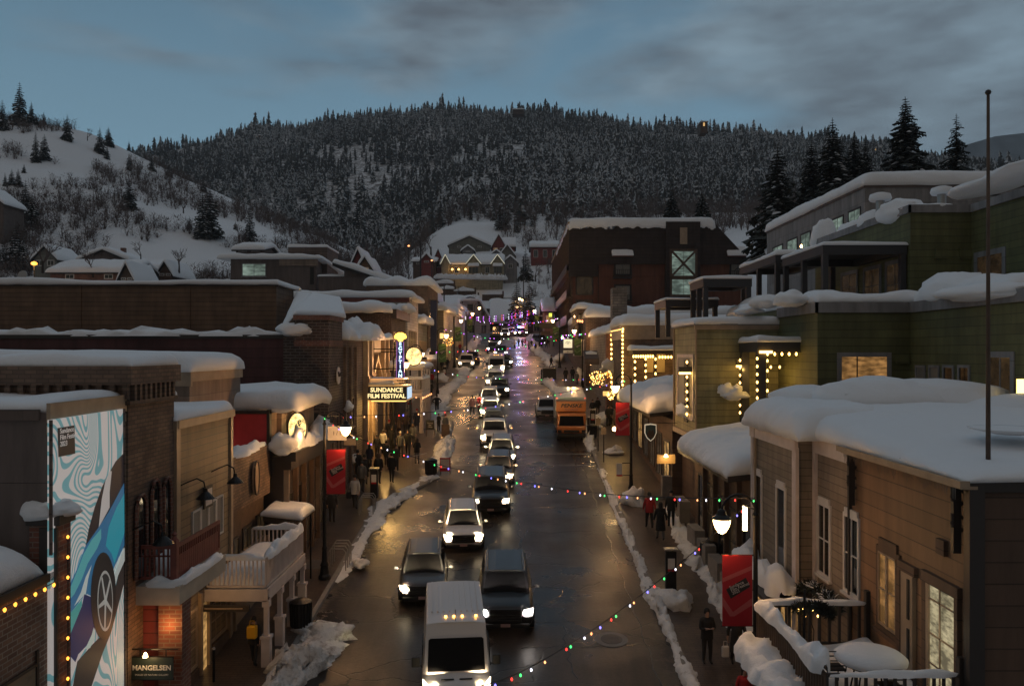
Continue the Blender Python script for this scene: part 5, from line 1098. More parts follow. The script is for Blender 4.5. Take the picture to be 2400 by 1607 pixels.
# ---------------- deck
b = bld('deck', 'snow filled raised wooden deck with snow capped railing', 'deck', (7, 17, 5.3))
MB().box(5.75,8.5,14.6,19.1,5.05,5.25).box(5.7,5.8,14.5,19.2,4.8,5.3).build('floor', M['brown_wood'], b)
for y in (14.9,17,19): MB().box(5.75,5.95,y-.1,y+.1,gz(y),5.05).build('post', M['brown_wood'], b)
mb = MB(); rail(mb, (5.87,19.07,5.25),(8.5,19.07,5.25),.1,1.02,11,.06); mb.box(8.4,8.5,19.0,19.14,5.25,6.6); mb.build('railing', M['dark_trim'], b)
mb = MB(); rail(mb, (5.82,14.9,5.25),(5.82,19.05,5.25),.1,1.02,30,.04); mb.build('railing', M['brown_wood'], b)
mb = MB(); rail(mb, (5.85,14.9,5.25),(8.4,14.9,5.25),.1,1.02,14,.05); mb.box(8.3,8.42,14.85,14.97,5.25,6.6); mb.build('railing', M['dark_trim'], b)
ridge('rail_snow', [(5.85,19.07,6.3),(8.4,19.07,6.3)],.2,.1,3,'snow',b,step=.1); ridge('rail_snow', [(5.82,14.9,6.28),(5.82,19.0,6.28)],.26,.24,4,'snow',b,step=.08,amp=1.3); ridge('rail_snow', [(5.85,14.9,6.28),(8.3,14.9,6.28)],.15,.09,5,'snow',b,step=.1,amp=.8)
ridge('edge_snow', [(5.5,14.3,5.3),(5.5,18.9,5.3)],.7,.42,6,'snow',b,step=.12,amp=.35); MB().box(5.25,5.75,14.2,19.0,5.1,5.28).build('ledge', M['brown_wood'], b)
snow([(5.9,15.0,5.25),(8.45,15.0,5.25),(8.45,19.0,5.25),(5.9,19.0,5.25)], .26, .0, 61, 40, 50, b, 'deck_snow', .5, fr=.7, tilt=lambda U, V: .5+.45*V)
t = thing('table', 'small bistro table carrying a thick leaf shaped slab of snow', 'table', (7.35,15.95,5.4))
tx, ty = 7.2, 16.1
for k in range(4): a = k*1.571+.7; MB().tube([(tx+.5*math.cos(a),ty+.36*math.sin(a),5.25),(tx+.32*math.cos(a),ty+.25*math.sin(a),6.0)], .018, 6).build('leg', M['iron'], t)
snow_z = 6.04; MB().lathe((tx,ty,6.0), [(.55,0),(.57,.02),(.55,.04)], 20).build('tabletop', M['iron'], t)
MB().lathe((tx,ty,6.04), [(.60,0),(.69,.05),(.70,.12),(.60,.2),(.40,.25),(.1,.27)], 28).build('snow_cap', M['snow'], t, smooth=True)
for k, (cx_, cy_) in enumerate(((7.35,15.55),(6.6,16.5))):
    c = thing('chair', ['snow dusted metal chair pulled up in front of the snow topped table','snow dusted metal chair behind the snow topped table'][k], 'chair', (cx_,cy_,5.3), 'deck chairs')
    for i in range(4): MB().tube([(cx_+(-.2,.2,.2,-.2)[i],cy_+(-.2,-.2,.2,.2)[i],5.3),(cx_+(-.18,.18,.18,-.18)[i],cy_+(-.18,-.18,.18,.18)[i],5.78)],.014,5).build('leg', M['iron'], c)
    MB().box(cx_-.2,cx_+.2,cy_-.2,cy_+.2,5.78,5.81).build('seat', M['iron'], c)
    mb = MB(); mb.tube([(cx_-.19,cy_-.2,5.8),(cx_-.2,cy_-.24,6.2),(cx_+.2,cy_-.24,6.2),(cx_+.19,cy_-.2,5.8)],.014,5)
    for z in (5.9,6.0,6.1): mb.bar((cx_-.19,cy_-.22,z),(cx_+.19,cy_-.22,z),.02)
    mb.build('backrest', M['iron'], c)
t = thing('garden_pole', 'thin dark pole with a cable rising from the snowy deck', 'pole', (6.15,16.8,5.3)); MB().tube([(6.18,17,5.4),(6.2,17,7.25)],.03,6).build('shaft', M['iron'], t); MB().tube([(6.22,17,6.9),(6.36,16.9,6.4),(6.3,16.8,5.9),(6.5,16.7,5.5)],.01,4).build('cable', M['black'], t)
def garland(label, pts, r, n, seed, snowy=.15):
    rg = random.Random(seed); vs = []; fs = []; ms = []
    pts = [Vector(p) for p in pts]
    for i in range(n):
        k = rg.randrange(len(pts)-1); c = pts[k].lerp(pts[k+1], rg.random()); d = Vector((rg.gauss(0,1),rg.gauss(0,1),rg.gauss(0,1))).normalized(); s = d.orthogonal().normalized()*.035; a = c+d*r*rg.uniform(.1,.6); e = c+d*r*rg.uniform(.8,1.4)
        q = len(vs); vs += [a-s, a+s, e]; fs.append((q,q+1,q+2)); ms.append(1 if rg.random() < snowy and d.z > 0 else 0)
    t = thing('garland', label, 'garland', pts[0], 'evergreen garlands'); mb = MB(); mb.v = [tuple(v) for v in vs]; mb.f = fs; mb.m = ms; mb.build('greenery', [M['needles'], M['snow']], t, fix=False)
    bulbs(t, [pts[0].lerp(pts[-1], rg.random())+Vector((-.06,-.1,rg.uniform(-.1,.1))) for _ in range(5)], 'bulb_warm', .022)
garland('dark evergreen garland with tiny lights drooping from the porch roof corner', [P(1850,1388,22.5),P(1900,1370,22),P(1940,1400,20.5),P(1960,1425,19.5)], .22, 900, 1, .2)
garland('dark evergreen bundle tied to the deck railing', [P(1860,1425,19),P(1920,1420,18.2),P(1950,1440,18.0)], .17, 700, 2, 0)
b = bld('porch_roof', 'narrow snow loaded porch roof over golden lit windows', 'porch', (7.4,24,5.4))
MB().prism([(7.0,21.9),(8.0,21.9),(8.0,26.6),(7.0,26.6)], 5.3, [5.4,5.6,5.6,5.4]).build('roof', M['dark_trim'], b); ridge('roof_snow', [(7.5,22,5.5),(7.5,26.6,5.5)], .95,.42,5,'snow',b,step=.15,amp=.8)
for k in range(4): window(b, 'x', 7.98, 22.3+k*1.05, 23.1+k*1.05, 3.4, 5.1, -1, 'tan_trim', 'warm_pane', .06, (0,1), sill=False)
b = bld('lit_sign', 'slim vertical glowing tube sign beside the large street lamp', 'sign', (6.6,22,8)); q = P(1747,1186,20.2); MB().box(q.x-.05,q.x+.05,q.y,q.y+.08,q.z-.62,q.z).build('tube', glow('tube light',(1,.72,.34),9), b); MB().bar((q.x,q.y+.05,q.z),(6.0,19.8,q.z),.03).build('bracket', M['iron'], b)
# ---------------- R1 snow topped awning shop
b = bld('shop_building', 'dark shop front below a corniced awning roof with layered snow', 'shop', (9, 31, 3.5))
wbox(b, 8.4, 12, 27.2, 37.0, 8.0, 'dark_clap'); MB().ext([(7.3,27.2,7.85),(12,27.2,8.3),(12,27.2,8.5),(7.3,27.2,8.05)], (0,8.3,0)).build('awning_roof', M['dark_trim'], b)
snow([(7.3,27.3,8.06),(12,27.3,8.5),(12,35.4,8.5),(7.3,35.4,8.06)], 1.15, .05, 71, 40, 50, b, 'roof_snow', .2, sag=.05, tilt=lambda U, V: .75+.25*U)
for i in range(5):
    y = 28+i*1.75; window(b, 'x', 8.4, y, y+1.1, gz(y)+.8, gz(y)+3.2, -1, 'dark_trim', 'dim_pane' if i % 2 else 'glass', .1, (0,1), sill=False); MB().box(8.22,8.4,y-.35,y-.2,gz(y),7.8).build('pilaster', M['brown_wood'], b)
for i in range(4):
    y = 28.5+i*1.9; MB().box(7.75,8.2,y,y+1.5,gz(y),gz(y)+1.15).build('planter', M['concrete'], b)
# ---------------- R2/R3 green complex
b = bld('green_building', 'large terraced olive green sided building with snow on its steps', 'building', (20, 35, 4))
wbox(b, 8.5, 12.3, 37.1, 42.2, 13.55, 'olive', 'corner_wing', 8.3); wbox(b, 8.9, 12.3, 37.3, 42.2, 8.3, 'dark_clap', 'shop_front', 3)
wbox(b, 12.3, 30, 32.3, 42, 14.26, 'green', 'lower_wall', 4)
wbox(b, 16.07, 32, 24.6, 32.3, 14.26, 'green', 'lower_wall', 4)
wbox(b, 18.9, 40, 38.0, 50, 19.25, 'green', 'upper_wall', 14)
wbox(b, 21.8, 40, 30.0, 38.0, 19.25, 'green', 'upper_wall', 14)
MB().box(8.42,8.5,37.02,37.1,8.3,13.5).box(8.42,8.5,42.1,42.22,8.3,13.5).box(8.4,8.5,37.05,42.2,8.15,8.4).box(8.4,12.3,37.0,37.1,13.35,13.6).build('corner_board', M['tan_trim'], b)
MB().box(12.2,12.3,32.2,37,13.9,14.32).box(12.2,16.0,32.2,32.3,13.9,14.32).box(15.97,16.07,24.6,32.2,13.9,14.32).build('parapet', M['grey_pale'], b)
MB().box(18.8,18.9,37.9,50,18.95,19.32).box(18.8,21.72,37.9,38.0,18.95,19.32).box(21.7,21.8,30,37.9,18.95,19.32).build('parapet', M['grey_pale'], b)
MB().box(8.35,12.3,36.95,42.3,13.55,13.62).build('coping', M['grey_pale'], b)
roofsnow(8.5, 12.25, 37.1, 42.2, 13.62, .42, b, 3, .15, amp=.2)
# street window of the corner wing, with snow on its sill
wpx(b, 8.5, 1590, 1625, 838, 972, 'curtain', 'pinkwhite', mull=(0,0), fw=.16); MB().box(8.38,8.44,XF(1615,8.5)-.05,XF(1610,8.5)+.15,8.9,11.9).build('window_post', M['black'], b.children[-1]); blob((8.3,39.2,9.35),(.3,.9,.4),5,b,'sill_snow',.4)
strand('warm bulbs down the street window of the olive corner wing', 'string lights', [((8.32,38.35,11.9),(8.32,38.35,9.4),8)], 'bulb_warm', .055)
for i, (px, py, l_) in enumerate([(1604,874,'bright bar lamp across the street window of the olive wing'),(1738,858,'bright bar lamp on the olive wall beside the pergola')]):
    d = 38.2 if i == 0 else 36.9; q = P(px, py, d); t = thing('bar_lamp', l_, 'lamp', q, 'bar lamps'); MB().box(q.x-.28,q.x+.28,q.y-.2,q.y-.1,q.z-.05,q.z+.05).build('tube', M['bulb_warm'], t); MB().box(q.x-.3,q.x+.3,q.y-.24,q.y-.08,q.z+.05,q.z+.3).build('hood', M['steel'], t)
    lamp('bar_light', (q.x, q.y-.3, q.z-.15), 14, (1,.58,.14), .1)
# lower windows of the green building
wpy(b, 32.3, 1972, 2078, 836, 905, 'amber_pane', 'grey_pale', mull=(0,0), fw=.18); q = P(2010,870,32.2); MB().box(q.x-.02,q.x+.02,32.22,32.26,ZF(905,32.2),ZF(836,32.2)).build('mullion', M['dark_trim'], b.children[-1])

for k, (pa, pb) in enumerate(((2150,2167),(2181,2200),(2214,2234),(2250,2271))): wpx(b, 16.07, pa, pb, 862, 915, 'curtain' if k < 2 else 'glass', 'grey_pale', mull=(0,0), fw=.1)
wpx(b, 16.07, 2322, 2370, 838, 960, 'dim_pane', 'grey_pale', mull=(1,0), fw=.2)
wpx(b, 21.8, 2292, 2350, 592, 655, 'dim_pane', 'grey_pale', mull=(1,0), fw=.25)
for pa, pb, ya, yb in ((1975,2008,640,700),(2028,2062,628,706),(2080,2118,614,712)): wpx(b, 18.9, pa, pb, ya, yb, 'dim_pane', 'grey_pale', mull=(1,1), fw=.2)
for px, py in ((2205,594),(2262,594)): q = P(px, py, 38); MB().box(q.x-.3,q.x+.3,37.9,38,q.z-.25,q.z+.25).build('wall_box', M['green'], b)
for px, py, d in ((2113,840,32.3),): q = P(px, py, d); MB().box(q.x-.25,q.x+.25,32.2,32.3,q.z-.2,q.z+.2).build('wall_box', M['green'], b)
def sn(px, py, d, r, s, name='snow_drift', a=.3): q = P(px, py, d); return blob((q.x,q.y,q.z), r, s, b, name, a, .5)
sn(2235,700,30.5,(.9,2.4,.95),2); sn(2320,692,27.5,(1.3,2.2,.45),3); 
snow([(16.2,26,14.3),(21.6,26,14.3),(21.6,32,14.3),(16.2,32,14.3)], .8, 0, 5, 20, 20, b, 'terrace_snow', .3)
snow([(12.35,32.4,14.3),(21,32.4,14.3),(21,37.9,14.3),(12.35,37.9,14.3)], .75, .06, 6, 50, 30, b, 'terrace_snow', .55, fr=.35, tilt=lambda U, V: max(.15,1.15-1.1*U))
snow([(12.35,38,14.3),(18.8,38,14.3),(18.8,46,14.3),(12.35,46,14.3)], .9, .1, 7, 30, 30, b, 'terrace_snow', .5, fr=.4)
sn(1795,712,35.5,(.6,1.0,.42),8); sn(1850,706,33.8,(.7,.8,.5),9); sn(1755,728,37.5,(.55,1.2,.35),4)
for px, py, d, r in ((2000,512,47,(.9,1.8,.8)),(2050,485,43.5,(.9,1.6,.85)),(2110,465,40,(1.1,1.3,.8)),(1930,545,50,(.8,.8,1.3)),(2180,458,39,(1.6,1.0,.35)),(2330,452,33,(1.2,2.6,.32)),(2400,440,31,(1.3,2.6,.4))):
    q = P(px, py+14, d); blob((q.x,q.y,19.2), r, px, b, 'roof_snow', .25)
roofsnow(19.2,36,39,49,19.25,.25,b,12,0)
for i, (px, py, d) in enumerate([(2063,462,41.5),(2207,447,42)]):
    q = P(px, py, d); t = thing('roof_vent', ['round roof vent capped with snow, nearer the grey corner','larger round roof vent capped with snow beside thin rails'][i], 'vent', (q.x,q.y,19.2), 'roof vents')
    MB().lathe((q.x,q.y,19.2), [(.22,0),(.22,q.z-19.35),(.5,q.z-19.3),(.5,q.z-19.2),(.1,q.z-19.15)], 16).build('stack', M['metal'], t); MB().lathe((q.x,q.y,q.z-.2),[(.5,0),(.56,.12),(.5,.34),(.25,.42),(.0,.43)],16).build('snow_cap', M['snow'], t, smooth=True)
MB().box(22.6,26,38.3,38.36,19.8,19.88).box(22.6,26,38.3,38.36,19.5,19.56).box(24.2,24.26,38.3,38.36,19.3,19.85).build('roof_rail', M['iron'], b)
# pergolas
def pergola(label, x0, x1, y0, y1, z0, z1, nposts=3, snowt=.25, bulb=None, mat='steel', w=.32):
    t = thing('pergola', label, 'pergola', ((x0+x1)/2, y0, z0), 'steel pergolas')
    h = .45
    MB().box(x0,x1,y0,y0+w,z1-h,z1).build('beam', M[mat], t); MB().box(x0,x0+w,y0+w,y1-w,z1-h,z1-.003).build('beam', M[mat], t); MB().box(x1-w,x1,y0+w,y1-w,z1-h,z1-.003).build('beam', M[mat], t); MB().box(x0,x1,y1-w,y1,z1-h,z1).build('beam', M[mat], t)
    for k in range(nposts):
        y = y0+(y1-w-y0)*k/(nposts-1); MB().box(x0+.03,x0+w-.03,y+.03,y+w-.03,z0,z1-h).build('post', M[mat], t)
    MB().box(x1-w+.03,x1-.03,y0+.03,y0+w-.03,z0,z1-h).build('post', M[mat], t)
    MB().box(x0+w,x1-w,y0+w,y1-w,z1-.12,z1-.02).build('roof_panel', M['roofing'], t)
    roofsnow(x0,x1,y0,y1,z1,snowt,t,x0*3,.05,amp=.25)
    return t
pergola('big dark steel pergola on the upper green terrace', 14.8, 18.85, 38.2, 44.0, 14.3, 17.45, 3, .22)
pergola('second dark pergola stepping back toward the brown hotel', 14.6, 18.0, 44.5, 51.5, 14.2, 17.75, 3, .3)
pergola('slim dark pergola frame standing free on the lower roof', 10.25, 12.9, 43.2, 46.5, 13.2, 16.3, 3, .2)
pergola('low dark pergola beside the free standing one', 8.9, 12.0, 46.8, 50.5, 13.2, 15.4, 2, .15)
pergola('pergola hung with warm bulbs against the green wall', 10.45, 13.0, 34.2, 37.0, 8.8, 12.75, 2, .3, w=.4)

# warm bulb strings of the green pergola
strand('row of warm bulbs across the front beam of the bulb hung pergola', 'string lights', [((10.85,34.1,12.3),(13.0,34.1,12.3),8)], 'bulb_warm', .055)
strand('warm bulbs down the posts of the bulb hung pergola', 'string lights', [((10.42,34.15,12.1),(10.42,34.15,9.4),9),((11.0,34.6,12.0),(11.0,34.6,9.4),7),((10.35,36.5,12.0),(10.35,36.5,9.6),8)], 'bulb_warm', .05)
strand('second row of warm bulbs deeper inside the bulb hung pergola', 'string lights', [((11.6,36.0,11.7),(13.6,36.0,11.7),6)], 'bulb_warm', .05)
t = thing('bar_lamp', 'bright bar lamp on the corner of the bulb hung pergola', 'lamp', (10.5,34.1,12.3), 'bar lamps'); MB().box(10.5,11.05,34.05,34.12,12.25,12.36).build('tube', M['bulb_warm'], t)
lamp('pergola_light', (11.4,35.4,11.2), 40, (1,.58,.15), .5); lamp('pergola_light', (10.2,36.4,10.4), 22, (1,.58,.13), .4)
blob(P(1722,925,36.5),(.55,.4,.4),4,b,'snow_lump',.45); blob(P(1700,915,36.7),(.4,.35,.35),9,b,'snow_lump',.4)
# grey building behind
b = bld('grey_building', 'pale grey panelled building with a row of small lit windows and thick roof snow', 'building', (35, 70, 10))
wbox(b, 27.3, 62, 62, 86, 25.3, 'grey_pale', 'wall', 8); MB().box(27.2,27.3,61.9,86,25.1,25.45).box(27.3,62,61.9,62,25.1,25.45).build('parapet', M['grey_wall'], b)
snow([(27.3,62,25.4),(62,62,25.4),(62,86,25.4),(27.3,86,25.4)], 1.25, .2, 7, 80, 50, b, 'roof_snow', .14, fr=.12, sag=.1)
for px0, px1 in ((1812,1834),(1846,1868),(1878,1899),(1912,1935),(1952,1976),(1990,2016)):
    dd = XF(px1, 27.3); d2 = XF(px0, 27.3); yt = 595 - (px0-1812)*.47; zt = ZF(yt-5, dd); window(b, 'x', 27.3, dd, d2, 17.6, 19.6, -1, 'dark_trim', 'cool_pane', .15, (1,0), sill=False) if False else window(b, 'x', 27.3, dd, d2, ZF(yt+22, d2), ZF(yt-12, d2), -1, 'dark_trim', 'cool_pane', .15, (1,0), sill=False)
t = thing('railing', 'glass terrace railing with small post lamps below the grey building', 'railing', (26,80,17))
for i, (px, py) in enumerate(((1801,608),(1825,597),(1878,577))):
    q = P(px, py, 55); MB().lathe((q.x,q.y,q.z-.1),[(.06,0),(.09,.08),(.03,.22)],8).build('post_lamp', M['lamp'], t); MB().box(q.x-.03,q.x+.03,q.y,q.y+.05,q.z-1,q.z-.1).build('post', M['iron'], t)
MB().bar(P(1800,616,55), P(1900,580,53), .06).build('handrail', M['iron'], t)
# folded umbrella, yellow lit panel
t = thing('umbrella', 'folded grey patio umbrella standing on the green terrace', 'umbrella', P(2368,905,28)); q = P(2368,905,27)
MB().tube([q, q+Vector((0,0,1.75))], .03, 6).build('pole', M['iron'], t); mb = MB().lathe((q.x,q.y,q.z+.1), [(.05,0),(.36,.05),(.28,.6),(.19,1.1),(.1,1.5),(.03,1.65)], 10); mb.build('canopy', pbr('grey canvas', (.10,.095,.09), .9, var=.3, vs=6, bump=.5), t)
t = thing('wall_lamp', 'yellow wall lamp glowing on the green wall by the frame edge', 'lamp', P(2396,900,26)); q = P(2395,905,24.5); MB().box(q.x-.1,q.x+.15,q.y,q.y+.1,q.z-.22,q.z+.22).build('face', glow('yellow wash',(1,.68,.16),5), t); MB().box(q.x-.13,q.x+.18,q.y+.1,q.y+.16,q.z-.25,q.z+.25).build('housing', M['iron'], t)
# ---------------- R3 snow awning, R4 bulb outlined bar, R5 stone
b = bld('shop_building', 'shop with a deep pillow of snow on its awning before the lit bar', 'shop', (9, 50, 5))
wbox(b, 8.4, 13, 42.3, 60, 8.7, 'dark_clap'); MB().ext([(7.4,43.5,8.75),(12,43.5,9.3),(12,43.5,9.5),(7.4,43.5,8.95)], (0,12.5,0)).build('awning_roof', M['dark_trim'], b)
snow([(7.35,43.4,8.98),(12,43.4,9.5),(12,56,9.5),(7.35,56,8.98)], 1.45, .1, 81, 40, 50, b, 'roof_snow', .18, tilt=lambda U, V: .8+.45*U)
for i in range(7): y = 43+i*2.3; window(b, 'x', 8.4, y, y+1.5, gz(y)+.7, gz(y)+3.0, -1, 'dark_trim', 'warm_pane' if i in (0,4) else 'dim_pane', .1, (1,1), sill=False)
sb = thing('hanging_sign', 'shield shaped hanging sign with a mountain picture', 'sign', (7.5,41,7)); q = P(1525,995,41)
shp = [(-.26,.36),(0,.40),(.26,.36),(.27,-.02),(.16,-.26),(0,-.40),(-.16,-.26),(-.27,-.02)]
MB().ext([(q.x+x*1.15,q.y+.02,q.z-.4+z*1.15) for x,z in shp], (0,.08,0)).build('rim', glow('rim glow',(1,.85,.6),.35,(.5,.45,.4)), sb); MB().ext([(q.x+x,q.y,q.z-.4+z) for x,z in shp], (0,.01,0)).build('face', pbr('sign teal',(.05,.09,.09),.5), sb)
MB().ext([(q.x-.22,q.y-.01,q.z-.55),(q.x-.05,q.y-.01,q.z-.22),(q.x+.02,q.y-.01,q.z-.34),(q.x+.1,q.y-.01,q.z-.25),(q.x+.22,q.y-.01,q.z-.55),(q.x,q.y-.01,q.z-.74)], (0,.008,0)).build('mountain', M['brown_wood'], sb); MB().bar((q.x,q.y,q.z+.1),(8.4,q.y,q.z+.1),.03).build('bracket', M['iron'], sb)
b2 = thing('wall_sign', 'wooden sign blazing under a bright gooseneck lamp', 'sign', (7.6,37,6)); q = P(1561,1075,36.9); MB().box(q.x-.42,q.x+.42,q.y,q.y+.1,q.z-.22,q.z+.2).build('board', pbr('lit wood',(.35,.22,.1),.5), b2); MB().lathe((q.x-.05,q.y-.25,q.z+.12),[(.10,0),(.08,.07),(.03,.14)],10).build('sign_lamp', M['lamp'], b2); lamp('sign_light', (q.x,q.y-.4,q.z+.1), 22, (1,.66,.25), .06)
MB().box(7.9,8.4,42.4,42.9,gz(42),gz(42)+1.4).build('planter', M['concrete'], b); MB().box(7.9,8.4,38,39.6,gz(38),gz(38)+1.3).build('planter', M['concrete'], b)
b = bld('bar_building', 'low brick bar outlined in warm bulbs with a blank pale panel', 'bar', (10, 65, 7))
wbox(b, 8.5, 20, 62, 69, 14.3, 'brick_tan'); MB().box(8.4,20,61.88,62,13.3,14.4).box(8.4,8.5,62,69,13.3,14.4).build('fascia', M['tan_trim'], b)
roofsnow(8.5,20,62,69,14.4,1.1,b,91,.2,amp=.12); MB().box(8.7,10.0,70.5,72,14,18.0).build('chimney', M['stone'], b)
q0 = P(1512,822,61.9); q1 = P(1558,872,61.9); MB().box(q0.x,q1.x,61.85,61.97,q1.z,q0.z).build('blank_panel', pbr('pale panel',(.42,.33,.2),.6), b)
MB().box(8.9,12.6,59.8,62,12.15,12.45).build('canopy', M['dark_trim'], b); roofsnow(8.9,13.2,59.8,62,12.45,.4,b,5,.1,amp=.4)
for x in (8.95,9.75,10.5): MB().box(x,x+.22,59.85,60.07,7,12.15).build('post', M['dark_trim'], b)
strand('warm bulbs outlining the near corner of the brick bar', 'string lights', [((8.42,61.85,14.0),(8.42,61.85,8.6),18),((8.45,61.85,14.2),(8.45,69,14.2),14)], 'bulb_warm', .075)
strand('warm bulbs down the far edge of the brick bar front', 'string lights', [((8.42,69,13.9),(8.42,69,8.6),14)], 'bulb_warm', .08)
strand('warm bulbs in columns on the bar canopy posts', 'string lights', [((9.06,59.7,11.7),(9.06,59.7,8.3),8),((9.86,59.7,11.9),(9.86,59.7,8.3),9),((10.6,59.7,11.9),(10.6,59.7,8.6),7)], 'bulb_warm', .08)
strand('warm bulbs along the bar canopy edge above the blank panel', 'string lights', [((8.95,59.7,12.1),(10.4,59.7,12.1),9),((10.9,59.7,12.05),(13.3,59.7,12.05),12)], 'bulb_warm', .08)
lamp('canopy_light', (10.8,60.4,11.7), 85, (1,.56,.13), .6); lamp('canopy_light', (8.0,60.5,10.6), 30, (1,.6,.2), .5)
b = bld('stone_building', 'reddish stone building between the bar and the brown hotel', 'building', (10, 75, 8))
wbox(b, 8.0, 20, 70, 84, 13.9, 'stone'); wbox(b, 8.0, 9.1, 69.1, 70, 13.9, 'brick_red', 'pier'); roofsnow(8.0,20,69.6,84,13.9,.9,b,3,.2,amp=.3); blob(P(1428,862,68.5),(.8,.6,.7),5,b,'snow_lump',.5)
b = bld('shop_building', 'low wide building under a flat snow field in front of the hotel', 'building', (14, 95, 9))
wbox(b, 7.6, 28, 84.2, 112, 16.0, 'brick_dark'); roofsnow(7.8,28,84.2,112,16.0,1.5,b,13,.2,amp=.15)
MB().box(6.9,9.8,88,96,16.6,17.1).box(7.0,7.1,88,96,12,16.6).build('canopy', M['brown_wood'], b); roofsnow(6.9,9.8,88,96,17.1,.7,b,8,.2,amp=.4)
strand('cluster of warm bulbs under the canopy below the hotel', 'string lights', [((7.0,87.8,15.9),(9.8,87.8,15.6),12)], 'bulb_peach', .11)
mb = MB(); rail(mb, (6.6,86.0,12.1),(10.2,86.0,12.1),.1,1.5,16,.07); mb.box(6.5,10.4,85.9,88,11.9,12.1); mb.build('balcony_railing', M['pinkwhite'], b)
# ---------------- hotel
b = bld('hotel', 'big dark brown four storey hotel with a cross braced lit stair window', 'hotel', (25, 120, 12))
hx0 = P(1333,0,117).x; hx1 = P(1752,0,117).x; hz = ZF(524,117)
wbox(b, hx0+.6, hx1, 117, 168, hz-6, 'hotel', 'wall', 8)
vs = [(hx0,116.4,hz-6),(hx0,168,hz-6),(hx1+.6,168,hz-6),(hx1+.6,116.4,hz-6),(hx0,116.4,hz),(hx0,168,hz),(hx1-5,168,hz),(hx1-5,116.4,hz)]
MB().add(vs, [(0,3,7,4),(0,4,5,1),(2,3,7,6),(4,7,6,5),(0,1,2,3),(1,5,6,2)]).build('mansard', M['hotel_top'], b)
MB().box(hx0,P(1400,0,117).x,116.45,117.2,hz-7.8,hz-6).build('mansard_return', M['hotel_top'], b)
snow([(hx0,116.2,hz),(hx1-5,116.2,hz),(hx1-5,150,hz),(hx0,150,hz)], .95, .1, 7, 90, 30, b, 'roof_snow', .22, sag=.75, fr=.14)
pb0 = P(1560,0,116.2); pb1 = P(1640,0,116.2); MB().box(pb0.x,pb1.x,115.8,117,14,hz+.1).build('stair_bay', M['hotel_top'], b); MB().box(P(1594,0,115.7).x,P(1611,0,115.7).x,115.72,115.8,ZF(572,115.7),ZF(533,115.7)).build('inset', M['tan_trim'], b)
f = wpy(b, 115.8, 1575, 1629, 589, 646, 'cool_pane', 'brown_wood', fw=.35, mull=(1,0), sill=False); wpy(b, 115.8, 1575, 1629, 655, 690, 'cool_pane', 'brown_wood', fw=.3, mull=(1,0), sill=False)
a0, a1, a2, a3 = P(1574,588,115.7), P(1630,647,115.7), P(1630,588,115.7), P(1574,647,115.7); MB().bar(a0,a1,.28).bar(a2-Vector((0,.1,0)),a3-Vector((0,.1,0)),.28).build('cross_brace', M['brown_wood'], f)
for (pa, pb_, rows) in ((1443,1476,((610,642),(670,702))),(1714,1743,((612,645),))):
    for ya, yb in rows:
        wpy(b, 117, pa, pb_, ya, yb, 'curtain', 'black', fw=.25, mull=(1,0), sill=False)
        q0, q1 = P(pa-5, yb+8, 116.3), P(pb_+5, yb-9, 116.3); mb = MB(); rail(mb, (q0.x,116.3,q0.z),(q1.x,116.3,q0.z),.1,1.15,9,.07); mb.box(q0.x,q1.x,116.2,117,q0.z-.15,q0.z+.05); mb.build('balcony', M['black'], b)
    q0, q1 = P(pa-8, 600, 116), P(pb_+8, 584, 116); MB().ext([(q0.x,116,q0.z),(q0.x,117,q0.z+1.4),(q0.x,117,q0.z-.1)], (q1.x-q0.x,0,0)).build('window_awning', M['red_rail'], b)
    snow([(q0.x,115.9,q0.z+.1),(q1.x,115.9,q0.z+.1),(q1.x,117,q0.z+1.4),(q0.x,117,q0.z+1.4)], .35, .05, pa, 12, 8, b, 'awning_snow', .3)
zf = [hz-7.0-3.75*k for k in range(4)]
for k in range(4):
    MB().box(hx0-.35,hx0+.6,117,168,zf[k]-.25,zf[k]+.1).build('balcony_slab', M['brown_wood'], b)
    mb = MB(); 
    for i in range(13): mb.box(hx0+.3,hx0+.62,117.2+i*3.9,117.6+i*3.9,zf[k]-3.6,zf[k]-.25)
    mb.build('balcony_pier', M['brown_wood'], b); MB().box(hx0-.33,hx0-.27,117,168,zf[k]+.1,zf[k]+1.1).build('balcony_rail', M['dark_trim'], b)
mb = MB()
for i in range(26): mb.box(hx0-.12,hx0+.02,117+i*2,117.15+i*2,hz-6,hz-.3)
mb.build('batten', M['brown_wood'], b)
MB().box(hx0-.2,hx0+.1,116.2,168,hz-.15,hz+.15).build('roof_edge', M['tan_trim'], b)
for k in range(3): window(b, 'y', 117, hx0+1.2, hx0+3.4, zf[k]-3.3, zf[k]-.6, -1, 'dark_trim', 'dim_pane', .2, (1,0), sill=False)
MB().tube([P(1402,602,116.9),P(1402,710,116.9)],.06,5).build('downpipe', M['dark_trim'], b)
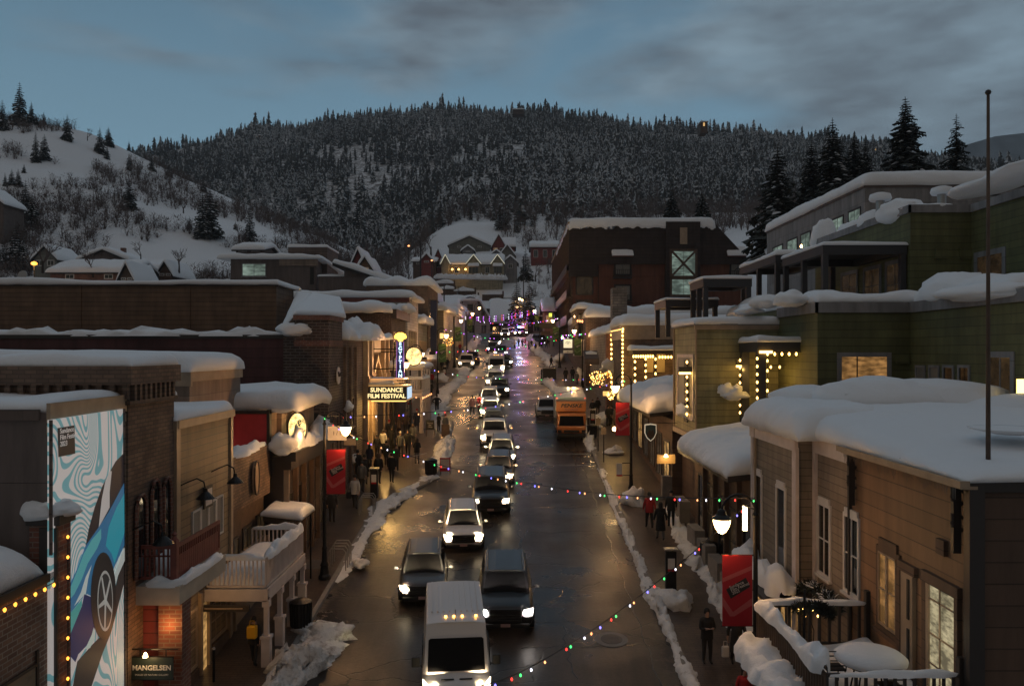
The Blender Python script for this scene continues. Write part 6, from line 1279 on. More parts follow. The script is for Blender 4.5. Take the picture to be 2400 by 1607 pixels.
# ---------------- houses at the head of the street and on the hillside
def house(label, px0, px1, yb, ye, yr, d, depth, mat, gable='x', lit=0, name='house', roof='roofing', wins=3, snowt=.8, chim=False, trim='white_trim', group='snowy houses'):
    # px0..px1 wall edges, yb base, ye eaves, yr ridge (survey heights), gable 'y' = gable end toward the street's lower end
    a, c = P(px0, yb, d), P(px1, yb, d); ze, zr = ZF(ye, d), ZF(yr, d); z0 = a.z-4; x0, x1 = a.x, c.x; y0, y1 = d, d+depth
    t = thing(name, label, 'house', ((x0+x1)/2, d, a.z), group)
    ov = .5
    if gable == 'y':
        xm = (x0+x1)/2; MB().ext([(x0,y0,z0),(x1,y0,z0),(x1,y0,ze),(xm,y0,zr),(x0,y0,ze)], (0,depth,0)).build('wall', M[mat], t)
        sl = (zr-ze)/(xm-x0)
        for s_, xa in ((1,x0-ov),(-1,x1+ov)):
            MB().ext([(xa,y0-ov,ze-ov*sl),(xm,y0-ov,zr),(xm,y0-ov,zr+.25),(xa,y0-ov,ze-ov*sl+.25)], (0,depth+2*ov,0)).build('roof', M[roof], t)
            snow([(xa,y0-ov,ze-ov*sl+.25),(xm,y0-ov,zr+.25),(xm,y1+ov,zr+.25),(xa,y1+ov,ze-ov*sl+.25)], snowt, .05, px0+s_, 14, 14, t, 'roof_snow', .15, p=.5)
        if wins >= 4: window(t,'y',y0,xm-.6,xm+.6,ze+(zr-ze)*.1,ze+(zr-ze)*.1+1.3,-1,trim,'glass',.12,(1,0),sill=False)
    else:
        ym = (y0+y1)/2; MB().ext([(x0,y0,z0),(x0,y1,z0),(x0,y1,ze),(x0,ym,zr),(x0,y0,ze)], (x1-x0,0,0)).build('wall', M[mat], t)
        sl = (zr-ze)/(ym-y0)
        for s_, ya in ((1,y0-ov),(-1,y1+ov)):
            MB().ext([(x0-ov,ya,ze-ov*sl),(x0-ov,ym,zr),(x0-ov,ym,zr+.25),(x0-ov,ya,ze-ov*sl+.25)], (x1-x0+2*ov,0,0)).build('roof', M[roof], t)
        snow([(x0-ov,y0-ov,ze-ov*sl+.25),(x1+ov,y0-ov,ze-ov*sl+.25),(x1+ov,ym+.3,zr+.25),(x0-ov,ym+.3,zr+.25)], snowt, .05, px0, 22, 12, t, 'roof_snow', .15, p=.45)
        snow([(x0-ov,ym-.1,zr+.25),(x1+ov,ym-.1,zr+.25),(x1+ov,y1+ov,ze-ov*sl+.25),(x0-ov,y1+ov,ze-ov*sl+.25)], snowt, .05, px0+2, 22, 12, t, 'roof_snow', .15, p=.45)
    n = wins; W = (x1-x0)
    for i in range(n):
        u = x0+W*(i+.5)/n; window(t, 'y', y0, u-min(.6,W/n*.28), u+min(.6,W/n*.28), a.z+.25*(ze-a.z)+.2, a.z+(ze-a.z)*.8, -1, trim, 'warm_pane' if i < lit else 'glass', .12, (1,0), sill=False)
    if chim: MB().box(x0+W*.6,x0+W*.6+.8,d+depth/2-.4,d+depth/2+.4,zr-1,zr+1.2).build('chimney', M['brick_red'], t)
    return t
h = house('cream craftsman house with three glowing porch lamps and light outlined gables', 1035, 1178, 648, 620, 597, 240, 12, 'cream', 'x', 0, wins=2, snowt=1.2)
x = lambda p: P(p,0,239).x
for pa, pm, pb_ in ((1035,1044,1054),(1094,1110,1126),(1152,1166,1181)):
    MB().ext([(x(pa),238.4,ZF(648,239)),(x(pb_),238.4,ZF(648,239)),(x(pb_),238.4,ZF(620,239)),(x(pm),238.4,ZF(601,239)),(x(pa),238.4,ZF(620,239))], (0,3,0)).build('gable_bay', M['cream'], h)
    for s_, pe in ((1,pa-2),(-1,pb_+2)):
        MB().ext([(x(pe),238.0,ZF(622,239)),(x(pm),238.0,ZF(600,239)),(x(pm),238.0,ZF(598,239)),(x(pe),238.0,ZF(620,239))], (0,4,0)).build('gable_trim', M['dark_trim'], h)
        MB().bar((x(pe),237.9,ZF(619.4,239)),(x(pm),237.9,ZF(597.5,239)),.10,.10).build('light_line', glow('pale rope light',(.9,.85,.6),.9), h)
        snow([(x(pe),238.0,ZF(620,239)),(x(pm),238.0,ZF(598,239)),(x(pm),246,ZF(596,239)),(x(pe),246,ZF(618,239))], .7, .05, pe, 8, 12, h, 'gable_snow', .15, p=.5)
for pa, pb_ in ((1099,1121),(1157,1176)): window(h,'y',238.3,x(pa),x(pb_),ZF(641,239),ZF(626,239),-1,'cream','glass',.2,(2,0),sill=False); snow([(x(pa-1),237,ZF(625,239)),(x(pb_+1),237,ZF(625,239)),(x(pb_+1),238.4,ZF(620,239)),(x(pa-1),238.4,ZF(620,239))],.6,.1,pa,10,8,h,'bay_snow',.2)
for i, p_ in enumerate((1060,1075,1091)):
    t = thing('porch_lamp', ['first of three glowing porch lamps on the cream house','middle of three glowing porch lamps on the cream house','last of three glowing porch lamps on the cream house'][i], 'lamp', P(p_,631,238.2), 'porch lamps'); q = P(p_,631,238.2); MB().lathe((q.x,q.y,q.z-.3),[(.12,0),(.3,.1),(.3,.45),(.1,.6)],8).build('globe', glow('porch lamp glow',(1,.5,.12),5), t); lamp('porch_light',(q.x,q.y-.4,q.z),60,(1,.55,.2),.2)
ridge('terrace_snow', [(x(1022),232,ZF(652,232)),(x(1190),232,ZF(655,232))], 3, 1.2, 3, 'snow', None, step=1.2, amp=.08, label='snowy bank below the cream house'); 
house('red gabled house above the cream house', 1157, 1206, 600, 578, 556, 272, 10, 'red_siding', 'x', 1, wins=2)
house('red gable end of the upper hillside house', 1154, 1184, 600, 577, 551, 270, 8, 'red_siding', 'y', 1, wins=2)
house('low wide green gabled barn half buried in the snow field', 1052, 1148, 582, 576, 555, 285, 10, 'sage', 'y', 0, wins=2, snowt=1.3)
house('long red house with white trim beside the hotel corner', 1245, 1310, 612, 580, 566, 262, 12, 'red_siding', 'x', 0, wins=3, snowt=1.3)
house('small grey gabled house under the red houses', 1172, 1206, 618, 598, 576, 256, 8, 'sage', 'y', 0, wins=1)
house('small white gabled house behind the snowy spruce', 1180, 1212, 634, 616, 602, 246, 8, 'grey_pale', 'y', 0, wins=1)
house('pale gabled roof peeking over the cream house', 1083, 1110, 592, 588, 578, 262, 8, 'grey_pale', 'y', 0, wins=1)
house('small pale cottage roof between cream and grey houses', 1148, 1178, 606, 600, 588, 254, 8, 'grey_pale', 'y', 0, wins=1)
house('little red dormer house by the telephone poles', 987, 1012, 618, 610, 597, 235, 9, 'red_siding', 'y', 0, wins=1, snowt=1)
house('long snowy roof behind the telephone poles', 968, 1020, 622, 614, 604, 238, 9, 'grey_siding', 'x', 0, wins=2)
house('dark red steep roofed house beside the cream one', 1018, 1036, 634, 606, 585, 243, 9, 'red_siding', 'y', 0, wins=1)
# white victorian at the head of the street
h = house('white gabled Victorian house closing the street under sweeping snow', 1092, 1148, 800, 752, 702, 178, 14, 'white_siding', 'y', 0, 'white_house', wins=2, snowt=1.3)
for p_ in (1132,1144): window(h,'y',178,P(p_-3,0,178).x,P(p_+3,0,178).x,ZF(738,178),ZF(724,178),-1,'sage','glass',.1,(0,1),sill=False)
h = house('white house wing with two round topped dormers', 1040, 1100, 800, 727, 697, 181, 12, 'white_siding', 'x', 0, 'white_house', wins=3, snowt=1.2)
for pa, pb_, yt in ((1045,1078,704),(1084,1120,698)):
    c = (P(pa,0,177).x+P(pb_,0,177).x)/2; r_ = (P(pb_,0,177).x-P(pa,0,177).x)/2; zb_ = ZF(728,177)
    MB().ext([(c-r_,177,zb_-1)]+[(c-r_*math.cos(a),177,ZF(yt+14,177)+1.3*math.sin(a)) for a in np.linspace(0,math.pi,11)]+[(c+r_,177,zb_-1)], (0,5,0)).build('dormer', M['white_siding'], h)
    MB().tube([(c-r_*1.08*math.cos(a),176.8,ZF(yt+14,177)+1.45*math.sin(a)) for a in np.linspace(0,math.pi,11)], .16, 5).build('dormer_trim', M['dark_trim'], h)
    window(h,'y',177,c-.5,c+.5,ZF(725,177),ZF(714,177),-1,'grey_siding','glass',.15,(1,1)); snow([(c-r_-.3,176.6,ZF(yt+8,177)),(c+r_+.3,176.6,ZF(yt+8,177)),(c+r_+.3,183,ZF(yt+4,177)),(c-r_-.3,183,ZF(yt+4,177))],1.1,.1,pa,14,14,h,'dormer_snow',.2)
house('long snowy roofed house running behind the white gable', 1150, 1215, 800, 757, 705, 184, 14, 'grey_siding', 'x', 0, wins=3, snowt=1.4)
house('snow roofed cottage with yellow lit porch beside the hotel', 1276, 1298, 780, 730, 706, 150, 10, 'brown_siding', 'x', 1, wins=1, snowt=1.2, group='snowy houses')
house('snow roofed building behind the street end lamps', 1215, 1272, 790, 742, 712, 176, 12, 'brown_wood', 'x', 1, wins=2, snowt=1.3)
house('tan shed roofed house between blue banner and white house', 1030, 1070, 790, 716, 706, 160, 8, 'tan_siding2', 'x', 0, wins=2, snowt=.9)
house('tan turret house with a lit bay beyond the banner', 988, 1022, 790, 700, 672, 135, 9, 'tan_siding2', 'y', 1, wins=1, snowt=1.5)
# terrace retaining walls
for i, (pa, pb_, y_, d) in enumerate([(1025,1068,677,212),(1063,1115,682,208),(1085,1102,700,196),(1106,1122,694,200),(1130,1180,690,206),(1180,1240,698,202),(1160,1230,712,192),(1235,1280,706,196),(1010,1066,664,222)]):
    q0, q1 = P(pa,y_,d), P(pb_,y_,d)
    t = thing('retaining_wall', ['low dark timber wall at the garden corner','dark timber wall stepping round the little fir','short timber wall step on the terraced bank','small timber wall end below the cream house','timber terrace wall below the bare shrubs','long timber wall right of the bare shrubs','lowest timber wall just above the white gable roof','timber wall near the hotel edge','upper timber wall beside the white van roof'][i], 'wall', q0, 'terrace walls')
    MB().box(q0.x,q1.x,d,d+.4,q0.z-1.6,q0.z).build('timber', M['brown_wood'], t); MB().box(q1.x-.3,q1.x+.1,d-.1,d+.45,q0.z-1.6,q0.z+.9).build('post', M['brown_wood'], t); ridge('wall_snow', [(q0.x,d+.6,q0.z),(q1.x,d+.6,q0.z)],2.2,.9,i,'snow',t,step=.8,amp=.3)
# houses at the foot of the snowy hill
for a in [('long snow buried roof with a red brick arch, above the tan block', 118,300,660,640,611,128,12,'brick_red','x',0),('broad gabled pale house with chimney on the hill foot',185,300,625,612,588,150,10,'grey_wall','y',0),
          ('dark timber cabin with snow layered roof',330,372,645,632,612,140,10,'brown_wood','x',0),('narrow brown gable peeking beside the long buried roof',282,312,660,650,620,125,8,'brown_wood','y',0),
          ('small grey gabled house by the big bare trees',80,132,630,606,580,160,9,'sage','y',0),('low dark house behind the round bare tree',372,402,650,640,616,138,9,'dark_clap','y',0),
          ('grey house on the slope cut off by the frame',-90,8,535,478,440,190,8,'grey_siding','y',0),('twin peaked roof poking over the grey block',553,615,592,588,574,118,8,'grey_wall','x',0),
          ('steep dark red roofed chalet behind the shops',823,856,634,625,588,128,9,'red_siding','y',0),('small red chalet with an orange light',843,868,640,625,606,126,8,'brown_siding','y',1)]:
    house(a[0], *a[1:10], lit=a[10], wins=2 if a[2]-a[1] > 25 else 1, snowt=1.0, chim='chimney' in a[0])
for i, (px, py) in enumerate([(605,323),(1373,290),(1648,293),(2038,348),(2050,352)]):
    q = hit(px, py+12, 250); t = thing('hillside_cabin', ['lone orange lit cabin on the wooded slope to the west','lone lit cabin high in the forest above the hotel','bright lit cabin on the forest ridge line','lit cabin among the big spruces','second lit cabin beside the one among the big spruces'][i], 'cabin', q, 'lit cabins in the forest')
    k = q.y/700; MB().box(q.x-3*k,q.x+3*k,q.y-2,q.y+5,q.z-2,q.z+6*k).build('wall', M['brown_wood'], t); MB().box(q.x-.8*k,q.x+.6*k,q.y-2.1,q.y-2,q.z+2.5*k,q.z+5.4*k).build('window', glow('cabin window %d'%i,(1,.60,.22),.8), t); roofsnow(q.x-3.4*k,q.x+3.4*k,q.y-3,q.y+6,q.z+6*k,1.0*k,t,i)
for i, (px, py, w_) in enumerate([(1265,312,40),(1215,258,26),(1285,272,24),(1560,492,34)]):
    q = hit(px, py+6, 400 if i < 3 else 140); t = thing('hillside_house', ['snow roofed house half hidden mid forest','tiny snow roof just under the forest crest','second tiny snow roof near the forest crest','pale house between the two small spruces over the hotel'][i], 'house', q, 'houses in the forest')
    W = w_/F*q.y/2; MB().box(q.x-W,q.x+W,q.y,q.y+8,q.z-1,q.z+W*.55).build('wall', M['grey_siding'], t); snow([(q.x-W*1.1,q.y-1,q.z+W*.5),(q.x+W*1.1,q.y-1,q.z+W*.5),(q.x+W*1.1,q.y+9,q.z+W*.9),(q.x-W*1.1,q.y+9,q.z+W*.9)],W*.25,.1,i,14,12,t,'roof_snow')
# utility poles
for i, (px, y0, y1, d, r) in enumerate([(986,570,668,132,.11),(1012,612,665,170,.10),(1041,664,700,150,.09),(1227,600,688,180,.10),(958,578,680,150,.06),(692,575,590,118,.08)]):
    a, c = P(px,y0,d), P(px,y1+15,d); t = thing('utility_pole', ['tallest black pole above the shop roofs','thin pole with a pinkish lamp by the red dormer','short pole beside the turret house','pole standing before the terraced snow bank','slim lamp pole among the bare trees','short flue pole on the grey block'][i], 'pole', c, 'utility poles'); MB().tube([c,a],[r*1.3,r],6).build('shaft', M['black'], t)
    if i in (1,4): MB().lathe((a.x,a.y,a.z),[(.05,0),(.22,.08),(.2,.2),(.03,.3)],8).build('lamp_head', M['bulb_peach'], t)
q = P(80,622,120); t = thing('street_lamp', 'single orange light among the dark trees at the hill foot', 'lamp', q); MB().lathe((q.x,q.y,q.z),[(.1,0),(.42,.15),(.42,.4),(.1,.6)],10).build('globe', M['bulb_orange'], t); MB().tube([(q.x,q.y,q.z-5),(q.x,q.y,q.z)],.08,5).build('shaft', M['black'], t); lamp('lamp_light',(q.x,q.y-1,q.z),200,(1,.5,.15),.3)
t = thing('satellite_dish', 'small round dish on the tan block roof edge', 'dish', (-34.5,53.5,17)); q = P(52,645,54); MB().ext([(q.x+.32*math.cos(a),q.y+.1*math.sin(a),q.z+.34*math.sin(a)) for a in np.linspace(0,2*math.pi,16,endpoint=False)],(0,.05,0)).build('bowl', M['metal'], t); MB().bar((q.x,q.y,q.z-.7),(q.x,q.y,q.z),.06).build('post', M['metal'], t)
# ================================================================== street lamps and banners
TILT = math.atan(SL)
def street_lamp(x, y, side, label, on=True, h=6.5, power=420, up=.14):
    g = gz(y)+up; t = thing('street_lamp', label, 'street lamp', (x,y,g), 'black street lamps')
    MB().lathe((x,y,g), [(.24,0),(.24,.12),(.18,.2),(.15,.5),(.17,.55),(.11,.7),(.09,1.15),(.11,1.2),(.075,1.3)], 12).build('base', M['iron'], t)
    MB().tube([(x,y,g+1.2),(x,y,g+h-.4)], [.075,.05], 8).lathe((x,y,g+h-.45),[(.05,0),(.085,.05),(.05,.12),(.03,.35),(.0,.42)],8).lathe((x,y,g+3.1),[(.06,0),(.1,.06),(.06,.12)],8).build('pole', M['iron'], t)
    a = [(x,y,g+h-.5)] + [(x+side*(.42-.42*math.cos(u)), y, g+h-.35+.42*math.sin(u)*1.1) for u in np.linspace(.3,math.pi,9)]
    MB().tube(a, .032, 6).build('arm', M['iron'], t)
    hx = x+side*.84; hz_ = g+h-.45
    MB().lathe((hx,y,hz_-.02), [(.05,.22),(.1,.18),(.13,.08),(.24,.0),(.25,-.03)][::-1], 14).build('cap', M['iron'], t)
    gl = MB().lathe((hx,y,hz_-.42), [(.02,0),(.10,.05),(.17,.16),(.215,.30),(.22,.38)], 14).build('globe', M['lamp'], t, smooth=True)
    lamp('lamp_light', (hx,y,hz_-.62), power*1.15, (1,.50,.18), .18)
    return t
def banner(x, y, side, label, red=True, up=.14, z=5.1):
    g = gz(y)+up; t = thing('banner', label, 'banner', (x,y,g+4), 'festival banners')
    x0, x1 = sorted((x+side*.09, x+side*.83)); zt = g+z; zb = zt-1.75; yf = y-.03
    cm = (.42,.012,.022) if red else (.05,.10,.025); c2 = (.50,.10,.10) if red else (.12,.20,.07)
    k = 'red' if red else 'green'
    if 'cloth_'+k not in M: M['cloth_'+k] = pbr('cloth '+k, cm, .7); M['cloth2_'+k] = pbr('cloth band '+k, c2, .7)
    MB().box(x0,x1,yf,yf+.02,zb,zt).build('cloth', M['cloth_'+k], t)
    MB().bar((x,y,zt),(x+side*.85,y,zt),.03).bar((x,y,zb),(x+side*.85,y,zb),.03).build('rod', M['iron'], t)
    w = x1-x0; mb = MB()
    def pt(u, v, o): return (x0+u*w, yf-o, zb+v*1.75)
    for (p) in ([(0,.62),(1,.80),(1,.86),(0,.68)], [(0,.30),(.25,.14),(.4,.14),(1,.30),(1,.40),(.35,.2),(.0,.42)]): mb.ext([pt(u,v,.004) for u,v in p],(0,.002,0))
    mb.build('band', M['cloth2_'+k], t)
    MB().ext([pt(u,v,.008) for u,v in ((.12,.52),(.78,.69),(.93,.56),(.28,.39))],(0,.002,0)).build('badge', M['black'], t)
    for i, s_ in enumerate(('Sundance','Film Festival','2023')):
        q = pt(.23+.045*i, .545-.04*i, .014); text(s_, .105, M['white_trim'], q, (math.pi/2, -math.radians(22), 0), t, align='LEFT', ext=.002, sx=.95)
    return t
LL = [(-7.5,31.5,1,'street lamp by the red banner nearest the white porch'),(-8.1,53.5,1,'street lamp rising in front of the marquee'),(-7.8,59.8,1,'street lamp beside the round yellow sign'),(-7.4,77,1,'street lamp with a green banner by the white shop'),(-7.5,100,1,'street lamp left of the parked pickup'),(-6.9,116,1,'street lamp with a small green banner near the street end'),(-6.7,134,1,'farthest street lamp before the white gabled house'),
      (6.0,19.8,-1,'large street lamp rising beside the brown house with a red banner'),(6.27,42.7,-1,'street lamp with a red banner beside the shield sign'),(7.1,83,-1,'street lamp with a green banner behind the rental truck'),(5.7,100,-1,'street lamp under the hotel balconies'),(4.0,124,-1,'street lamp holding a bright lamp at the street top'),(1.9,160,-1,'small lamp left of the two firs'),(2.5,166,-1,'small lamp topping the two firs')]
for i, (x, y, s, lb) in enumerate(LL): street_lamp(x, y, s, lb, power=[230,230,230,230,230,230,230,62,190,220,230,300,200,200][i], h=6.5 if i < 12 else 7.5)
banner(-7.5,31.5,1,'red festival banner on the lamp nearest the white porch'); banner(6.0,19.8,-1,'red festival banner hanging beside the brown house deck'); banner(6.27,42.7,-1,'red festival banner beside the shield sign')
banner(-7.4,77,1,'green banner on the lamp by the white shop',False); banner(7.1,83,-1,'green banner on the lamp behind the rental truck',False); banner(5.7,100,-1,'green banner under the hotel balconies',False); banner(-7.5,100,1,'green banner left of the parked pickup',False); banner(-6.9,116,1,'small green banner near the street end',False); banner(4.0,124,-1,'small green banner at the street top',False)
# ================================================================== coloured bulb strings across the street
def bez(pts, n):
    out = []; K = len(pts)-1
    for i in range(K):
        p0, p1, p2, p3 = pts[max(i-1,0)], pts[i], pts[i+1], pts[min(i+2,K)]
        for k in range(n):
            t = k/n; out.append(.5*((2*p1)+(p2-p0)*t+(2*p0-5*p1+4*p2-p3)*t*t+(3*p1-p0-3*p2+p3)*t**3))
    return out+[pts[-1]]
def street_string(label, ctrl, nb, r=.045, seq=None, wire=.012):
    pts = bez([P(*c) for c in ctrl], 10); L_ = [0]
    for a, b_ in zip(pts, pts[1:]): L_.append(L_[-1]+(b_-a).length)
    t = thing('bulb_string', label, 'string lights', pts[0], 'coloured bulb strings over the street')
    MB().tube(pts, wire, 4).build('wire', M['black'], t)
    seq = seq or ['bulb_green','bulb_red','bulb_blue','bulb_peach','bulb_white']
    for i in range(nb):
        if (i*7+nb) % 17 == 3: continue
        s = L_[-1]*(i+.5+.3*math.sin(i*2.7+nb))/nb; k = max(j for j in range(len(L_)) if L_[j] <= s); k = min(k, len(pts)-2)
        q = pts[k].lerp(pts[k+1], (s-L_[k])/max(1e-6, L_[k+1]-L_[k])); bulbs(t, [q-Vector((0,0,.05))], seq[i % len(seq)], r)
street_string('nearest coloured bulb string dropping from the large lamp toward the white van', [(1770,1165,19.8),(1668,1255,18.6),(1605,1310,18.0),(1480,1410,16.6),(1350,1500,14.8),(1168,1595,12.6),(900,1640,10)], 36, .020)
street_string('long coloured bulb string slung from the porch side lamp to the large lamp', [(757,975,31.5),(830,1022,30.6),(1000,1080,28.5),(1090,1103,27.4),(1215,1128,25.8),(1400,1155,23.5),(1600,1166,21.3),(1765,1166,19.8)], 48, .022)
street_string('coloured bulb string crossing in front of the marquee to the second right lamp', [(757,975,31.5),(900,972,33),(1040,963,35),(1160,950,37),(1290,925,39.5),(1400,905,41.3),(1476,888,42.7)], 36, .026)
street_string('coloured bulb string passing above the dark cars', [(960,845,59.8),(1010,864,61.5),(1070,877,63.5),(1140,884,66),(1260,888,70),(1370,887,76),(1440,870,80)], 28, .034)
street_string('coloured bulb string from the blue banner lamp past the hanging shop sign', [(1020,824,77),(1080,822,79),(1150,818,82),(1220,812,86),(1290,799,88),(1360,783,83)], 30, .045, ['bulb_purple','bulb_white','bulb_green','bulb_red','bulb_blue'])
street_string('purple and green bulb string sagging toward the police lights', [(1035,770,96),(1075,778,100),(1130,790,106),(1180,793,112),(1240,795,112),(1300,787,105),(1375,781,84)], 28, .050, ['bulb_purple','bulb_white','bulb_green','bulb_purple'])
for i, (ya, yb, yc, d) in enumerate(((741,746,730,120),(745,751,733,128),(752,760,748,118),(742,741,724,138))):
    street_string(['upper violet bulb string near the street end','second violet bulb string near the street end','lowest violet bulb string near the street end','farthest violet bulb string before the white house'][i], [(1080,ya,d),(1150,yb,d+3),(1210,(yb+yc)/2+1,d+4),(1260,yc,d+2)] if i != 2 else [(1120,ya,d),(1190,yb,d),(1250,yb-4,d),(1310,yc-3,d-6)], 22, .055, ['bulb_purple','bulb_white','bulb_purple','bulb_red'])
lamp('violet_glow', (0,132,21), 130, (.75,.2,1), 1.5)
def light_ball(label, c, r, n, seed, mats): 
    t = thing('light_cluster', label, 'string lights', c, 'clusters of tiny lights'); rg = random.Random(seed); c = Vector(c); mb = MB()
    for i in range(16): a, b_ = [c+Vector((rg.gauss(0,1),rg.gauss(0,1),rg.gauss(0,1))).normalized()*r*rg.uniform(.4,1) for _ in 'ab']; mb.tube([c,a,b_],.015,3)
    mb.build('twig', M['twig'], t); 
    bulbs(t, [c+Vector((rg.gauss(0,1),rg.gauss(0,.6),rg.gauss(0,1))).normalized()*r*rg.uniform(.5,1.1) for _ in range(n)], mats, .028)
    lamp('cluster_light', c-Vector((0,.8,0)), 25, (1,.6,.15), .4)
light_ball('ball of tiny golden lights hanging behind the rental truck', P(1398,886,60), .55, 85, 1, ['bulb_warm','bulb_orange','bulb_warm']); light_ball('smaller ball of tiny golden lights next to the brick bar', P(1425,877,62), .3, 36, 2, ['bulb_warm','bulb_orange'])
light_ball('spiky golden light cluster over the lit shop sign', P(1432,926,56), .3, 40, 3, ['bulb_warm'])
light_ball('golden light spray beside the lamp by the blue banner', P(1050,799,88), .6, 50, 4, ['bulb_warm','bulb_orange'])
light_ball('heap of violet lights at the street end tree', P(1215,755,150), 2.2, 80, 5, ['bulb_purple','bulb_purple','bulb_blue','bulb_red'])
# ================================================================== vehicles
PAINT = {'white': (.55,.53,.52), 'black': (.010,.010,.012), 'charcoal': (.035,.036,.04), 'silver': (.30,.29,.29), 'grey': (.10,.10,.105), 'brown': (.045,.03,.025), 'yellow': (.45,.15,.035), 'maroon': (.10,.02,.02)}
for k, c in PAINT.items(): M['paint_'+k] = pbr('paint '+k, c, .28, .3 if k not in ('white','yellow') else 0, coat=.45)
M['chrome_d'] = pbr('dull chrome', (.28,.27,.27), .25, 1); M['plate'] = pbr('number plate', (.40,.26,.25), .5)
def car(name, kind, paint, label, x, y, rz=0, group='cars queuing down the street', lights=True, power=2500, scale=.88, cool=False, rack=False):
    K = {'suv': dict(L=4.7,W=1.9,H=1.72,hood=1.02,cowl=1.25,ct=2.05,rear=.1,zb=.22,wt=.72), 'big': dict(L=5.3,W=2.06,H=1.93,hood=1.20,cowl=1.40,ct=2.15,rear=.08,zb=.26,wt=.76),
         'sedan': dict(L=4.8,W=1.86,H=1.46,hood=.88,cowl=1.35,ct=2.2,rear=.75,zb=.18,wt=.68), 'pickup': dict(L=5.9,W=2.06,H=1.98,hood=1.25,cowl=1.55,ct=2.25,rear=2.15,zb=.32,wt=.78),
         'van': dict(L=5.3,W=2.05,H=2.68,hood=1.22,cowl=.72,ct=1.55,rear=.04,zb=.24,wt=.90)}[kind]
    L_, W, H, hd = K['L'], K['W'], K['H'], K['hood']; hw = W/2; yf = -L_/2
    t = thing(name, label, {'van':'van','pickup':'pickup truck'}.get(kind,'car'), (0,0,0), group)
    pm = M['paint_'+paint]
    st = [(0,.74,hd*.70),(.07,.88,hd*.80),(.22,.955,hd*.90),(.6,.985,hd*.955),(K['cowl'],1.0,hd*1.0),(L_*.5,1.0,hd*1.03),(L_-.6,.99,hd*1.05),(L_-.12,.95,hd*1.03),(L_,.86,hd*.95)]
    vs = []; fs = []; n = 13
    for s, wf, zt in st:
        w_ = hw*wf; zb = K['zb'] + (.10 if s in (0,L_) else 0)
        half = [(w_*.80,zb),(w_*.97,zb+.12),(w_,zb+(zt-zb)*.45),(w_*.975,zt-.13),(w_*.90,zt-.02),(w_*.5,zt+.035),(0,zt+.05)]
        ring = half + [(-a,b_) for a,b_ in half[:-1][::-1]]
        vs += [(a, yf+s, b_) for a,b_ in ring]
    k = len(st)
    for i in range(k-1):
        for j in range(n-1): fs.append((i*n+j,i*n+j+1,(i+1)*n+j+1,(i+1)*n+j))
        fs.append((i*n+n-1,i*n,(i+1)*n,(i+1)*n+n-1))
    fs += [tuple(range(n)), tuple((k-1)*n+j for j in range(n))[::-1]]
    MB().add(vs, fs).build('body', pm, t, smooth=True, sub=2)
    # cabin
    wb, wr = hw*.90, hw*K['wt']; yc = yf+K['cowl']; yt = yf+K['ct']; yr = yf+L_-K['rear']; ytr = yr-.28 if kind != 'sedan' else yr-.75; zb = hd-.02
    if kind == 'van': wb = hw*.97
    cab = MB(); rows = [(yc-.02,zb,wb*.97,0),(yc+(yt-yc)*.5,zb+(H-zb)*.52,wb*.5+wr*.5,1),(yt,H-.06,wr*.99,2),(yt+.3,H,wr,2),((yt+ytr)/2,H+.02,wr,2),(ytr-.1,H-.01,wr*.98,2)]
    b4 = [(-wb*.97,yc-.02,zb),(wb*.97,yc-.02,zb),(wb,yr,zb),(-wb,yr,zb)]; t4 = [(-wr*.97,yt,H-.07),(wr*.97,yt,H-.07),(wr*.97,ytr,H-.03),(-wr*.97,ytr,H-.03)]
    cr_ = [(-wr*.45,yt-.03,H-.01),(wr*.45,yt-.03,H-.01),(wr*.45,ytr,H+.01),(-wr*.45,ytr,H+.01)]
    cab.add(b4+t4+cr_, [(3,2,1,0),(0,1,5,4),(4,5,9,8),(1,2,6,5),(2,3,7,6),(6,7,11,10),(3,0,4,7),(4,8,11,7),(8,9,10,11),(9,5,6,10)])
    cab.build('cabin', pm, t, smooth=False, bevel=.07, seg=3)
    def lerp3(a, b_, u): return Vector(a).lerp(Vector(b_), u)
    def pane(nm, A, B, C, D, mx, my, off, par=t, mat='glass_car'):   # A,B bottom, C,D top
        A, B, C, D = map(Vector, (A,B,C,D)); nrm = (B-A).cross(D-A).normalized()
        def q(u, v): return (A.lerp(B,u)).lerp(D.lerp(C,u), v)+nrm*off
        return MB().ext([q(mx,my),(q(1-mx,my)),q(1-mx*.9,1-my*1.6),q(1-mx*1.4,1-my),q(mx*1.4,1-my),q(mx*.9,1-my*1.6)], -nrm*.03).build(nm, M[mat], par)
    kt = .76 if kind == 'van' else 1.0; pane('windshield', b4[0], b4[1], Vector(b4[1]).lerp(Vector(t4[1]),kt), Vector(b4[0]).lerp(Vector(t4[0]),kt), .06, .07, .028)
    ymid = yc+(yr-yc)*.46
    def side(s):
        B0, B1, T0, T1 = (Vector(b4[1]),Vector(b4[2]),Vector(t4[1]),Vector(t4[2])) if s > 0 else (Vector(b4[2+1]),Vector(b4[0]),Vector(t4[3]),Vector(t4[0]))
        if s > 0:
            pane('side_window', B0, B0.lerp(B1,.5), T0.lerp(T1,.42), T0, .08, .14, .012); pane('side_window', B0.lerp(B1,.5), B1, T1, T0.lerp(T1,.42), .06, .14, .012)
        else:
            pane('side_window', B0, B0.lerp(B1,.5), T0.lerp(T1,.58), T0, .06, .14, .012); pane('side_window', B0.lerp(B1,.5), B1, T1, T0.lerp(T1,.58), .08, .14, .012)
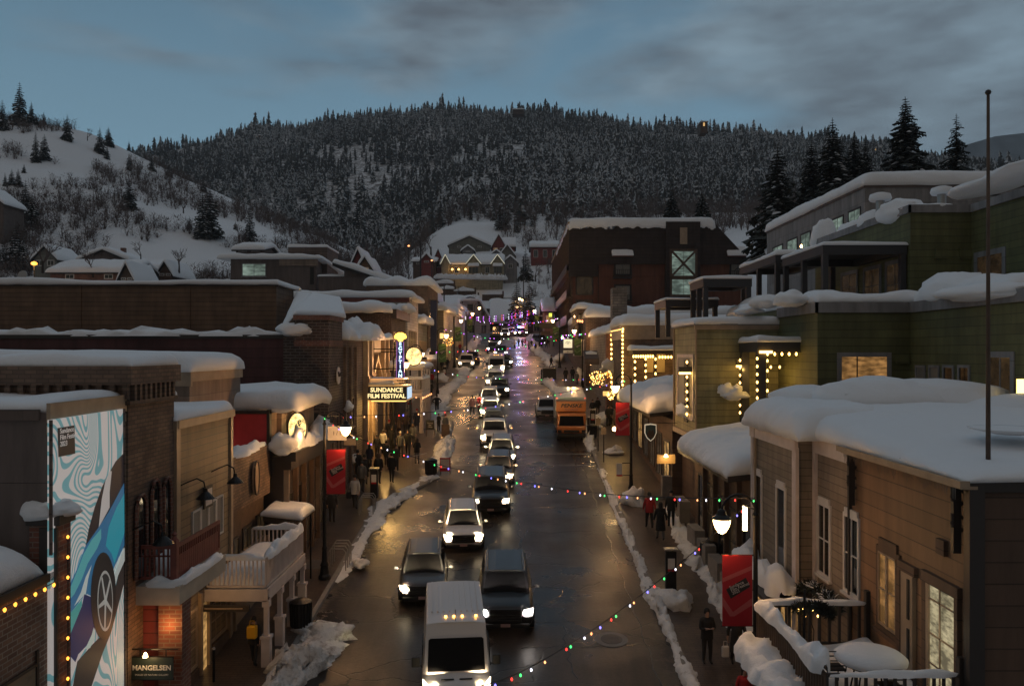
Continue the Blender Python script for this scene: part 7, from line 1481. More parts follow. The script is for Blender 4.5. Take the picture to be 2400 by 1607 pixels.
    if kind != 'van': side(1); side(-1)
    else:
        for s in (1,-1): MB().ext([(s*(wb+.0),yc+.25,hd+.1),(s*(wb+.0),yc+1.25,hd+.1),(s*(wb*.55+wr*.45),yc+1.25,hd+.85),(s*(wb*.6+wr*.4),yc+.55,hd+.80)], (s*.03,0,0)).build('side_window', M['glass_car'], t)
    # front
    zh = hd*.77
    for s in (1,-1):
        z0 = zh-.02; 
        if kind == 'van': poly = [(s*hw*.62,yf+.03,z0-.02),(s*hw*.93,yf+.14,z0+.0),(s*hw*.95,yf+.30,z0+.38),(s*hw*.80,yf+.16,z0+.24)]
        elif kind in ('big','pickup'): poly = [(s*hw*.60,yf-.015,z0-.02),(s*hw*.92,yf+.07,z0-.14),(s*hw*.95,yf+.16,z0+.13),(s*hw*.62,yf+.0,z0+.10)]
        else: poly = [(s*hw*.55,yf-.01,z0-.01),(s*hw*.90,yf+.08,z0-.05),(s*hw*.96,yf+.26,z0+.10),(s*hw*.62,yf+.02,z0+.09)]
        hl = MB().ext(poly, (0,-.045,0)).build('headlight', M[('head_cool' if cool else 'head') if lights else 'glass'], t)
        if lights: 
            l_ = lamp('headlight_beam', (s*hw*.72, yf-.12, zh), power, (1,.76,.42) if not cool else (1,.86,.70), .07, 'SPOT', t, (math.radians(79)-0, 0, math.radians(3*s)), 74, .8)
    gx = hw*.55 if kind != 'van' else hw*.5
    gz0, gz1 = (zh-.30, zh+.10) if kind not in ('big','pickup') else (zh-.42, zh+.12)
    g_ = MB().box(-gx,gx,yf-.035,yf+.08,gz0,gz1).build('grille', M['black'], t, bevel=.03)
    mb = MB()
    for i in range(3 if kind != 'van' else 2): mb.box(-gx*.96,gx*.96,yf-.055,yf-.03,gz0+.09+i*.11,gz0+.115+i*.11)
    mb.build('bar', M['chrome_d'], g_)
    MB().box(-hw*.82,hw*.82,yf-.05,yf+.25,K['zb']+.02,K['zb']+.20).build('bumper', M['black' if kind != 'van' else 'rubber'], t, bevel=.04)
    MB().box(-.17,.17,yf-.075,yf-.05,gz0-.16,gz0-.04).build('number_plate', M['plate'], t)
    for s in (1,-1):
        mz = hd+.12; my = yc+.28; ml = .17 if kind not in ('van','pickup') else .24; mh = .15 if kind not in ('van','pickup') else .36
        mr = MB().box(*sorted((s*(hw+.05),s*(hw+.05+ml))), my,my+.12,mz-.02,mz-.02+mh).bar((s*wb,my+.06,mz),(s*(hw+.1),my+.06,mz+.03),.05).build('mirror', M['black'] if paint in ('white','yellow','black') and kind in ('van','pickup') or paint == 'white' else pm, t, bevel=.03)
        if kind == 'pickup' and lights: MB().box(*sorted((s*(hw+.2),s*(hw+.28))),my-.02,my,mz+.0,mz+.05).build('marker', M['amber'], mr)
    wr_ = {'suv':.36,'big':.41,'sedan':.33,'pickup':.43,'van':.37}[kind]
    for s in (1,-1):
        for yy in (yf+.92, -yf-.98):
            o1 = MB(); ca = 16
            for (r0, r1, xa, xb) in ((wr_,wr_*.62,hw-.23,hw+.012),):
                v = [(s*xx, yy+r_*math.cos(2*math.pi*j/ca), wr_+r_*math.sin(2*math.pi*j/ca)) for xx, r_ in ((xa,r0),(xb,r0),(xb,r1),(xa,r1)) for j in range(ca)]
                f = [(q_*ca+j, q_*ca+(j+1)%ca, ((q_+1)%4)*ca+(j+1)%ca, ((q_+1)%4)*ca+j) for q_ in range(4) for j in range(ca)]; o1.add(v, f)
            wo = o1.build('wheel', M['rubber'], t)
            rm = MB(); v = [(s*(hw-.02), yy+wr_*.6*math.cos(2*math.pi*j/ca), wr_+wr_*.6*math.sin(2*math.pi*j/ca)) for j in range(ca)]; rm.ext(v, (-s*.04,0,0))
            for j in range(5): a = j*1.257; rm.bar((s*(hw+.0),yy,wr_),(s*(hw+.0),yy+wr_*.56*math.cos(a),wr_+wr_*.56*math.sin(a)),.06)
            rm.build('rim', M['chrome_d'], wo)
    if kind == 'van':
        mb = MB()
        for i in range(9): mb.box(-wr*.78+i*wr*.195-.02, -wr*.78+i*wr*.195+.02, yt+.75, ytr-.1, H+.0, H+.035)
        mb.build('roof_rib', pm, t)
        for xx in ((-.30,-.05,.20,.62) if lights else ()): MB().box(xx-.035,xx+.035,yt+.32,yt+.38,H+.0,H+.05).build('marker_lamp', M['amber'], t)
        MB().tube([(-.02,yt+.05,H-.02),(0,yt+.5,H+.2)],.008,4).build('antenna', M['black'], t)
        MB().box(-.45,-.08,yf+.36,yf+.42,hd*.97,hd*.985).box(.08,.45,yf+.36,yf+.42,hd*.97,hd*.985).build('vent', M['black'], t)
    elif kind in ('suv','big'):
        for s in (1,-1): MB().tube([(s*wr*.86,yt+.15,H-.03),(s*wr*.86,yt+.3,H+.06),(s*wr*.86,ytr-.2,H+.06),(s*wr*.86,ytr-.1,H-.03)],.02,5).build('roof_rail', M['chrome_d'], t)
    if kind == 'pickup':
        MB().box(-hw*.82,hw*.82,yr+.1,-yf-.1,hd*.9,hd*1.10).build('bed_cover', M['black'], t)
    wp = MB()
    for s in (-.35,.3): wp.bar((s,yc+.03,zb+.05),(s+.42,yc+.08,zb+.10),.02)
    wp.build('wiper', M['black'], t)
    ys_ = 1.0 if kind == 'van' else .90; t.scale = (scale*1.09, scale*(ys_ if kind == 'van' else .84), scale*(.99 if kind != 'van' else .92)); t.rotation_euler = (TILT, 0, rz); yb = y+L_/2*scale*(ys_ if kind == 'van' else .84); t.location = (x, yb, gz(yb)+.01)
    return t
Q = [('van','white','near white high roofed van with four amber roof lamps',-1.80,21.85,.10,'white_van',dict(power=8000)),
 ('big','black','large black SUV with chrome grille beside the white van',-.33,26.9,.02,'parked_car',dict(cool=True)),
 ('suv','charcoal','dark grey crossover waiting left of the large black SUV',-3.5,29.2,.09,'queuing_car',{}),
 ('suv','white','white crossover behind the dark grey one',-2.35,34.8,.08,'queuing_car',{}),
 ('big','black','black SUV with glaring lamps behind the white crossover',-1.22,39.9,.02,'queuing_car',{}),
 ('suv','brown','dark brown SUV half hidden behind the glaring black one',-.92,45.2,.0,'queuing_car',{}),
 ('suv','silver','silver SUV with purple edge glints behind the dark brown one',-.80,49.9,-.0,'queuing_car',{}),
 ('pickup','white','white pickup with wide towing mirrors',-1.42,54.9,.02,'pickup_truck',{}),
 ('sedan','black','low black car behind the white pickup',-1.6,61.6,.03,'queuing_car',{}),
 ('sedan','white','white saloon behind the low black car',-2.05,66.6,.02,'queuing_car',{}),
 ('suv','white','small white car level with the two people in the road',-2.25,71.6,.0,'queuing_car',{}),
 ('big','charcoal','dark SUV with one bright lamp ahead of the white SUV',-1.45,77.2,.0,'queuing_car',{}),
 ('big','white','white SUV following the dark SUV with one bright lamp',-2.0,83.0,.0,'queuing_car',{}),
 ('sedan','grey','grey car just below the distant white van',-2.2,88.8,.0,'queuing_car',{}),
 ('van','white','distant white high roofed van',-2.1,94.2,.0,'white_van',{}),
 ('suv','black','dark car beside the distant white van showing one lamp',-1.1,101.5,.0,'queuing_car',{}),
 ('big','charcoal','dark truck like SUV near the street end',-1.9,112,.0,'queuing_car',dict(power=1500)),
 ('suv','black','dark car behind the truck like one near the street end',-3.2,119,.0,'queuing_car',dict(power=1500)),
 ('van','charcoal','dark high van leading toward the police lights',-3.1,128,.0,'dark_van',{}),
 ('pickup','white','muddy white pickup parked by the far snow bank',-6.05,99,.05,'pickup_truck',dict(power=120,group='parked vehicles')),
 ('suv','maroon','red car tucked behind the parked muddy pickup',-5.6,105.5,.05,'parked_car',dict(lights=False,group='parked vehicles')),
 ('suv','silver','silver car parked behind the rental truck',2.75,66,.0,'parked_car',dict(lights=False,group='parked vehicles')),
 ('suv','white','white car with a glowing lamp left of the police car',-1.7,147,.0,'queuing_car',dict(power=1200)),
 ('suv','white','second far white car left of the police car',-.5,150,.0,'queuing_car',dict(power=1200)),
 ('suv','black','dark car parked across the street end by the crowd',4.4,133,.4,'parked_car',dict(lights=False,group='parked vehicles'))]
for kd, pt_, lb, x, y, rz, nm, kw in Q:
    kw = dict(kw)
    if 'power' not in kw: kw['power'] = 9000
    car(nm, kd, pt_, lb, x, y, rz, **kw)
pc = car('police_car','suv','black','police car with blue and red flashing roof bar',1.2,150,.3,'police cars',power=1200)
for s, m_ in ((-1,'bulb_blue'),(1,'bulb_red')): MB().box(*sorted((0,s*.6)),-.2,.1,1.74,1.92).build('light_bar', glow('police '+m_, (.15,.45,1) if s < 0 else (1,.1,.25), 25), pc)
lamp('police_light', (1.0,149,19.2), 500, (.3,.5,1), .4); lamp('police_light', (2.2,149,19.2), 300, (1,.2,.4), .4)
# rental truck
t = thing('rental_truck', 'yellow cab-over rental truck with a white cargo box parked by the curb', 'truck', (0,0,0), 'parked vehicles')
ym = M['paint_yellow']; tw = 1.03
MB().box(-tw,tw,0,1.25,.62,1.15).box(-tw,tw,.12,1.25,1.15,2.02).build('cab', ym, t, bevel=.09, seg=3)
MB().ext([(-tw*.86,.09,1.17),(tw*.86,.09,1.17),(tw*.80,.13,1.86),(-tw*.80,.13,1.86)],(0,-.02,0)).build('windshield', M['glass_car'], t)
MB().box(-tw*.99,tw*.99,-.06,.3,.36,.60).build('bumper', M['black'], t, bevel=.03); MB().box(-.55,.55,-.02,.0,.68,.86).build('grille', M['black'], t)
for s in (1,-1):
    MB().box(*sorted((s*.72,s*1.0)),-.02,.02,.66,.86).build('headlight', M['glass'], t); MB().box(*sorted((s*1.12,s*1.3)),.05,.16,1.25,1.75).bar((s*1.0,.2,1.6),(s*1.2,.1,1.6),.04).build('mirror', M['black'], t)
    MB().box(*sorted((s*tw,s*(tw+.02))),.35,1.05,1.2,1.85).build('side_window', M['glass_car'], t)
    for yy in (.75, 5.2):
        ca = 14; v = [(s*xx, yy+.40*math.cos(2*math.pi*j/ca), .40+.40*math.sin(2*math.pi*j/ca)) for xx in (tw-.28,tw-.02) for j in range(ca)]
        w_ = MB().add(v, [(j,(j+1)%ca,ca+(j+1)%ca,ca+j) for j in range(ca)]+[tuple(range(ca)),tuple(ca+j for j in range(ca))]).build('wheel', M['rubber'], t)
        MB().ext([(s*(tw-.01), yy+.2*math.cos(a), .4+.2*math.sin(a)) for a in np.linspace(0,2*math.pi,12,endpoint=False)],(-s*.02,0,0)).build('rim', M['metal'], w_)
MB().box(-1.10,1.10,1.35,6.6,.75,3.02).build('cargo_box', M['paint_white'], t); MB().box(-1.0,1.0,1.3,6.5,.5,.75).build('chassis', M['black'], t)
MB().box(-1.08,1.08,.75,1.35,2.05,2.80).build('box_nose', ym, t, bevel=.05); MB().box(-1.10,1.10,1.28,1.36,2.80,3.02).build('box_header', pbr('pale blue grey',(.30,.36,.38),.4), t); MB().box(-1.12,-1.08,1.33,6.6,.75,3.03).box(1.08,1.12,1.33,6.6,.75,3.03).build('corner_rail', M['metal'], t)
text('PENSKE', .36, M['black'], (0,.738,2.50), RC, t, ext=.006, sx=1.25, shear=.25, bold=.012); text('Truck Rental', .19, pbr('truck blue',(.05,.05,.12),.5), (0,.738,2.22), RC, t, ext=.004, shear=.25)
for xx in (-1.02,1.02): MB().box(xx-.04,xx+.04,1.26,1.29,2.93,2.99).build('marker_lamp', M['red_lamp'], t)
t.rotation_euler = (TILT,0,-.02); t.location = (4.13,57.3,gz(57.3)+.01)
# ================================================================== people
SK = {'a': (.42,.27,.2), 'b': (.35,.22,.16)}
M['skin'] = pbr('skin', (.38,.23,.17), .6)
CL = {n: pbr('cloth '+n, c, .85) for n, c in dict(black=(.012,.012,.013), navy=(.018,.024,.05), brown=(.07,.045,.03), red=(.30,.015,.02), white=(.42,.40,.38), pink=(.40,.22,.22), grey=(.10,.10,.10), jeans=(.045,.05,.07), dark=(.02,.018,.018), tan=(.20,.15,.10), olive=(.05,.05,.03)).items()}
def body(pose):
    J = {'pel':((0,0,.93),(.145,.105)), 'sp':((0,.0,1.13),(.14,.11)), 'ch':((0,.0,1.34),(.17,.125)), 'nk':((0,-.0,1.48),(.06,.06)), 'hl':((0,-.02,1.555),(.068,.078)), 'hm':((0,-.015,1.65),(.078,.098)), 'ht':((0,-.01,1.73),(.055,.065))}
    E = [('pel','sp'),('sp','ch'),('ch','nk'),('nk','hl'),('hl','hm'),('hm','ht')]
    for s, k in ((1,'r'),(-1,'l')):
        sw = (.13 if s > 0 else -.13) if pose == 'walk' else 0
        el = (s*.25, .02-sw*.6, 1.13); wr = (s*.26, -.05-sw*1.3, .90)
        if pose == 'hips': el = (s*.42, .06, 1.17); wr = (s*.20, -.04, 1.0)
        if pose == 'phone' : el = (s*.23, -.05, 1.13); wr = (s*.09, -.27, 1.20)
        if pose == 'bag' and s > 0: el = (s*.25,.0,1.14); wr = (s*.18,-.2,1.05)
        J['sh'+k] = ((s*.175,0,1.41),(.08,.08)); J['el'+k] = (el,(.06,.06)); J['wr'+k] = (wr,(.038,.036))
        d = (Vector(wr)-Vector(el)).normalized(); pm = Vector(wr)+d*.075; J['pm'+k] = (tuple(pm),(.036,.02))
        E += [('ch','sh'+k),('sh'+k,'el'+k),('el'+k,'wr'+k),('wr'+k,'pm'+k)]
        side_ = Vector((0,1,0)) if abs(d.y) < .8 else Vector((1,0,0)); inw = Vector((-s*.25,-.2,0))
        for f in range(4):
            o = (f-1.5)*.021; ln = (.062,.078,.072,.056)[f]; a = pm+side_*o+d*.035; b_ = a+d*ln*.5+inw*.02; c = b_+d*ln*.4+inw*.10
            J[f'f{f}{k}'] = (tuple(a),(.0095,.0095)); J[f'g{f}{k}'] = (tuple(b_),(.009,.009)); J[f'h{f}{k}'] = (tuple(c),(.007,.007)); E += [('pm'+k,f'f{f}{k}'),(f'f{f}{k}',f'g{f}{k}'),(f'g{f}{k}',f'h{f}{k}')]
        a = Vector(wr)+d*.03-side_*.035; b_ = a+d*.035-side_*.012; J['t'+k] = (tuple(a),(.012,.012)); J['u'+k] = (tuple(b_),(.009,.009)); E += [('wr'+k,'t'+k),('t'+k,'u'+k)]
        st = (.24 if s > 0 else -.20) if pose == 'walk' else (.02*s)
        J['hp'+k] = ((s*.09,0,.86),(.105,.11)); J['kn'+k] = ((s*.10,-st*.55-.03,.49+abs(st)*.02),(.07,.075)); J['an'+k] = ((s*.10,-st+ (.06 if st < -.1 else 0),.10+(.06 if st < -.1 else 0)),(.048,.05)); J['to'+k] = ((s*.115,-st-.15,.045+(.01 if st < -.1 else 0)),(.045,.035))
        E += [('pel','hp'+k),('hp'+k,'kn'+k),('kn'+k,'an'+k),('an'+k,'to'+k)]
    names = list(J); me = bpy.data.meshes.new('b'); me.from_pydata([J[n][0] for n in names], [(names.index(a),names.index(b_)) for a,b_ in E], [])
    o = bpy.data.objects.new('b', me); col.objects.link(o); m_ = o.modifiers.new('s','SKIN'); m_.use_smooth_shade = True
    sk = me.skin_vertices[0].data
    for i, n in enumerate(names): sk[i].radius = J[n][1]; sk[i].use_root = (n == 'pel')
    ss = o.modifiers.new('u','SUBSURF'); ss.levels = 1; ss.render_levels = 1
    dg = bpy.context.evaluated_depsgraph_get(); r = bpy.data.meshes.new_from_object(o.evaluated_get(dg)); bpy.data.objects.remove(o)
    r.materials.clear()
    for m2 in ('dark','black'): r.materials.append(CL[m2])
    r.materials.append(M['skin']); r.materials.append(M['rubber'])
    pms = [Vector(J['pm'+k][0]) for k in 'rl']; wrs = [Vector(J['wr'+k][0]) for k in 'rl']
    for p in r.polygons:
        c = p.center
        if c.z > 1.49: mi = 2
        elif min((c-q).length for q in pms) < .13 and min((c-q).length for q in wrs) > .02 and (c.z < 1.3): mi = 2
        elif c.z > .84: mi = 1
        elif c.z < .12: mi = 3
        else: mi = 0
        p.material_index = mi
    r.name = 'body_'+pose; return r
BODY = {p: body(p) for p in ('stand','walk','hips','phone','bag')}
def mesh_only(mb, nm, mat, smooth=True):
    o = mb.build(nm, mat, None, smooth); me = o.data; bpy.data.objects.remove(o); return me
def shell(rows, n=14):     # (z, rx, ry, cy)
    mb = MB(); vs = []
    for z, rx, ry, cy in rows:
        for j in range(n): a = 2*math.pi*j/n; vs.append((rx*math.cos(a), cy+ry*math.sin(a), z))
    fs = [(i*n+j,i*n+(j+1)%n,(i+1)*n+(j+1)%n,(i+1)*n+j) for i in range(len(rows)-1) for j in range(n)]+[tuple((len(rows)-1)*n+j for j in range(n))]
    return mb.add(vs, fs)
HAIR = mesh_only(shell([(1.60,.088,.085,.025),(1.66,.096,.098,.012),(1.73,.083,.09,.0),(1.77,.045,.05,-.005)]), 'hair', CL['dark'])
LONG = mesh_only(shell([(1.42,.09,.06,.06),(1.55,.095,.085,.035),(1.66,.098,.10,.015),(1.73,.085,.092,.0),(1.775,.045,.05,-.005)]), 'long_hair', CL['dark'])
HAT = mesh_only(shell([(1.665,.098,.112,-.01),(1.70,.10,.112,-.01),(1.76,.08,.088,-.008),(1.80,.03,.034,-.005)]), 'hat', CL['black'])
HOOD = mesh_only(shell([(1.48,.13,.11,.03),(1.57,.12,.115,.035),(1.68,.118,.12,.02),(1.76,.085,.09,.01),(1.79,.03,.03,.01)]), 'hood', CL['brown'])
COAT = mesh_only(shell([(.48,.235,.20,0),(.62,.225,.19,0),(.9,.195,.155,0),(1.15,.175,.145,0),(1.33,.19,.14,0)]), 'coat', CL['black'])
JACK = mesh_only(shell([(.80,.205,.16,0),(.95,.20,.16,0),(1.15,.19,.15,0),(1.33,.20,.145,0),(1.43,.14,.11,0)]), 'jacket', CL['black'])
FACE = MB(); FACE.add([(0,-.125,1.615),(-.014,-.10,1.612),(.014,-.10,1.612),(0,-.10,1.655)],[(0,1,2),(0,2,3),(0,3,1)]); FACE = mesh_only(FACE,'nose',M['skin'])
EYE = MB()
for s in (-1,1): EYE.box(s*.03-.008,s*.03+.008,-.106,-.098,1.652,1.661)
EYE = mesh_only(EYE,'eye',CL['dark'],False)
def person(px, fy, hp, label, top='black', leg='dark', pose='stand', face=0, head='hair', hc='dark', coat=None, group='people on the street', up=.0, d=None, detail=True):
    d = d or F*(CZ-up)/(fy-635.0); x = (px-CX)/F*d; h = min(1.78, max(1.42, hp/F*d)); s = h/1.8
    z = gz(d)+ (.14 if (x < kl(d) or x > kr(d)) else .005)
    t = thing('person', label, 'person', (x,d,z), group)
    def add(me, nm, mats):
        o = bpy.data.objects.new(nm, me); col.objects.link(o); o.parent = t
        for i, m2 in enumerate(mats): o.material_slots[i].link = 'OBJECT'; o.material_slots[i].material = m2
        return o
    add(BODY[pose], 'body', [CL[leg], CL[top], M['skin'], M['rubber']])
    add({'hair':HAIR,'long':LONG,'hat':HAT,'hood':HOOD}[head], {'long':'hair'}.get(head,head), [CL[hc]])
    add(COAT if coat else JACK, 'coat' if coat else 'jacket', [CL[coat or top]])
    if hp > 70: add(FACE,'nose',[M['skin']]); add(EYE,'eye',[CL['dark']])
    t.scale = (s,s,s); t.rotation_euler.z = face; return t, x, d, z, s
A = math.pi
PP = [(1657,1565,132,'man in a dark suit walking with a lanyard and phone','black','dark','phone',.1,'hair','dark',None),(1727,1572,132,'person in a dark coat behind the red banner carrying a white bag','dark','dark','walk',0,'hair','dark','dark'),(1744,1700,128,'dark haired woman in a red and white striped jacket','red','black','stand',.1,'long','dark',None),
 (1522,1246,88,'person in a red jacket at the front of the group of three','red','dark','walk',A,'hair','dark',None),(1548,1274,96,'person in a long black coat in the middle of the group of three','black','grey','walk',A,'long','dark','black'),(1573,1242,90,'person all in black at the back of the group of three','black','black','stand',A,'hat','black',None),
 (595,1570,118,'walker with a yellow backpack under the white porch','dark','dark','walk',A,'hair','dark',None),
 (735,1243,84,'dark clad person striding past the red banner','black','dark','walk',A+.2,'hair','dark',None),(778,1232,80,'dim figure just behind the red banner','dark','dark','stand',A,'hair','dark',None),(832,1200,84,'walker in a pale sweater carrying a dark bag','white','dark','walk',A,'hat','black',None),
 (838,1130,74,'person in a black coat nearest the brick wall','black','dark','walk',A,'hair','dark',None),(855,1142,80,'person in a plaid skirted black coat','black','grey','stand',A,'hair','dark','black'),(887,1140,78,'woman in a fur collared black jacket with a large bag','black','dark','walk',A,'hood','brown',None),(918,1138,80,'person in a black jacket with a red scarf beside the barrier','black','dark','walk',A,'hair','dark',None),
 (884,1078,56,'person in a black puffer jacket near the theatre door','black','dark','stand',A,'hair','dark',None),(898,1070,60,'person in a white jacket in front of the yellow doorway','white','dark','walk',A,'hair','dark',None),(869,1066,56,'figure in brown against the theatre wall','brown','brown','stand',A,'hair','dark',None),(919,1062,60,'tall dark figure beside the lamp pole under the marquee','black','black','stand',A,'hair','dark',None),
 (939,1077,62,'person in a white knit hat walking out of the crowd','grey','dark','walk',.2,'hat','white',None),(956,1074,64,'dark haired person striding beside the white knit hat','black','dark','walk',.1,'long','dark',None),(977,1093,62,'woman in a fur hood inside the barrier','black','grey','phone',A,'hood','brown',None),
 (848,1160,80,'person in a grey coat between the pay station and the brick wall','grey','dark','walk',A,'hair','dark',None),(866,1108,62,'dark haired person in a navy jacket in the theatre crowd','navy','dark','walk',A,'long','dark',None),(905,1098,60,'person in an olive jacket in the middle of the crowd','olive','dark','walk',A,'hat','black',None),(928,1108,62,'person in a brown jacket following the white knit hat','brown','dark','walk',.2,'hair','dark',None),(912,1040,52,'dark figure below the marquee corner','black','dark','stand',A,'hat','red',None),(968,1050,54,'person in a grey hood by the porch columns','grey','dark','walk',A,'hood','brown',None),(990,1000,46,'walker in black past the porch columns','black','dark','walk',A,'hair','dark',None),
 (935,1022,52,'broad person in a brown coat under the marquee','brown','brown','stand',A,'hair','dark','brown'),(951,1020,50,'person with pale hair beside the brown coat','brown','dark','stand',A,'hat','tan',None),(977,1016,54,'person in a long navy coat by the porch columns','navy','navy','stand',A,'hat','red','navy'),
 (1028,1016,42,'person in black taking a photo by the snow heap','black','black','phone',.8,'hair','dark',None),(1044,1024,50,'person in a red hat by the folding sign','grey','brown','stand',.5,'hat','red',None),(1024,970,46,'man standing with hands on hips at the curb','black','black','hips',A,'hair','dark',None),
 (1107,975,50,'person in a pink and grey jacket walking in the road','pink','black','walk',A+.3,'hair','dark',None),(1124,968,44,'person in a red coat in the road beside the white car','red','dark','stand',A,'hair','dark','red'),
 (1005,948,40,'dark figure by the snowy curb past the columns','dark','dark','stand',A,'hair','dark',None),(1010,935,38,'second dark figure by the snowy curb past the columns','black','dark','stand',A,'hair','dark',None),(1000,925,36,'third dark figure by the snowy curb past the columns','black','dark','walk',A,'hat','black',None),(1012,908,34,'person in a red top by the third lamp','red','dark','stand',A,'hair','dark',None),
 (1036,872,28,'dark walker by the green banner','black','dark','walk',A,'hair','dark',None),(1048,868,28,'second dark walker by the green banner','black','dark','stand',A,'hair','dark',None),(1078,828,22,'person in bright red by the snow bank','red','dark','stand',A,'hat','red',None),
 (1389,985,46,'dark figure between the rental truck and the shops','black','dark','stand',0,'hair','dark',None),(1401,978,44,'person with pale paper beside the truck','black','dark','stand',.3,'long','dark',None),(1425,1003,50,'bearded man in black talking outside the lit shop','black','dark','stand',.5,'hair','dark',None),(1433,1001,48,'person in black facing the man outside the lit shop','black','dark','stand',-1,'hair','dark',None),(1441,1004,46,'person in a tan patterned coat outside the lit shop','tan','tan','stand',-1.2,'long','dark','tan'),
 (1326,900,36,'dark figure beside the green banner behind the truck','black','dark','stand',A,'hair','dark',None),(1342,898,36,'second dark figure behind the truck','black','dark','stand',A,'hair','dark',None),(1292,864,32,'walker crossing by the curb bulb','dark','dark','walk',1.2,'hair','dark',None),(1352,905,32,'person near the white notice behind the truck','grey','dark','stand',A,'hair','dark',None)]
for q_ in PP: person(*q_[:4], *q_[4:])
rc = random.Random(9)
CR = ['in a white jacket','all in black','in a grey coat','in a dark red coat','in a tan coat','with a pale hat','in navy','with a black hat','in a long black coat','in brown','with a red hat','in a black jacket by the pole']
for i in range(12):
    person(1206+i*8.2+rc.uniform(-2,2), 818+rc.uniform(-5,8), 19, 'distant pedestrian '+CR[i]+' in the crowd at the street top', ['white','black','grey','red','tan','black','navy','black','black','brown','black','black'][i], 'dark', ['stand','walk'][i%2], rc.uniform(0,6), ['hair','hair','hair','hair','long','hat','hair','hat','hair','hair','hat','hair'][i], ['dark','dark','dark','dark','dark','white','dark','black','dark','dark','red','dark'][i], 'black' if i == 8 else None)
def bag(nm, lb, cat, px, fy, dx, dz, w, h, dd, mat, dy=0):
    d = F*CZ/(fy-635); x = (px-CX)/F*d+dx; z = gz(d)+.14+dz; t = thing(nm, lb, cat, (x,d,z)); MB().prism([(x-w/2,d+dy-dd/2),(x+w/2,d+dy-dd/2),(x+w/2,d+dy+dd/2),(x-w/2,d+dy+dd/2)], z, z+h).build('bag_body', mat, t, bevel=.05, seg=3); MB().tube([(x-w*.25,d+dy,z+h),(x-w*.2,d+dy,z+h+.14),(x+w*.2,d+dy,z+h+.14),(x+w*.25,d+dy,z+h)],.012,5).build('strap', mat, t)
ym2 = pbr('yellow nylon', (.75,.38,.01), .5); bag('backpack','bright yellow backpack worn by the walker under the white porch','backpack',595,1570,0,.90,.30,.40,.2,ym2,-.17)
bag('shopping_bag','white paper bag held below the red banner','bag',1700,1572,.0,.28,.24,.36,.1,M['white_trim']); bag('handbag','large black bag hanging from the fur collared walker','bag',868,1140,0,.7,.34,.3,.14,CL['black']); bag('handbag','dark bag carried by the walker in the pale sweater','bag',818,1200,0,.55,.28,.34,.12,CL['black'])
# ================================================================== street furniture
def on(px, fy): d = F*CZ/(fy-635); return (px-CX)/F*d, d
def paystation(px, fy, label):
    x, y = on(px, fy); g = gz(y)+.14; t = thing('parking_meter', label, 'pay station', (x,y,g), 'parking pay stations')
    MB().box(x-.2,x+.2,y-.12,y+.12,g,g+1.5).build('cabinet', M['iron'], t, bevel=.02); MB().box(x-.26,x+.26,y-.2,y+.2,g+1.56,g+1.60).bar((x,y,g+1.5),(x,y,g+1.57),.08).build('solar_panel', M['metal'], t); MB().box(x-.13,x+.13,y-.14,y-.12,g+.85,g+1.25).build('notice', M['white_trim'], t); MB().box(x-.13,x+.13,y-.143,y-.12,g+.76,g+.85).build('notice_foot', M['cloth_red'], t)
paystation(1572,1392,'tall pay station with a white notice in the snow by the curb'); paystation(877,1172,'pay station with a white notice beside the theatre crowd'); paystation(1389,1012,'pay station beside the rental truck'); paystation(1042,895,'far pay station by the parked pickup')
def bin_(px, fy, label, r=.33, h=1.0):
    x, y = on(px, fy); g = gz(y)+.14; t = thing('trash_can', label, 'trash can', (x,y,g), 'black litter bins')
    mb = MB()
    for j in range(20): a = j*.314; mb.bar((x+r*math.cos(a),y+r*math.sin(a),g+.08),(x+r*1.08*math.cos(a),y+r*1.08*math.sin(a),g+h-.12),.05,.02)
    mb.build('slat', M['iron'], t)['kind'] = 'stuff'; MB().lathe((x,y,g),[(r*.9,0),(r*.9,.05),(r*.88,.06),(r*.92,h-.15)],16).build('liner', M['black'], t); MB().lathe((x,y,g+h-.15),[(r*1.15,0),(r*1.15,.05),(r*.7,.12),(r*.3,.16)],16).build('lid', M['iron'], t)
bin_(1662,1330,'litter bin against the shop wall behind the red banner'); bin_(1010,1118,'litter bin beside the crowd barrier'); bin_(705,1480,'litter bin behind the white porch posts'); bin_(1388,1030,'litter bin in the snow by the rental truck')
t = thing('bollard', 'single thin bollard under the white porch', 'bollard', (0,0,0)); x, y = -8.9, 23.6; g = gz(y)+.14; MB().tube([(x,y,g),(x,y,g+.95)],.04,8).build('post', M['iron'], t); MB().lathe((x,y,g+.95),[(.05,0),(.055,.03),(.03,.07)],8).build('cap', M['metal'], t)
def rack(px, fy, label, n=4):
    x, y = on(px, fy); g = gz(y)+.14; t = thing('bike_rack', label, 'bike rack', (x,y,g), 'bike racks'); 
    for k in range(n): yy = y+k*.35; gg = gz(yy)+.14; MB().tube([(x-.35,yy,gg),(x-.35,yy,gg+.75),(x-.25,yy,gg+.88),(x+.25,yy,gg+.88),(x+.35,yy,gg+.75),(x+.35,yy,gg)],.025,6).build('hoop', M['metal'], t)
rack(790,1345,'row of bike rack hoops behind the first lamp'); rack(858,1213,'row of bike rack hoops at the snow bank bend',3)
t = thing('tree_grate', 'dark slotted tree grate in the pavement behind the first lamp', 'grate', (-8,33,3.5)); mb = MB(); g = gz(33)+.15
for k in range(9): mb.box(-8.9,-7.9,32.5+k*.12,32.56+k*.12,gz(32.5+k*.12)+.145,gz(32.5+k*.12)+.165)
mb.build('slat', M['metal'], t)['kind'] = 'stuff'
x0_, y0_ = on(947,1120); x1_, y1_ = on(1000,1108); t = thing('barrier', 'metal crowd barrier beside the theatre crowd', 'barrier', (x0_,y0_,gz(y0_)))
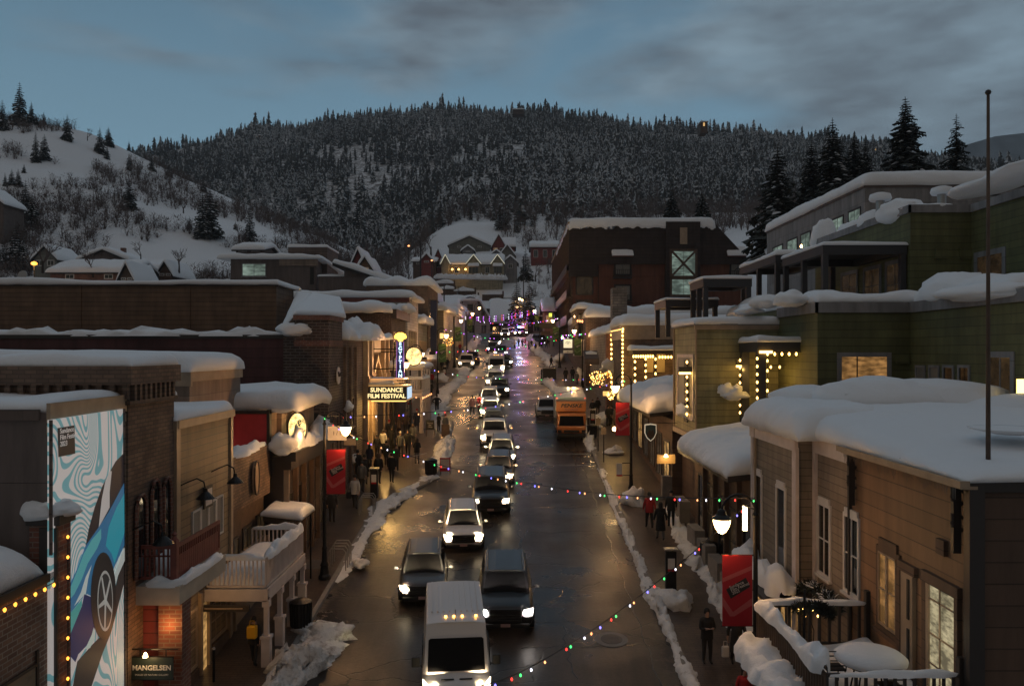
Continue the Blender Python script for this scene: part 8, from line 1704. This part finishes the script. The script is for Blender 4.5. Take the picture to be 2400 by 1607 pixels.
a = Vector((x0_,y0_,gz(y0_)+.14)); c = Vector((x1_,y1_,gz(y1_)+.14)); mb = MB(); mb.tube([a+Vector((0,0,.02)),a+Vector((0,0,1.05)),c+Vector((0,0,1.05)),c+Vector((0,0,.02))],.022,6); mb.bar(a+Vector((0,0,.2)),c+Vector((0,0,.2)),.03); mb.build('frame', M['metal'], t); mb = MB()
for i in range(1,15): q = a.lerp(c,i/15); mb.bar(q+Vector((0,0,.2)),q+Vector((0,0,1.05)),.014)
mb.build('bar', M['metal'], t)['kind'] = 'stuff'
def board(px, fy, w, h, z, label, mat, panel=None, legs=True, txt=None, tc='white_trim'):
    x, y = on(px, fy); g = gz(y)+.10; t = thing('sign_board', label, 'sign', (x,y,g)); MB().box(x-w/2,x+w/2,y-.02,y+.02,g+z,g+z+h).build('panel', M[mat], t)
    for s in (-1,1): MB().bar((x+s*w*.46,y+.02,g),(x+s*w*.46,y+.03,g+z+h),.03).bar((x+s*w*.46,y+.5,g),(x+s*w*.46,y+.04,g+z+h),.03).build('leg', M['brown_wood'], t)
    if panel: MB().box(x-w*.42,x+w*.42,y-.03,y-.02,g+z+h*.25,g+z+h*.9).build('sheet', M[panel], t)
    if txt:
        for i, s_ in enumerate(txt): text(s_, .13, M[tc], (x,y-.035,g+z+h*.68-i*.14), RC, t, ext=.002)
board(1008,1028,.62,.72,.55,'black folding sign with three lines of white writing','black',None,txt=('Festival','Box','Office'))
board(1043,1118,.62,.8,.25,'pink notice board in the snow at the curb','cloth_red','pinkwhite'); board(1044,1030,.6,.9,.1,'brown folding easel in the road edge','brown_wood'); board(960,985,.35,.6,1.2,'small white notice on a post under the marquee','cloth_red','white_trim')
def small_sign(px, py, d, w, h, mat, label, face=None, cat='sign', txt=None, tm='black', ts=.2, glow_=None):
    q = P(px, py, d); t = thing('hanging_sign', label, cat, q, 'hanging shop signs'); MB().box(q.x-w/2,q.x+w/2,q.y,q.y+.06,q.z-h/2,q.z+h/2).build('board', M[mat], t); MB().bar((q.x-w/2,q.y+.03,q.z+h/2+.1),(q.x+w/2+.3,q.y+.03,q.z+h/2+.1),.03).bar((q.x,q.y+.03,q.z+h/2),(q.x,q.y+.03,q.z+h/2+.1),.03).build('bracket', M['iron'], t)
    if face: MB().box(q.x-w*.46,q.x+w*.46,q.y-.01,q.y,q.z-h*.45,q.z+h*.45).build('face', face, t)
    if txt: text(txt, ts, M[tm], (q.x,q.y-.02,q.z), RC, t, ext=.003)
    return t, q
t, q = small_sign(1331,805,80,.95,.95,'iron','square glowing hanging sign with a crown of green leaves',glow('sign cream',(1,.82,.52),.9))
for k in range(5): a = math.pi*(.15+.175*k); MB().ext([(q.x,q.y-.03,q.z-.1),(q.x+.26*math.cos(a)-.03,q.y-.03,q.z-.05+.3*math.sin(a)),(q.x+.30*math.cos(a),q.y-.03,q.z-.02+.36*math.sin(a)),(q.x+.26*math.cos(a)+.03,q.y-.03,q.z-.05+.3*math.sin(a))],(0,.008,0)).build('leaf', pbr('sign leaf',(.08,.12,.03),.6), t)
lamp('sign_light',(q.x,q.y-.6,q.z+.5),25,(1,.75,.4),.1)
small_sign(1331,824,80,.95,.3,'white_trim','white arrow sign under the glowing leaf sign',txt='>',ts=.4)
small_sign(1284,763,108,2.2,.75,'dark_trim','long dark carved sign under the hotel balconies'); small_sign(1279,781,112,1.3,.5,'brown_wood','dark curved top sign below the long carved one')
small_sign(1013,827,76,.6,.35,'dark_trim','small dark oval sign by the green banner'); small_sign(1440,921,57,.7,.42,'tan_trim','oval tan sign lettered in dark paint by the lit shop'); small_sign(1420,922,58,.45,.36,'tan_trim','glowing orange sign behind the lamp by the lit shop',glow('orange sign',(1,.55,.15),1.2)); small_sign(820,1035,37,.55,.3,'tan_trim','oval pale sign on the brick wall behind the first lamp')
small_sign(790,1015,34,.8,.6,'white_trim','white shop sign under the first lamp head',None,txt='I / I',ts=.25); small_sign(1035,787,92,.45,.7,'dark_trim','small lit vertical sign left of the blue banner',glow('vert sign',(1,.6,.2),1.4)); small_sign(1290,738,120,.5,.6,'dark_trim','glowing yellow green flag sign by the hotel',glow('flag sign',(.8,.9,.1),1.4)); small_sign(1358,800,84,.5,.28,'white_trim','pale street name sign on the lamp behind the truck')
for i, (px, py, fy) in enumerate(((1402,950,1062),(1415,962,1088))):
    x, y = on(px, fy); t = thing('sign_post', ['thin dark sign post in the snow by the truck','taller thin sign post nearer the crosswalk'][i], 'post', (x,y,gz(y)), 'thin sign posts'); MB().tube([(x,y,gz(y)),(x,y,gz(y)+2.4)],.035,6).build('post', M['iron'], t); MB().box(x-.16,x+.16,y-.04,y-.02,gz(y)+1.9,gz(y)+2.35).build('plate', M['tan_trim'], t)
x, y = on(1455,1100); t = thing('notice_board', 'white notice with red foot fixed to the second right lamp', 'sign', (5.8,42.5,6)); MB().box(5.45,5.75,42.4,42.44,gz(42)+1.5,gz(42)+2.1).build('panel', M['white_trim'], t); MB().box(5.45,5.75,42.39,42.45,gz(42)+1.42,gz(42)+1.5).build('foot', M['cloth_red'], t); MB().bar((5.75,42.5,gz(42)+2.1),(6.27,42.6,gz(42)+2.1),.04).bar((5.75,42.5,gz(42)+1.45),(6.27,42.6,gz(42)+1.45),.04).build('bracket', M['iron'], t)
x, y = on(1288,893); t = thing('valet_stand', 'boxy black stand in the snow behind the rental truck', 'stand', (x,y,gz(y))); g = gz(y)+.14; MB().box(x-.75,x+.75,y,y+.8,g,g+1.25).build('cabinet', M['black'], t, bevel=.03); MB().box(x-.8,x+.8,y-.05,y+.85,g+1.25,g+1.32).build('counter', M['chrome_d'], t); MB().box(x-.95,x-.8,y,y+.1,g,g+1.2).build('side_panel', M['iron'], t)
# lamps glowing on shop walls further up, lit shop windows of the right hand row
for i, (px, py, d) in enumerate([(1348,742,92),(1276,724,160),(1385,852,70),(1318,792,90),(1440,1006,47),(985,712,105)]):
    q = P(px,py,d); t = thing('wall_lamp', ['small lamp over the balcony bulbs under the hotel','lamp on the cottage wall at the street top','warm lamp on the brick wall behind the light balls','dim lamp under the carved signs','lamp over the dark shop display','lamp under the turret eaves'][i], 'lamp', q, 'small wall lamps'); MB().lathe((q.x,q.y,q.z-.1),[(.04,0),(.12,.06),(.12,.18),(.03,.26)],8).build('globe', M['lamp'], t); MB().bar((q.x,q.y,q.z+.16),(q.x,q.y+.4,q.z+.16),.04).build('arm', M['iron'], t); lamp('wall_light',(q.x,q.y-.3,q.z-.2),60,(1,.6,.25),.1)
t = thing('awning', 'striped grey awning with snow on top by the light balls', 'awning', P(1385,835,68)); q = P(1385,832,68); MB().prism([(q.x-.6,q.y-1),(q.x+.6,q.y-1),(q.x+.6,q.y+.6),(q.x-.6,q.y+.6)], q.z-.8, [q.z-.3,q.z-.3,q.z+.4,q.z+.4]).build('canvas', M['grey_siding'], t); ridge('awning_snow',[(q.x-.5,q.y,q.z+.1),(q.x+.5,q.y,q.z+.1)],.9,.4,2,'snow',t)

# HAZE: the thin winter air over the town and the hills
hz_m = bpy.data.materials.new('air'); hz_m.use_nodes = True; hn = hz_m.node_tree.nodes; hn.remove(hn['Principled BSDF']); pv = hn.new('ShaderNodeVolumePrincipled'); pv.inputs['Density'].default_value = .00022; pv.inputs['Color'].default_value = (.80,.85,.90,1); pv.inputs['Anisotropy'].default_value = .2
hz_m.node_tree.links.new(pv.outputs['Volume'], hn['Material Output'].inputs['Volume'])
hb = MB().box(-1460,1460,-80,1560,-12,430).build('haze', hz_m); tag(hb, 'thin blue winter haze over the valley', None, None, 'stuff')
